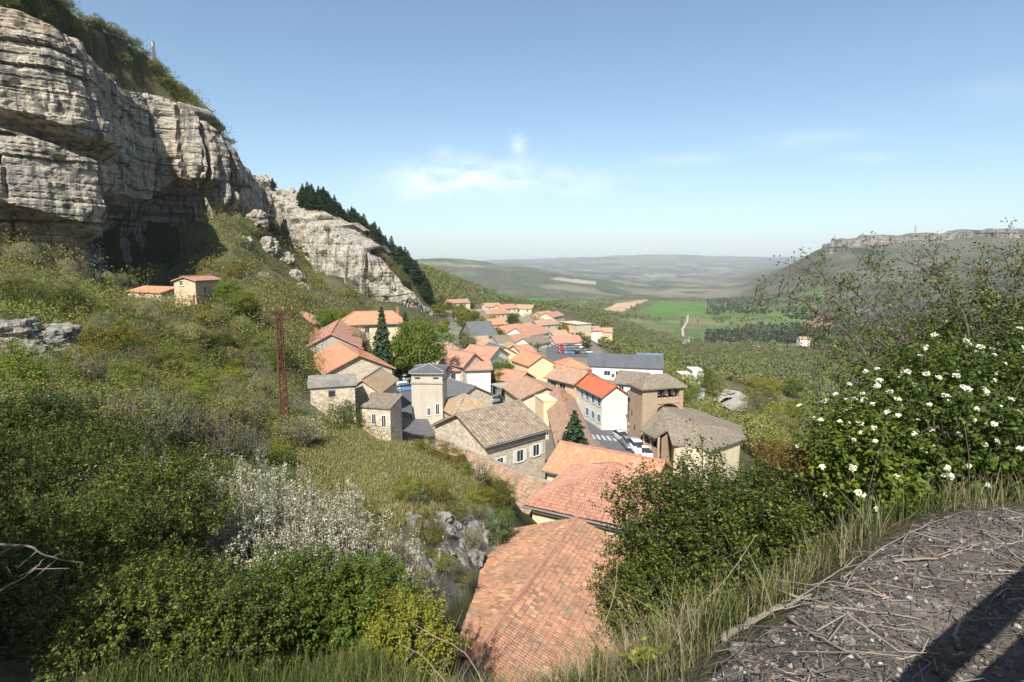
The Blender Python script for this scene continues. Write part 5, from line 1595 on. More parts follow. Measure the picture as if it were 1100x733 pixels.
# ------------------------------------------------------------------ hedge
def hedge(name, pts, w_, h_, m, label):
    P = np.array([hit(*p) for p in pts])
    g = np.random.default_rng(3)
    n = 9000
    d = np.r_[0, np.cumsum(np.linalg.norm(np.diff(P, axis=0), axis=1))]
    s = g.random(n) * d[-1]
    C = np.stack([np.interp(s, d, P[:, k]) for k in range(3)], -1)
    t = unit((P[-1] - P[0])[:2]); nn = np.array([t[1], -t[0]])
    face = g.random(n)
    a = (g.random(n) - 0.5) * w_; z = g.random(n) * h_
    a = np.where(face < 0.35, np.sign(a) * w_ / 2, a); z = np.where(face >= 0.35, h_, z)
    C[:, :2] += nn * a[:, None]; C[:, 2] += z
    C += g.normal(size=C.shape) * 0.08
    core = MB()
    V = []
    for p in P: V += [(p[0] - nn[0] * w_ * .42, p[1] - nn[1] * w_ * .42, p[2] - .2), (p[0] - nn[0] * w_ * .42, p[1] - nn[1] * w_ * .42, p[2] + h_ * .93), (p[0] + nn[0] * w_ * .42, p[1] + nn[1] * w_ * .42, p[2] + h_ * .93), (p[0] + nn[0] * w_ * .42, p[1] + nn[1] * w_ * .42, p[2] - .2)]
    Fq = np.array([(4 * i + a_, 4 * i + 4 + a_, 4 * i + 5 + a_, 4 * i + 1 + a_) for i in range(len(P) - 1) for a_ in range(3)])
    o = link(name, quads_mesh(name, leaf_quads(C, 0.2, g), m, [(np.array(V), Fq, m)]))
    return tag(o, label, 'hedge')
hedge('hedge', [(545, 424), (547, 430), (550, 437)], 2.4, 2.3, MT['l_hedge'], 'clipped bright green hedge beside the parked cars')

# ------------------------------------------------------------------ single trees
P_BR = [tree_parts(s, 'l_bright', (0.34, 0.34, 0.38), 0.58, 110, 80, 0.028, 0.24) for s in (1, 2)]
P_OL = [tree_parts(s, 'l_olive', (0.36, 0.36, 0.38), 0.58, 110, 80, 0.028, 0.24) for s in (3, 4)]
P_GR = [tree_parts(s, 'l_grey', (0.34, 0.34, 0.38), 0.6, 120, 16, 0.026, nl=60, barkm='bark_pale') for s in (5, 6)]
P_BN = [tree_parts(s, 'l_brown', (0.38, 0.38, 0.36), 0.6, 130, 16, 0.026, nl=60) for s in (7, 8)]
P_DK = [tree_parts(s, 'l_dark', (0.34, 0.34, 0.42), 0.55, 110, 80, 0.028, 0.24) for s in (9, 10)]
P_YL = [tree_parts(s, 'l_yellow', (0.38, 0.38, 0.36), 0.56, 110, 80, 0.028, 0.24) for s in (11, 12)]
P_FIR = [conifer_parts(21, 'l_fir', 0.20, 34, 0.05), conifer_parts(22, 'l_fir', 0.33, 28, 0.055)]
P_PINE = [conifer_parts(s, 'l_pine', 0.30, 14, 0.085, 0.02, 0.15, 0.2) for s in (31, 32, 33)]
def tree(name, parts, px, Y, top, label, cat='tree', group=None, wide=1.0, base=None, rz=0.0):
    q = on_ground(px, Y)
    h = at(px, top, Y)[2] - q[2]
    return plant(name, parts, q, h, rz, label, cat, group, wide)
tree('conifer_tree', P_FIR[0], 412, 106, 329, 'tall slender dark conifer in front of the yellow house', wide=0.95)
tree('fir_tree', P_FIR[1], 616, 63, 441, 'broad pointed fir tree behind the bright orange roof', wide=1.15)
tree('leafy_tree', P_BR[0], 453, 104, 336, 'large bright spring-green tree right of the yellow house', wide=0.95)
tree('leafy_tree', P_BR[1], 440, 112, 350, 'smaller spring-green tree tucked behind the large bright one', wide=1.0)
tree('bare_tree', P_GR[0], 389, 110, 346, 'greyish thin-leaved tree against the yellow facade', wide=0.9)
tree('leafy_tree', P_BR[1], 540, 118, 382, 'rounded green tree beside the yellow-cream gable', wide=0.9)
tree('leafy_tree', P_OL[0], 536, 114, 398, 'darker green tree at the street corner below the yellow gable', wide=0.9)
tree('leafy_tree', P_BR[0], 494, 120, 375, 'small light green tree in front of the tan-roofed beige house', wide=1.2)
tree('leafy_tree', P_DK[0], 551, 268, 336, 'round deep green tree in the far part of the village', wide=1.1)
tree('bare_tree', P_BN[0], 578, 196, 366, 'brown budding tree left of the road into the village', wide=1.0)
tree('bare_tree', P_BN[1], 570, 200, 367, 'brown budding tree beside the white far house', wide=1.0)
tree('bare_tree', P_GR[1], 566, 290, 335, 'grey bare tree on the rise behind the round green tree', wide=1.2)
tree('bare_tree', P_GR[0], 575, 300, 335, 'second grey bare tree on the rise, next to the pinkish stone house', wide=1.2)
tree('leafy_tree', P_OL[1], 605, 262, 345, 'olive tree in front of the ruined beige building', wide=0.8)
tree('leafy_tree', P_BR[0], 629, 320, 348, 'bright green tree left of the isolated white house', wide=1.1)
tree('cedar_tree', P_DK[1], 756, 160, 395, 'dark blue-green cedar beside the white blocks beyond the church', wide=0.75)
tree('leafy_tree', P_OL[0], 765, 158, 405, 'olive green tree right of the dark cedar', wide=0.9)
tree('leafy_tree', P_BR[1], 247, 88, 296, 'bright green tree right of the pink cabin', wide=0.9)
tree('leafy_tree', P_YL[0], 262, 86, 306, 'lower yellow-green tree right of the bright cabin tree', wide=1.0)
tree('leafy_tree', P_BR[0], 352, 128, 330, 'green tree rising behind the cellar roofs', wide=1.2)
tree('leafy_tree', P_YL[1], 372, 135, 331, 'yellow-green tree between cellar roofs and yellow house', wide=1.2)
tree('conifer_tree', P_FIR[0], 437, 112, 334, 'thin dark conifer against the right end of the yellow house', wide=0.8)
tree('bare_tree', P_GR[1], 690, 150, 392, 'thin grey tree behind the church tower', wide=1.0)
for i, (px, Y, top, P) in enumerate(((480, 118, 400, P_OL[0]), (470, 100, 418, P_DK[0]), (486, 98, 412, P_OL[1]))):
    tree('leafy_tree', P, px, Y, top, ['olive tree left of the slate-sloped house', 'dark green shrubby tree against the right side of the transformer tower', 'low olive tree between tower and slate-sloped house'][i])
# far village greenery
g = np.random.default_rng(15)
GV = 'small trees among the far houses'
for i in range(64):
    px = (478 + 160 * g.random()) if i % 2 else (456 + 50 * g.random()); Y = 210 + 190 * g.random() if i % 2 else 125 + 230 * g.random()
    q = on_ground(px, Y)
    P = [P_OL, P_BN, P_GR, P_DK, P_YL][int(g.integers(0, 5))][int(g.integers(0, 2))]
    plant('village_tree', P, q, 4 + 4 * g.random(), g.random() * 6, 'small tree growing between the far village houses', 'tree', GV)
# street planters
for i, (px, py) in enumerate(((645, 455), (657, 456), (661, 453))):
    q = hit(px, py)
    plant('planter_bush', shrub_mesh('round', 60 + i, 'l_hedge'), q, 1.3 + 0.5 * (i == 2), i, ['low green bush by the white terrace house', 'dark green bush beside the closed parasol', 'taller bush at the corner behind the parasol'][i], 'bush', None, 0.9)
# hillock bushes
for i, (px, py, hp, kind, lf, wide, lb) in enumerate((
        (372, 462, 40, 'round', 'l_dark', 1.0, 'big dark green bush on top of the grassy hillock'),
        (335, 476, 34, 'twiggy', 'l_silver', 1.2, 'silvery grey bush beside the rusty pylon'),
        (318, 480, 44, 'twiggy', 'l_grey', 1.0, 'tall silvery shrub at the foot of the rusty pylon'),
        (398, 464, 22, 'round', 'l_olive', 1.1, 'low green bush right of the big dark bush'),
        (427, 474, 15, 'low', 'l_gold', 1.1, 'golden bush on the crest of the hillock'),
        (463, 486, 22, 'low', 'l_gold', 1.2, 'broad golden bush on the right shoulder of the hillock'),
        (482, 494, 20, 'low', 'l_gold', 1.0, 'golden-brown bush right of the broad golden bush'),
        (500, 506, 17, 'low', 'l_yellow', 1.0, 'low yellow-green bush running down the right shoulder'),
        (520, 520, 36, 'twiggy', 'l_silver', 0.85, 'whitish blossoming bush at the right end of the hillock'),
        (440, 540, 36, 'round', 'l_yellow', 1.0, 'rounded yellow-green bush at the top of the rocky side'),
        (470, 538, 30, 'round', 'l_gold', 1.0, 'gold-tinged bush right of the rounded bush on the rocky side'),
        (490, 560, 30, 'round', 'l_olive', 0.95, 'olive bush in the middle of the rocky side'),
        (461, 582, 40, 'round', 'l_gold', 1.0, 'dark golden bush hanging on the rocky side'),
        (472, 608, 26, 'low', 'l_yellow', 0.8, 'lowest yellow-green bush on the rocky side'),
        (536, 588, 46, 'upright', 'l_bright', 1.1, 'bright green climber at the edge of the long mossy roof'),
        (515, 562, 30, 'twiggy', 'l_olive', 0.9, 'thin olive bush among the rocks beside the long roof'),
        (390, 560, 34, 'round', 'l_olive', 1.0, 'olive bush on the near flank of the hillock'),
        (300, 500, 32, 'upright', 'l_yellow', 0.9, 'yellow-green bush left of the hillock'),
        (355, 548, 34, 'twiggy', 'l_brown', 1.2, 'brown bare bush below the hillock grass'),
        (545, 552, 40, 'upright', 'l_olive', 1.0, 'olive bush filling the gap between hillock and long mossy roof'),
        (530, 538, 34, 'round', 'l_gold', 1.0, 'gold-green bush above the gap beside the long mossy roof'),
        (505, 590, 30, 'twiggy', 'l_grey', 1.0, 'thin grey bush low on the rock face'),
        (425, 600, 34, 'twiggy', 'l_brown', 1.1, 'brown bush at the left edge of the rock face'),
        (440, 625, 26, 'low', 'l_olive', 0.9, 'low olive bush at the foot of the rock face'),
        (495, 625, 22, 'low', 'l_olive', 0.7, 'small olive tuft at the foot of the rock face near the roof'),
        (510, 535, 22, 'low', 'l_yellow', 0.9, 'small yellow-green tuft under the right shoulder'))):
    q = hit(px, py)
    h = hp / F * q[1]
    plant('hillock_bush', shrub_mesh(kind, 100 + i, lf), (q[0], q[1], q[2] - 0.1), h, i * 1.3, lb, 'bush', None, wide * (1.35 if kind == 'low' else 1.0))

# ------------------------------------------------------------------ scrub on the left slope, one object each
SH = {}
for i, (kd, lf, bk) in enumerate((('round', 'l_olive', 'bark'), ('round', 'l_dark', 'bark'), ('low', 'l_olive', 'bark'), ('low', 'l_gold', 'bark'), ('upright', 'l_yellow', 'bark'), ('twiggy', 'l_grey', 'bark_pale'), ('twiggy', 'l_brown', 'bark_pale'),
                                  ('twiggy', 'l_olive', 'bark_pale'), ('round', 'l_grey', 'bark'), ('upright', 'l_bright', 'bark'), ('twiggy', 'l_yellow', 'bark_pale'), ('low', 'l_dark', 'bark'))):
    SH[i] = (shrub_mesh(kd, 200 + i, lf, bk), ['round olive scrub bush', 'round dark evergreen bush', 'low spreading olive bush', 'low golden-brown bush', 'upright yellow-green bush', 'thin grey bush with bare pale stems', 'brown budding bush with pale stems',
             'thin olive bush with pale stems', 'round grey-green bush', 'fresh bright green bush', 'thin yellow-green bush with pale stems', 'low dark green bush'][i])
g = np.random.default_rng(77)
cnt = 0
def scatter_px(n, box, weights, hh, where, group, cond=None, name='scrub_bush'):
    global cnt
    ks = g.choice(len(SH), n, p=np.array(weights) / sum(weights))
    for k in ks:
        for _ in range(12):
            px = box[0] + (box[2] - box[0]) * g.random(); py = box[1] + (box[3] - box[1]) * g.random()
            if cond and not cond(px, py): continue
            q = hit(px, py)
            me, lb = SH[int(k)]
            h = hh[0] + (hh[1] - hh[0]) * g.random()
            plant(name, me, (q[0], q[1], q[2] - 0.1), h, g.random() * 6.28, lb + ' ' + where, 'bush', group, 0.85 + 0.5 * g.random())
            cnt += 1
            break
slope = lambda px, py: not (285 < px < 330 and py > 430) and py > 275 + 0.22 * px and not (180 < px < 235 and 285 < py < 345) and not (0 < px < 95 and 340 < py < 402) and not (px > 290 and py > 335 and py < 470 - 0.0 * px and px > 300)
GS = 'bushes of the thicket below the cliff'
scatter_px(100, (0, 268, 320, 400), [4, 3, 5, 4, 2, 5, 3, 5, 4, 0.6, 2, 2], (1.6, 3.2), 'in the thicket below the cliff', GS, slope)
scatter_px(90, (0, 385, 320, 500), [4, 2, 3, 1, 4, 5, 4, 7, 3, 2, 6, 1], (1.6, 3.0), 'in the thicket below the cliff', GS, slope)
GT = 'bushes on the talus between the two cliffs'
tal = lambda px, py: py > 232 + 0.0 * px and py > 215 + (px - 270) * 0.75 and px > 150
scatter_px(60, (215, 245, 390, 345), [5, 3, 6, 3, 2, 4, 2, 4, 5, 0.5, 2, 3], (2.2, 4.2), 'on the talus between the two cliffs', GT, tal)
GTP = 'bushes on the cliff top'
topc = lambda px, py: (py < 12 + 0.55 * px + 0.0) and py > -30
for i in range(64):
    t = g.random()
    px = -20 + 290 * t
    e = np.interp(px, [-20, 0, 60, 100, 140, 190, 232, 270], [5, 15, 48, 72, 98, 116, 150, 190])
    s_ = np.interp(px, [-20, 0, 60, 100, 140, 167, 200, 222, 270], [-60, -30, 2, 27, 55, 78, 102, 124, 185])
    py = s_ + (e - s_) * g.random() ** 1.2 * 0.92
    q = hit(px, py + 2)
    if q[1] > 300: continue
    me, lb = SH[int(g.choice([0, 1, 2, 3, 8, 11, 2, 5]))]
    plant('scrub_bush', me, (q[0], q[1], q[2] - 0.2), 2.2 + 2.4 * g.random(), g.random() * 6, lb + ' on the slope above the cliff', 'bush', GTP, 1.1)
GP = 'dark pines along the crest above the pale cliff'
for i in range(120):
    t = g.random()
    px = 312 + 146 * t
    top = np.interp(px, [312, 320, 350, 385, 420, 447, 462], [214, 212, 226, 249, 274, 299, 320])
    bot = np.interp(px, [312, 345, 380, 410, 440, 462], [236, 243, 262, 283, 304, 325])
    py = top + (bot - top) * g.random() ** 0.9
    Y = 308 - 22 * (py - top) / max(bot - top, 1)
    q = on_ground(px, Y)
    plant('pine_tree', P_PINE[i % 3], q, 6.5 + 5.5 * g.random(), g.random() * 6, 'dark pine in the belt along the crest above the pale cliff', 'tree', GP, 1.15)
for i in range(26):
    px = 276 + 60 * g.random(); py = 218 + 45 * g.random()
    q = hit(px, py)
    plant('pine_tree', P_PINE[i % 3], (q[0], q[1], q[2] - 0.3), 4 + 3 * g.random(), g.random() * 6, 'dark pine in the gully between the grey and the pale cliff', 'tree', 'pines in the gully between the cliffs', 1.2)
# ledge plants on the grey cliff
nA = CL_A.shape
for i in range(60):
    a = int(g.integers(30, nA[0] - 30)); b_ = int(g.choice([36, 40, 84, 88, 120, 140, 158, 166]))
    p = CL_A[a, b_]
    me, lb = SH[int(g.choice([2, 3, 8, 11, 0]))]
    plant('ledge_bush', me, (p[0], p[1], p[2] - 0.3), 0.9 + 1.4 * g.random(), g.random() * 6, lb + ' growing on a ledge of the grey cliff', 'bush', 'bushes on ledges of the grey cliff', 1.0)
nD = CL_D.shape
for i in range(64):
    a = int(g.integers(8, nD[0] - 8)); b_ = int(g.choice([10, 36, 54, 72, 92, 106]))
    p = CL_D[a, b_]
    me, lb = SH[int(g.choice([2, 3, 8, 0, 5]))]
    plant('ledge_bush', me, (p[0], p[1], p[2] - 0.3), 1.2 + 2.4 * g.random(), g.random() * 6, lb + ' growing on a ledge of the pale cliff', 'bush', 'bushes on ledges of the pale cliff', 1.0)
# trees of the valley edge right of the church that stand apart
GVL = 'trees on the valley slope right of the church'
for i in range(70):
    px = 715 + 230 * g.random(); py = 418 + 85 * g.random() ** 0.8
    if py < 420 + (px - 715) * 0.02 or (px < 800 and py < 452 and px > 735) or (px < 806 and py > 455): continue
    q = hit(px, py)
    P = [P_BR, P_OL, P_YL, P_YL, P_BN, P_GR, P_OL][int(g.integers(0, 7))][int(g.integers(0, 2))]
    plant('valley_tree', P, (q[0], q[1], q[2] - 0.1), 4.5 + 4.5 * g.random(), g.random() * 6, 'spring-green or still bare tree on the valley slope right of the church', 'tree', GVL, 1.1)

# ------------------------------------------------------------------ masses nobody could count
def stuff_leaves(name, P, size, m, g, out=None, bias=0.3, asp=0.6):
    V = leaf_quads(P, size, g, out, bias, asp)
    o = link(name, quads_mesh(name, V, m))
    return tag(o, kind='stuff')
def polar_points(n, th0, th1, r0, r1, g):
    th = np.radians(th0 + (th1 - th0) * g.random(n)); r = np.exp(np.log(r0) + (np.log(r1) - np.log(r0)) * g.random(n))
    x = r * np.sin(th); y = r * np.cos(th)
    return x, y, r
def outside(x, y, polys):
    k = np.ones(len(x), bool)
    for p in polys: k &= ~inpoly(x, y, p)
    return k
g = np.random.default_rng(501)
# undergrowth over the left slopes
x, y, r = polar_points(30000, -62, -13, 11, 330, g)
tm = town_mask(x, y)
k = (tm < 0.5) & outside(x, y, [HILLOCK]) & (outside(x, y, [ROCKY]) | (g.random(len(x)) < 0.3))
dens = fbm(np.stack([x, y], -1) / 9, 3, 41)
k &= (dens > -0.15) | (g.random(len(x)) < 0.25)
x, y, r = x[k], y[k], r[k]
z = ground(x, y)
per = 28
sz = np.clip(0.0026 * r, 0.05, 0.5)
C = np.stack([x, y, z], -1)[:, None] + g.normal(size=(len(x), per, 3)) * (np.clip(0.016 * r, 0.16, 2.2))[:, None, None] * [1, 1, 0.45] + np.array([0, 0, 0.6]) * np.clip(0.012 * r, 0.1, 1.2)[:, None, None]
stuff_leaves('undergrowth', C.reshape(-1, 3), np.repeat(sz, per) * (0.6 + 0.8 * g.random(len(x) * per)), MT['l_under'], g)
# short turf on the hillock
hp = np.array(HILLOCK)
n = 60000
x = hp[:, 0].min() + np.ptp(hp[:, 0]) * g.random(n); y = hp[:, 1].min() + np.ptp(hp[:, 1]) * g.random(n)
k = inpoly(x, y, HILLOCK)
x, y = x[k], y[k]
z = ground(x, y)
def blades(x, y, z, h, w_, g, lean=0.35, bend=0.3):
    n = len(x)
    a = g.random(n) * 2 * PI
    d = np.stack([np.cos(a), np.sin(a), a * 0], -1)
    b = np.stack([-np.sin(a), np.cos(a), a * 0], -1)
    p = np.stack([x, y, z - 0.02], -1)
    ln = (lean * g.normal(size=n))[:, None] * h[:, None]
    tip = p + d * ln + np.array([0, 0, 1.0]) * h[:, None]
    md = p + d * ln * (0.5 - bend * 0.5) + np.array([0, 0, 1.0]) * (h * 0.55)[:, None]
    w2 = w_[:, None] / 2
    q1 = np.stack([p - b * w2, p + b * w2, md + b * w2 * 0.8, md - b * w2 * 0.8], 1)
    q2 = np.stack([md - b * w2 * 0.8, md + b * w2 * 0.8, tip + b * w2 * 0.15, tip - b * w2 * 0.15], 1)
    return np.concatenate([q1, q2]).reshape(-1, 3)
def grass(name, x, y, z, h, w_, m, g, **kw):
    o = link(name, quads_mesh(name, blades(x, y, z, h, w_, g, **kw), m))
    return tag(o, kind='stuff')
grass('grass', x, y, z, 0.10 + 0.16 * g.random(len(x)), np.full(len(x), 0.045), MT['turf'], g)
# woods down the valley side
def woods(name, n, th0, th1, r0, r1, hh, per, lf, m, cond):
    x, y, r = polar_points(n, th0, th1, r0, r1, g)
    k = cond(x, y, r)
    x, y, r = x[k], y[k], r[k]
    z = ground(x, y)
    h = hh[0] + (hh[1] - hh[0]) * g.random(len(x))
    d = unit(g.normal(size=(len(x), per, 3)))
    rad = 0.55 + 0.45 * g.random((len(x), per, 1))
    sh = np.stack([0.42 * h, 0.42 * h, 0.46 * h], -1)[:, None]
    P = np.stack([x, y, z + 0.5 * h], -1)[:, None] + d * rad * sh * (1 + 0.3 * vnoise(d * 2 + g.random((len(x), 1, 1)) * 50, 5))[..., None]
    s = np.repeat(lf * h, per) * (0.6 + 0.8 * g.random(len(x) * per))
    return stuff_leaves(name, P.reshape(-1, 3), s, m, g, d.reshape(-1, 3), 0.5)
def valley(x, y, r):
    k = (town_mask(x, y) < 0.25) & outside(x, y, [f for f, _ in FIELDS])
    k &= x > 30 + (y - 80) * 0.10 - 12 * (y > 300)
    roads = [hit(*p) for p in ((738, 346), (733, 354), (737, 364), (757, 366), (780, 368), (783, 422), (795, 426), (750, 429), (738, 424), (770, 427), (788, 436))]
    for q in roads: k &= np.hypot(x - q[0], y - q[1]) > (9 if q[1] < 300 else 12)
    # stand back from the church
    k &= ~((x > 14) & (x < 42) & (y > 66) & (y < 100))
    return k
woods('woodland', 1500, 6, 52, 62, 260, (3.0, 6.5), 190, 0.085, MT['l_wood'], valley)
woods('woodland', 5200, -8, 46, 250, 780, (3.5, 7.0), 46, 0.2, MT['l_wood'], lambda x, y, r: valley(x, y, r) | ((y > 420) & (x < 40) & (x > -110) & outside(x, y, [f for f, _ in FIELDS]) & (r > 420)))
def lines(x, y, r):
    k = outside(x, y, [f for f, _ in FIELDS])
    a = np.arctan2(x, y)
    return k & (fbm(np.stack([x, y], -1) / 130, 4, 61) > 0.02 + 0.16 * ((a > 0.1) & (a < 0.5) & (r > 850) & (r < 1900)))
woods('woodland', 5000, -9, 30, 750, 2300, (5, 10), 20, 0.34, MT['l_wood'], lines)
MT['l_mesa'] = L('slope_wood_leaf', (0.035, 0.045, 0.02), (0.07, 0.075, 0.034), (0.10, 0.10, 0.05), 0.15, patch=(0.02, 0.035, 0.015), pscale=0.006)
def mesa(x, y, r):
    return (np.arctan2(x, y) > 0.33) & (fbm(np.stack([x / 90, y / 90], -1), 4, 62) > -0.18)
woods('scrub_wood', 9000, 18, 52, 800, 2120, (5, 10), 14, 0.42, MT['l_mesa'], mesa)
# wooded shoulder behind the village and left mountain
woods('woodland', 900, -11, -1, 330, 900, (4, 8), 60, 0.2, MT['l_wood'], lambda x, y, r: (y > 330) & (x < -22 - 0.02 * (y - 330)) & (town_mask(x, y) < 0.4))
x_, y_, r_ = polar_points(1, 0, 1, 10, 20, g)
def mtop(x, y, r):
    k = np.zeros(len(x), bool)
    for (C, Nb), lo, hi in ((CARVE[0][0], 14, 85), (CARVE[1][0], 9, 40)):
        dx = x[:, None] - C[None, :, 0]; dy = y[:, None] - C[None, :, 1]
        dd = dx * dx + dy * dy
        j = dd.argmin(1); a = np.arange(len(x))
        sd = np.sqrt(dd[a, j]) * np.sign(dx[a, j] * Nb[j, 0] + dy[a, j] * Nb[j, 1])
        k |= (sd > lo) & (sd < hi)
    return k
woods('scrub_wood', 30000, -60, -7, 105, 330, (1.2, 3.4), 40, 0.14, MT['l_under'], mtop)

# ------------------------------------------------------------------ foreground plants
def sprigs(g, R, cz, n, per, leaf, length, shell=0.4, lump=0.6, bottom=-0.75, up=0.5, asp=0.5, flat=0.0, seed=0):
    """leafy shoots standing out of an uneven egg of radii R"""
    R = np.asarray(R, float)
    d = unit(g.normal(size=(n * 3, 3)))
    d = d[d[:, 2] > bottom][:n]
    n = len(d)
    rad = shell + (1 - shell) * g.random(n) ** 0.45
    rad *= 0.95 + lump * fbm(d * 2.3 + seed * 3.1 + 9, 3, 3)
    base = d * rad[:, None] * R + [0, 0, cz]
    ax = unit(d * 0.7 + np.array([0, 0, up]) + g.normal(size=(n, 3)) * 0.35)
    ln = length * (0.5 + g.random(n))
    t = g.random((n, per))
    P = base[:, None] + ax[:, None] * (t * ln[:, None])[..., None] + g.normal(size=(n, per, 3)) * leaf * 0.55
    out = unit(P - base[:, None] - ax[:, None] * (t * ln[:, None] * 0.7)[..., None] + g.normal(size=P.shape) * 0.02)
    nr = unit(np.cross(out, ax[:, None] + 0.01) * 0.4 + ax[:, None] * 0.7 + [0, 0, 0.35])
    P = P.reshape(-1, 3)
    sz = leaf * (0.65 + 0.7 * g.random(len(P)))
    return leaf_quads(P, sz, g, nr.reshape(-1, 3), 0.6, asp), base, ax, ln

def near_bush(name, loc, R, cz, n, per, leaf, length, lm, label, nst=60, sr=0.012, seed=0, bark='bark', **kw):
    g = np.random.default_rng(300 + seed)
    V, base, ax, ln = sprigs(g, R, cz, n, per, leaf, length, seed=seed, **kw)
    r = empty(name, loc, 0, label, 'bush')
    v, f = stems(g, base + ax * ln[:, None] * 0.5, nst, sr, 0.12, 5, 0.3)
    link('stem', mesh_from('stem', v, f, [MT[bark]], True), r)
    link('foliage', quads_mesh('foliage', V, MT[lm]), r)
    return r, base, ax

def world_bush(px, py, Y, rx, ry, rz, **kw):
    """egg centre seen at (px, py) at depth Y; the foot stands on the ground below it"""
    c = at(px, py, Y)
    z = gz(c[0], c[1])
    return (c[0], c[1], z), (rx, ry, rz), max(c[2] - z, rz * 0.55)

loc, R, cz = world_bush(765, 588, 5.6, 1.12, 1.0, 0.88)
near_bush('box_bush', loc, R, cz, 2600, 22, 0.038, 0.19, 'l_box', 'big dense dark green bush in the middle foreground at the edge of the terrace', 90, 0.014, 1, bottom=-0.95)
loc, R, cz = world_bush(690, 645, 4.9, 0.42, 0.4, 0.40)
near_bush('box_bush', loc, R, cz, 700, 24, 0.026, 0.14, 'l_box', 'small lower bush at the left foot of the big dense bush', 30, 0.01, 2, bottom=-0.95)
loc, R, cz = world_bush(845, 545, 6.4, 0.62, 0.6, 0.62)
near_bush('box_bush', loc, R, cz, 900, 24, 0.028, 0.15, 'l_box', 'dense bush directly behind the right side of the big dense bush', 30, 0.01, 3, bottom=-0.95)
loc, R, cz = world_bush(845, 497, 5.9, 0.30, 0.3, 0.14)
near_bush('reddish_bush', loc, R, cz, 150, 18, 0.03, 0.12, 'l_red', 'reddish young shoots on top of the big dense bush', 14, 0.006, 4)
# white flowering viburnum
loc, R, cz = world_bush(1035, 462, 6.0, 1.35, 1.1, 0.82)
vb, base, ax = near_bush('viburnum_bush', loc, R, cz, 1700, 16, 0.05, 0.22, 'l_hedge', 'flowering bush with flat white flower heads on the right', 120, 0.012, 5, bottom=-0.95, asp=0.6)
g = np.random.default_rng(55)
def flower_heads(parent, base, ax, k, size, g, per=46, face=None, zmin=None):
    sel = np.arange(len(base))
    ok = (base[:, 1] < 0.25) & (ax[:, 2] > 0.1)
    if zmin is not None: ok &= base[:, 2] > zmin
    sel = g.choice(sel[ok], min(k, ok.sum()), replace=False)
    Vs = []
    for i in sel:
        c = base[i] + ax[i] * 0.24; a = unit(ax[i] + np.array([0, -0.35, 0.6]))
        t = unit(np.cross(a, [0.2, 0.9, 0.1])); b = np.cross(a, t)
        s = size * (0.6 + 0.7 * g.random())
        rr = np.sqrt(g.random(per)) * s / 2; an = g.random(per) * 6.28
        P = c + t * (rr * np.cos(an))[:, None] + b * (rr * np.sin(an))[:, None] + a * (0.25 * s * (1 - (rr / (s / 2)) ** 2))[:, None] + g.normal(size=(per, 3)) * 0.004
        Vs.append(leaf_quads(P, 0.016, g, np.tile(a, (per, 1)), 0.6, 0.9))
    return link('blossom', quads_mesh('blossom', np.concatenate(Vs), MT['flower']), parent)
flower_heads(vb, base, ax, 210, 0.054, g, zmin=cz - 0.7)
loc, R, cz = world_bush(925, 500, 5.6, 0.5, 0.5, 0.52)
vb, base, ax = near_bush('viburnum_bush', loc, R, cz, 480, 16, 0.05, 0.2, 'l_hedge', 'smaller flowering bush between the dense bush and the large white-flowered one', 50, 0.01, 6, bottom=-0.95, asp=0.6)
flower_heads(vb, base, ax, 30, 0.055, g)
loc, R, cz = world_bush(1075, 380, 7.6, 1.2, 1.0, 0.75)
near_bush('hawthorn_bush', loc, R, cz, 1100, 14, 0.045, 0.25, 'l_dark', 'tall dark thorn bush behind the white-flowered bush', 60, 0.014, 7, asp=0.6)
loc, R, cz = world_bush(960, 395, 8.2, 1.0, 0.9, 0.45)
near_bush('hawthorn_bush', loc, R, cz, 220, 12, 0.045, 0.28, 'l_olive', 'loose thin-branched thorn bush left of the tall dark one', 60, 0.012, 8, bark='bark_pale', asp=0.6)

# long arching branches of the thorn tree on the right
g = np.random.default_rng(66)
foot = on_ground(1040, 7.4)
TH = empty('thorn_tree', foot, 0, 'sparse thorn tree with long arching pale branches reaching left over the valley', 'tree')
F0 = np.array(foot)
arch = [([(1005, 470), (960, 420), (925, 375), (908, 355), (876, 332), (850, 317), (815, 322), (795, 345)], 7.2), ([(1010, 450), (989, 387), (954, 346), (908, 308), (887, 297), (862, 290)], 7.3), ([(1000, 440), (984, 381), (966, 358), (934, 340), (905, 335)], 7.0),
        ([(1050, 430), (1036, 339), (1018, 306), (998, 290), (975, 281)], 7.5), ([(1060, 440), (1050, 360), (1020, 330), (1000, 300), (1003, 272)], 7.7), ([(1085, 430), (1092, 375), (1090, 317), (1084, 290), (1080, 268)], 7.4), ([(1095, 420), (1120, 350), (1110, 300), (1098, 278)], 7.6),
        ([(1010, 430), (950, 400), (900, 385), (870, 372)], 7.6), ([(1030, 420), (990, 345), (945, 300), (925, 278)], 8.0), ([(1015, 440), (960, 380), (915, 340), (880, 345), (858, 360)], 7.9), ([(1070, 400), (1060, 330), (1062, 300), (1050, 286)], 8.0)]
tv, tf, tb, LP = [], [], 0, []
def add_t(P, r):
    global tb
    v, f = tube_np(P, r, 5)
    tv.append(v); tf.append(f + tb); tb += len(v)
hub = F0 * 0 + np.array([0, 0, 0.5])
add_t([[0, 0, -0.3], [0.02, 0, 0.25], [0, 0.05, 0.55]], [0.07, 0.06, 0.05])
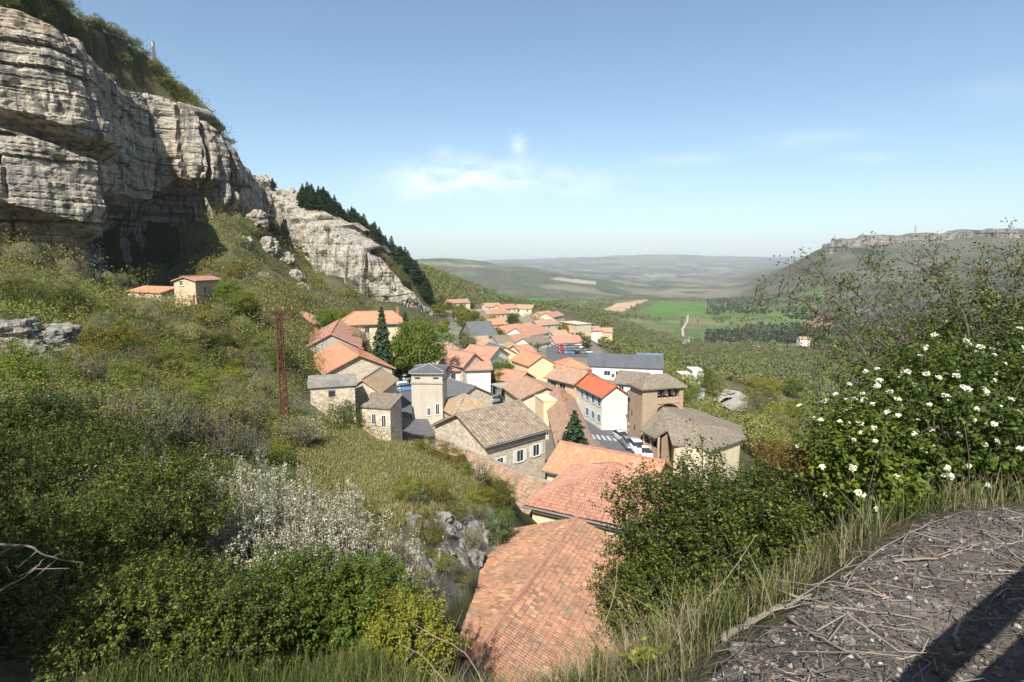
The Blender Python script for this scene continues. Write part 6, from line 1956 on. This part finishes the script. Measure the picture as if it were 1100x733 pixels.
for pts, Y in arch:
    Q = np.array([at(p[0], p[1], Y + 0.25 * i - 0.5) for i, p in enumerate(pts)]) - F0
    Q = np.concatenate([[hub], Q])
    s = np.linspace(0, len(Q) - 1, 30)
    P = np.stack([np.interp(s, range(len(Q)), Q[:, k]) for k in range(3)], -1)
    for _ in range(3): P[1:-1] = (P[:-2] + 2 * P[1:-1] + P[2:]) / 4
    P[1:-1] += g.normal(size=(28, 3)) * 0.012
    add_t(P, np.linspace(0.019, 0.004, 30))
    for i in range(9, 30):
        for _ in range(3):
            if g.random() < 0.15: continue
            e = P[i] + g.normal(size=3) * 0.17 + [0, 0, 0.06]
            add_t([P[i], (P[i] + e) / 2 + g.normal(size=3) * 0.02, e], [0.005, 0.004, 0.002])
            k = int(8 + 12 * g.random())
            LP.append(e + g.normal(size=(k, 3)) * 0.055)
link('branch', mesh_from('branch', np.concatenate(tv), np.concatenate(tf), [MT['bark']], True), TH)
LPc = np.concatenate(LP)
link('foliage', quads_mesh('foliage', leaf_quads(LPc, 0.034 * (0.6 + 0.8 * g.random(len(LPc))), g, None, 0, 0.6), MT['l_box']), TH)

# left foreground
NB = [  # px, py, Y, rx, ry, rz, shoots, per, leaf, length, leaves, label
    (45, 640, 6.4, 1.5, 1.2, 1.0, 2300, 22, 0.04, 0.2, 'l_dark', 'large dark shaded bush in the bottom left corner'),
    (60, 530, 9.0, 1.9, 1.4, 1.0, 1900, 20, 0.05, 0.22, 'l_dark', 'dark evergreen bush behind the one in the bottom left corner'),
    (165, 560, 8.0, 0.95, 0.9, 0.85, 1300, 20, 0.045, 0.2, 'l_box', 'yellow-tipped dark green bush left of the silver shrubs'),
    (160, 690, 5.4, 0.95, 0.8, 0.62, 1400, 22, 0.036, 0.17, 'l_box', 'dense green bush at the bottom, left of the lush green one'),
    (300, 668, 6.2, 0.85, 0.8, 0.62, 1500, 22, 0.040, 0.18, 'l_hedge', 'lush fresh green bush in front of the silver shrubs'),
    (380, 655, 6.6, 0.7, 0.65, 0.52, 1100, 22, 0.040, 0.18, 'l_hedge', 'lush green bush right of the fresh green one, above the grass'),
    (440, 690, 6.0, 0.5, 0.5, 0.42, 700, 20, 0.036, 0.16, 'l_yellow', 'small yellow-green bush beside the nearest roof'),
    (20, 462, 15, 1.5, 1.4, 0.7, 1200, 20, 0.075, 0.3, 'l_dark', 'dark bush at the left edge below the grey outcrop'),
    (95, 490, 14, 1.2, 1.2, 0.75, 900, 18, 0.07, 0.3, 'l_box', 'deep green bush left of the bare thicket'),
    (240, 690, 5.3, 0.5, 0.5, 0.42, 700, 22, 0.034, 0.15, 'l_box', 'low dark bush at the bottom between two lush bushes')]
for i, (px, py, Y, rx, ry, rz, n, per, lf, ln, lm, lb) in enumerate(NB):
    loc, R, cz = world_bush(px, py, Y, rx, ry, rz)
    near_bush('near_bush', loc, R, cz, n, per, lf, ln, lm, lb, 50, 0.012, 20 + i, bottom=-0.9, up=0.7)

# silver-leaved upright shrubs
def silver_shrub(px, Y, top, spread, n, label, seed, leafm='l_silver'):
    g = np.random.default_rng(400 + seed)
    q = on_ground(px, Y)
    h = at(px, top, Y)[2] - q[2]
    r = empty('silver_shrub', q, 0, label, 'shrub', None)
    VV, FF, b, LP = [], [], 0, []
    for _ in range(n):
        a, rr = g.random() * 6.28, spread * math.sqrt(g.random())
        s = np.array([rr * math.cos(a), rr * math.sin(a), -0.1])
        hh = h * (0.5 + 0.5 * g.random())
        e = s + np.array([g.normal() * 0.12 * h, g.normal() * 0.12 * h, hh])
        m_ = (s + e) / 2 + g.normal(size=3) * 0.06 * h
        P = np.stack([(1 - t) ** 2 * s + 2 * t * (1 - t) * m_ + t * t * e for t in np.linspace(0, 1, 8)])
        v, f = tube_np(P, np.linspace(0.014, 0.004, 8), 4)
        VV.append(v); FF.append(f + b); b += len(v)
        for _k in range(int(11 + 9 * g.random())):
            t = 0.25 + 0.75 * g.random() ** 0.7
            c = (1 - t) ** 2 * s + 2 * t * (1 - t) * m_ + t * t * e
            d = unit(np.array([g.normal(), g.normal(), 0.9]))
            tip = c + d * (0.05 + 0.16 * g.random() * (1.15 - t))
            v, f = tube_np([c, tip], [0.004, 0.002], 3)
            VV.append(v); FF.append(f + b); b += len(v)
            LP.append(tip + g.normal(size=(10, 3)) * [0.018, 0.018, 0.032])
    LPc = np.concatenate(LP)
    link('stem', mesh_from('stem', np.concatenate(VV), np.concatenate(FF), [MT['bark_pale']], True), r)
    out = np.tile([0, 0, 1.0], (len(LPc), 1)) + g.normal(size=LPc.shape) * 0.8
    link('foliage', quads_mesh('foliage', leaf_quads(LPc, 0.044 * (0.6 + 0.7 * g.random(len(LPc))), g, unit(out), 0.3, 0.5), MT[leafm]), r)
for i, (px, Y, top, sp, n, lb) in enumerate(((165, 12.0, 480, 0.6, 40, 'pale silver-leaved shrub behind the yellow-tipped bush'), (225, 10.5, 495, 0.7, 50, 'silver-leaved shrub at the left end of the silver thicket'), (268, 9.6, 505, 0.8, 62, 'broad silver-leaved shrub in the middle of the silver thicket'),
                                            (312, 10.0, 492, 0.7, 56, 'tall silver-leaved shrub rising against the hillock grass'), (352, 9.4, 520, 0.7, 50, 'silver-leaved shrub at the right end of the silver thicket'), (398, 10.5, 545, 0.5, 30, 'thin silver-leaved shrub in front of the rocky side'), (285, 12.5, 478, 0.6, 30, 'loose silver-leaved stems at the back of the thicket'), (330, 8.4, 545, 0.7, 50, 'low silver-leaved shrub just behind the lush green bush'), (245, 8.6, 540, 0.7, 50, 'low silver-leaved shrub just right of the yellow-tipped bush'), (370, 11.5, 510, 0.6, 34, 'silver-leaved shrub against the foot of the hillock'), (425, 12.5, 530, 0.6, 26, 'sparse silver-leaved shrub at the foot of the rock face'), (195, 11.0, 505, 0.7, 44, 'silver-leaved shrub rising behind the yellow-tipped bush'), (205, 8.9, 530, 0.6, 44, 'silver-leaved shrub in front of the one behind the yellow-tipped bush'), (445, 14.5, 560, 0.6, 24, 'sparse silver-leaved stems on the rock face itself'), (400, 8.8, 585, 0.5, 30, 'low silver-leaved shrub right behind the small yellow-green bush'), (130, 12.5, 478, 0.6, 30, 'pale shrub farthest left among the silver-leaved ones'))):
    silver_shrub(px, Y, top, sp, n, lb, i)
# bare pale branch sticking out bottom left
def branch(name, pts, r0, label, m='bark_pale', world=False, extra=0.03, nsub=4, seed=0, flat=None):
    g = np.random.default_rng(500 + seed)
    Q = np.array([p if world else at(*p) for p in pts], float)
    s = np.linspace(0, len(Q) - 1, 16)
    P = np.stack([np.interp(s, range(len(Q)), Q[:, k]) for k in range(3)], -1)
    for _ in range(2): P[1:-1] = (P[:-2] + 2 * P[1:-1] + P[2:]) / 4
    P += g.normal(size=P.shape) * r0 * 0.35
    o = P[0].copy()
    b = MB().tube(P - o, np.linspace(r0, r0 * 0.35, 16), 6)
    for k in range(nsub):
        i = int(g.integers(3, 14))
        e = P[i] + unit(P[i] - P[i - 1] + g.normal(size=3) * 0.5) * (0.08 + 0.25 * g.random())
        if flat is not None: e[2] = P[i][2] + abs(g.normal()) * flat
        b.tube([P[i] - o, (P[i] + e) / 2 - o, e - o], [r0 * 0.4, r0 * 0.3, r0 * 0.15], 4)
    ob = b.build(name, MT[m], None, True)
    ob.location = o
    return tag(ob, label, 'branch')
branch('bare_branch', [(-10, 585, 4.6), (32, 586, 4.6), (55, 600, 4.7), (90, 604, 4.8)], 0.012, 'bare pale twig sticking out among the dark bushes at the left edge', seed=1)
branch('bare_branch', [(-10, 640, 4.4), (30, 618, 4.5), (50, 598, 4.6)], 0.011, 'bare pale twig slanting up to meet the other bare twig at the left edge', seed=2)

# ------------------------------------------------------------------ the terrace
g = np.random.default_rng(88)
def on_terrace(n, g):
    x = 0.2 + 7.5 * g.random(n * 3); y = 0.6 + 3.6 * g.random(n * 3)
    k = inpoly(x, y, TERRACE)
    return x[k][:n], y[k][:n]
# dry twigs and ivy stems
x, y = on_terrace(9000, g)
z = ground(x, y)
VV, FF, b = [], [], 0
for i in range(len(x)):
    ln = 0.05 + 0.40 * g.random() ** 3; a = 0.55 + g.normal() * 0.55
    d = np.array([math.cos(a), math.sin(a), 0]); r_ = 0.0012 + 0.0034 * g.random() ** 3
    p = np.array([x[i], y[i], z[i] + 0.004 + 0.012 * g.random()])
    bn = np.array([-d[1], d[0], 0]) * ln * 0.22
    P = [p - d * ln / 2, p - d * ln / 6 + bn * g.normal() + [0, 0, 0.01 * g.random()], p + d * ln / 6 + bn * g.normal() + [0, 0, 0.01 * g.random()], p + d * ln / 2 + np.array([0, 0, 0.016 * g.random()])]
    v, f = tube_np(P, [r_, r_, r_ * 0.8, r_ * 0.5], 4)
    VV.append(v); FF.append(f + b); b += len(v)
m_, nt_, out_ = mat('weathered_twig')
gg = N(nt_, 'NewGeometry')
surf(nt_, out_, ramp(nt_, gg.outputs['Random Per Island'], [(0.0, (0.06, 0.048, 0.04)), (0.5, (0.125, 0.105, 0.09)), (0.9, (0.21, 0.185, 0.16)), (1.0, (0.33, 0.30, 0.26))]), 0.9)
tag(link('twig_litter', mesh_from('twig_litter', np.concatenate(VV), np.concatenate(FF), [m_], True)), kind='stuff')
# chips of stone
x, y = on_terrace(12000, g)
z = ground(x, y)
s = 0.005 + 0.018 * g.random(len(x)) ** 3
V8 = np.array([(1, 0, 0), (-1, 0, 0), (0, 1, 0), (0, -1, 0), (0, 0, .6), (0, 0, -.6)], float)
F8 = np.array([(0, 2, 4), (2, 1, 4), (1, 3, 4), (3, 0, 4), (2, 0, 5), (1, 2, 5), (3, 1, 5), (0, 3, 5)])
VV = (V8[None] * (0.6 + 0.7 * g.random((len(x), 6, 1))) * s[:, None, None] + np.stack([x, y, z + s * 0.15], -1)[:, None]).reshape(-1, 3)
FF = (F8[None] + 6 * np.arange(len(x))[:, None, None]).reshape(-1, 3)
m_, nt_, out_ = mat('stone_chip')
gg = N(nt_, 'NewGeometry')
surf(nt_, out_, ramp(nt_, gg.outputs['Random Per Island'], [(0.0, (0.07, 0.06, 0.05)), (0.6, (0.17, 0.155, 0.14)), (0.92, (0.26, 0.245, 0.23)), (1.0, (0.36, 0.345, 0.33))]), 0.9)
tag(link('gravel', mesh_from('gravel', VV, FF, [m_])), kind='stuff')
# dead leaves
x, y = on_terrace(5200, g)
z = ground(x, y) + 0.012 * g.random(len(x))
m_, nt_, out_ = mat('dead_leaf')
gg = N(nt_, 'NewGeometry')
surf(nt_, out_, ramp(nt_, gg.outputs['Random Per Island'], [(0.0, (0.05, 0.03, 0.02)), (0.6, (0.13, 0.085, 0.06)), (0.93, (0.24, 0.18, 0.13)), (0.985, (0.25, 0.09, 0.08)), (1.0, (0.27, 0.11, 0.09))]), 0.85)
C = np.stack([x, y, z], -1)
stuff_leaves('leaf_litter', C, 0.014 + 0.026 * g.random(len(x)), m_, g, np.tile([0, 0, 1.0], (len(x), 1)), 0.75)
# fallen branches one can tell apart
def tz(px, py, dz=0.02):
    q = hit(px, py); return (q[0], q[1], q[2] + dz)
for i, (pts, r0, lb, mm) in enumerate((
        ([(775, 690), (805, 672), (840, 655), (872, 645)], 0.020, 'thick pale fallen branch lying along the terrace edge', 'bark_pale'),
        ([(800, 676), (850, 652), (895, 622), (925, 600)], 0.008, 'long pale stick lying along the edge above the thick branch', 'bark_pale'),
        ([(870, 655), (930, 660), (985, 668)], 0.008, 'thin grey stick lying across the middle of the terrace', 'twig'),
        ([(845, 668), (880, 690), (925, 712)], 0.008, 'thin stick pointing to the bottom of the picture', 'twig'),
        ([(1030, 700), (1024, 682), (1036, 668), (1054, 668)], 0.010, 'crooked pale stick at the edge of the shadow on the right', 'bark_pale'),
        ([(960, 606), (1005, 604), (1052, 590)], 0.009, 'grey branch lying near the top of the terrace', 'twig'),
        ([(905, 625), (950, 590), (1000, 565), (1030, 556)], 0.005, 'long dry stem along the back edge of the terrace', 'twig'),
        ([(890, 632), (935, 640), (960, 650)], 0.007, 'short brown stick below the long dry stem', 'wood_pale'))):
    branch('fallen_branch', [tz(*p) for p in pts], r0, lb, mm, True, nsub=3, seed=10 + i, flat=0.02)
# small stones
for i, (px, py, s) in enumerate(((795, 698, 0.035), (835, 690, 0.03), (910, 690, 0.03), (985, 625, 0.028), (930, 640, 0.025), (1010, 652, 0.03))):
    q = hit(px, py)
    rock('stone', (q[0], q[1], q[2]), (s * 1.3, s, s * 0.6), 200 + i, MT['rock'], 'small pale stone among the twigs on the terrace', 'loose stones on the terrace', 3)
# fresh weed on the terrace edge
def weed(px, Y, h, label, seed, lm='l_bright'):
    g = np.random.default_rng(600 + seed)
    q = on_ground(px, Y, 0)
    LP, b = [], MB()
    for k in range(5):
        e = np.array([g.normal() * 0.06, g.normal() * 0.05, h * (0.6 + 0.4 * g.random())])
        b.tube([(0, 0, -0.02), tuple(e * 0.5 + g.normal(size=3) * 0.01), tuple(e)], [0.005, 0.004, 0.002], 4)
        for t in np.linspace(0.2, 1, 12): LP.append(e * t + g.normal(size=(3, 3)) * 0.022)
    LPc = np.concatenate(LP)
    r = empty('weed', q, 0, label, 'plant')
    b.build('stem', MT['l_bright'], r)
    link('foliage', quads_mesh('foliage', leaf_quads(LPc, 0.045, g, np.tile([0, -0.3, 0.8], (len(LPc), 1)), 0.5, 0.5), MT[lm]), r)
weed(973, 3.75, 0.32, 'fresh green weed standing at the back edge of the terrace', 1)
weed(705, 3.9, 0.34, 'pale green weed in the grass below the small lower bush', 2)
weed(640, 4.2, 0.36, 'pale green weed at the left end of the foreground grass', 3)
weed(695, 3.0, 0.12, 'tiny yellowish weed between the twigs', 4, 'l_yellow')

# grass along the edge
def edge_pts(n, g):
    E = np.array([(0.3, 1.75), (0.62, 2.05), (0.98, 2.32), (1.4, 2.63), (1.95, 3.08), (2.6, 3.48), (3.4, 3.65), (5.5, 4.0)])
    d = np.r_[0, np.cumsum(np.linalg.norm(np.diff(E, axis=0), axis=1))]
    s = g.random(n) ** 1.2 * d[-1]
    p = np.stack([np.interp(s, d, E[:, 0]), np.interp(s, d, E[:, 1])], -1)
    return p
def tufts(name, cx, cy, per, spread, hh, w_, m, g, **kw):
    x = (cx[:, None] + g.normal(size=(len(cx), per)) * spread).ravel(); y = (cy[:, None] + g.normal(size=(len(cx), per)) * spread).ravel()
    k = ~inpoly(x, y, TERRACE) | (g.random(len(x)) < 0.12)
    x, y = x[k], y[k]
    z = ground(x, y)
    grass(name, x, y, z, hh * (0.4 + 0.8 * g.random(len(x))), w_ * (0.6 + 0.7 * g.random(len(x))), m, g, **kw)
g = np.random.default_rng(99)
p = edge_pts(45, g)
tufts('grass', p[:, 0] - 0.12, p[:, 1] + 0.22, 30, 0.10, 0.22, 0.005, MT['grass'], g, lean=0.5)
p = edge_pts(60, g)
tufts('dry_grass', p[:, 0] - 0.08, p[:, 1] + 0.17, 22, 0.09, 0.22, 0.0045, MT['drygrass'], g, lean=0.6)
n = 420
cx = -3.6 + 4.3 * g.random(n); cy = 3.1 + 2.4 * g.random(n)
tufts('grass', cx, cy, 34, 0.11, 0.27, 0.0065, MT['grass'], g, lean=0.5)
cx = -1.0 + 2.3 * g.random(110); cy = 3.0 + 1.6 * g.random(110)
tufts('dry_grass', cx, cy, 26, 0.10, 0.30, 0.005, MT['drygrass'], g, lean=0.65)
# long dry stalks arching over the roof
for i, (pts, lb) in enumerate((([(560, 735, 3.6), (575, 690, 3.7), (600, 650, 3.8), (622, 628, 3.9)], 'long dry stalk leaning right in front of the nearest roof'),
                               ([(520, 735, 3.7), (500, 700, 3.8), (470, 685, 3.9), (440, 668, 4.0)], 'long dry stalk arching left over the green bush'),
                               ([(590, 735, 3.5), (640, 700, 3.6), (660, 640, 3.7), (664, 600, 3.8)], 'upright dry stalk left of the dense bush'),
                               ([(610, 735, 3.4), (560, 712, 3.5), (535, 690, 3.6)], 'short dry stalk bent left over the roof'),
                               ([(700, 720, 3.2), (745, 660, 3.4), (790, 610, 3.6), (812, 575, 3.7)], 'long thin stalk crossing the dense bush'),
                               ([(480, 735, 3.8), (455, 705, 3.9), (425, 690, 4.0)], 'bent stalk above the grass at the bottom'))):
    o = branch('dry_stalk', pts, 0.0045, lb, 'wood_pale', False, nsub=5, seed=40 + i)
    o['category'] = 'stalk'

# unseen trees added left of the viewpoint, out of the frame, to shade the corner
P_EV = tree_parts(91, 'l_dark', (0.36, 0.36, 0.36), 0.6, 120, 60, 0.035)
plant('shade_tree', P_EV, (-6.6, 0.2, gz(-6.6, 0.2) - 0.1), 5.2, 0, 'unseen evergreen tree added left of the viewpoint to shade the corner', 'tree')
plant('shade_tree', P_EV, (-9.8, 1.6, gz(-9.8, 1.6) - 0.1), 5.8, 2, 'second unseen evergreen tree added farther left of the viewpoint for shade', 'tree')
# guard rail right of the photographer
a, b2 = np.array([-0.6, -0.36]), np.array([4.4, 2.97])
RL = empty('guard_rail', (a[0], a[1], -1.6), math.atan2(b2[1] - a[1], b2[0] - a[0]), 'wooden guard rail with two rails along the terrace beside the viewpoint', 'railing')
ln = float(np.linalg.norm(b2 - a))
for zz_, t in ((1.12, 0.04), (0.88, 0.028)):
    MB().box(-0.16, ln + 0.2, -t, t, zz_ - t, zz_ + t).build('rail', MT['wood_pale'], RL)
for xx in (0, ln): MB().box(xx - 0.05, xx + 0.05, -0.049, 0.049, -0.9, 1.06).build('post', MT['wood_pale'], RL)

# ------------------------------------------------------------------ sun, sky, haze
SUN_EL, SUN_DIR = 46.0, (-0.20, -0.98)       # where the sun stands: left behind the camera
w = bpy.data.worlds.new('World')
SC.world = w
w.use_nodes = True
nt = w.node_tree
nt.nodes.clear()
wo = nt.nodes.new('ShaderNodeOutputWorld')
sky = N(nt, 'TexSky', sky_type='NISHITA')
sky.sun_disc = False
sky.sun_elevation = math.radians(SUN_EL)
sky.sun_rotation = math.atan2(SUN_DIR[0], SUN_DIR[1])
sky.altitude = 600
sky.air_density = 1.0
sky.dust_density = 1.6
sky.ozone_density = 1.3
# thin spring clouds low over the horizon
tc = N(nt, 'TexCoord').outputs['Generated']
sp = N(nt, 'SeparateXYZ', ins={'Vector': tc})
az = mth(nt, 'ARCTAN2', sp.outputs[0], sp.outputs[1])
el = mth(nt, 'ARCSINE', sp.outputs[2])
cv = N(nt, 'CombineXYZ', ins={'X': mth(nt, 'MULTIPLY', az, 1.0), 'Y': mth(nt, 'MULTIPLY', el, 2.6)}).outputs[0]
n1 = noise(nt, cv, 11.0, 7, 0.62, 0.4)
n2 = noise(nt, cv, 45.0, 6, 0.6, 0.3)
def blob(a0, e0, sa, se, k):
    dx = mth(nt, 'DIVIDE', mth(nt, 'SUBTRACT', az, math.radians(a0)), math.radians(sa))
    dy = mth(nt, 'DIVIDE', mth(nt, 'SUBTRACT', el, math.radians(e0)), math.radians(se))
    s = mth(nt, 'ADD', mth(nt, 'MULTIPLY', dx, dx), mth(nt, 'MULTIPLY', dy, dy))
    return mth(nt, 'MULTIPLY', mth(nt, 'EXPONENT', mth(nt, 'MULTIPLY', s, -1.0)), k)
def sky_at(px, py):
    d = ray(px, py); d = d / np.linalg.norm(d)
    return math.degrees(math.atan2(d[0], d[1])), math.degrees(math.asin(d[2]))
tot = None
for px, py, sa, se, k in ((480, 190, 5.0, 1.5, 0.95), (430, 205, 4.0, 1.4, 0.35), (560, 192, 6.0, 1.9, 0.5), (650, 198, 7.0, 1.1, 0.32), (735, 171, 4.5, 0.6, 0.22), (860, 151, 4.5, 0.7, 0.26), (925, 171, 2.5, 0.5, 0.25), (1085, 96, 3.0, 0.9, 0.12)):
    a0, e0 = sky_at(px, py)
    bl = blob(a0, e0, sa, se, k)
    tot = bl if tot is None else mth(nt, 'ADD', tot, bl)
a0, e0 = sky_at(557, 156)
puff = blob(a0, e0, 0.75, 0.85, 1.0)
a1, e1 = sky_at(478, 164)
puff = mth(nt, 'ADD', puff, blob(a1, e1, 0.9, 0.45, 0.5))
cl = mth(nt, 'MULTIPLY', tot, mth(nt, 'ADD', ramp(nt, n1, [(0.36, 0.0), (0.66, 1.0)]), mth(nt, 'MULTIPLY', n2, 0.25)))
cl = mth(nt, 'ADD', cl, mth(nt, 'MULTIPLY', puff, mth(nt, 'MULTIPLY', n2, 0.9)))
cl = mth(nt, 'MINIMUM', cl, 0.9)
skyt = mix(nt, 1.0, sky.outputs[0], (0.90, 0.97, 0.95), 'MULTIPLY')
skyc = mix(nt, cl, skyt, (6.6, 7.2, 7.6))
bg = N(nt, 'Background', ins={'Color': skyc, 'Strength': 0.097})
nt.links.new(bg.outputs[0], wo.inputs['Surface'])

sl = bpy.data.lights.new('sun', 'SUN')
sl.energy = 5.0
sl.angle = math.radians(0.5)
sl.color = (1.0, 0.945, 0.86)
so = bpy.data.objects.new('sun', sl)
COL.objects.link(so)
h = math.hypot(*SUN_DIR)
ce, se_ = math.cos(math.radians(SUN_EL)), math.sin(math.radians(SUN_EL))
sv = Vector((SUN_DIR[0] / h * ce, SUN_DIR[1] / h * ce, se_))
so.rotation_euler = sv.to_track_quat('Z', 'Y').to_euler()
so.location = sv * 300

HAZE = 6.2e-5
if HAZE:
    hb = MB().box(-16000, 16000, -16000, 16000, -900, 520)
    m = bpy.data.materials.new('haze_air')
    m.use_nodes = True
    m.node_tree.nodes.clear()
    ho = m.node_tree.nodes.new('ShaderNodeOutputMaterial')
    pv = N(m.node_tree, 'VolumePrincipled', ins={'Color': (0.82, 0.91, 1.0, 1), 'Density': HAZE, 'Anisotropy': 0.0})
    m.node_tree.links.new(pv.outputs[0], ho.inputs['Volume'])
    m.cycles.homogeneous_volume = True
    tag(hb.build('haze', m), kind='stuff')

SC.view_settings.view_transform = 'Standard'
SC.view_settings.look = 'None'
SC.view_settings.gamma = 1
SC.view_settings.exposure = 0.85
SC.cycles.use_denoising = True
SC.cycles.denoiser = 'OPENIMAGEDENOISE'
SC.cycles.max_bounces = 5
SC.cycles.diffuse_bounces = 3
SC.cycles.glossy_bounces = 2
SC.cycles.transmission_bounces = 3
SC.cycles.transparent_max_bounces = 4
SC.cycles.volume_bounces = 0
SC.cycles.sample_clamp_indirect = 6
SC.cycles.use_adaptive_sampling = True
SC.cycles.adaptive_threshold = 0.02
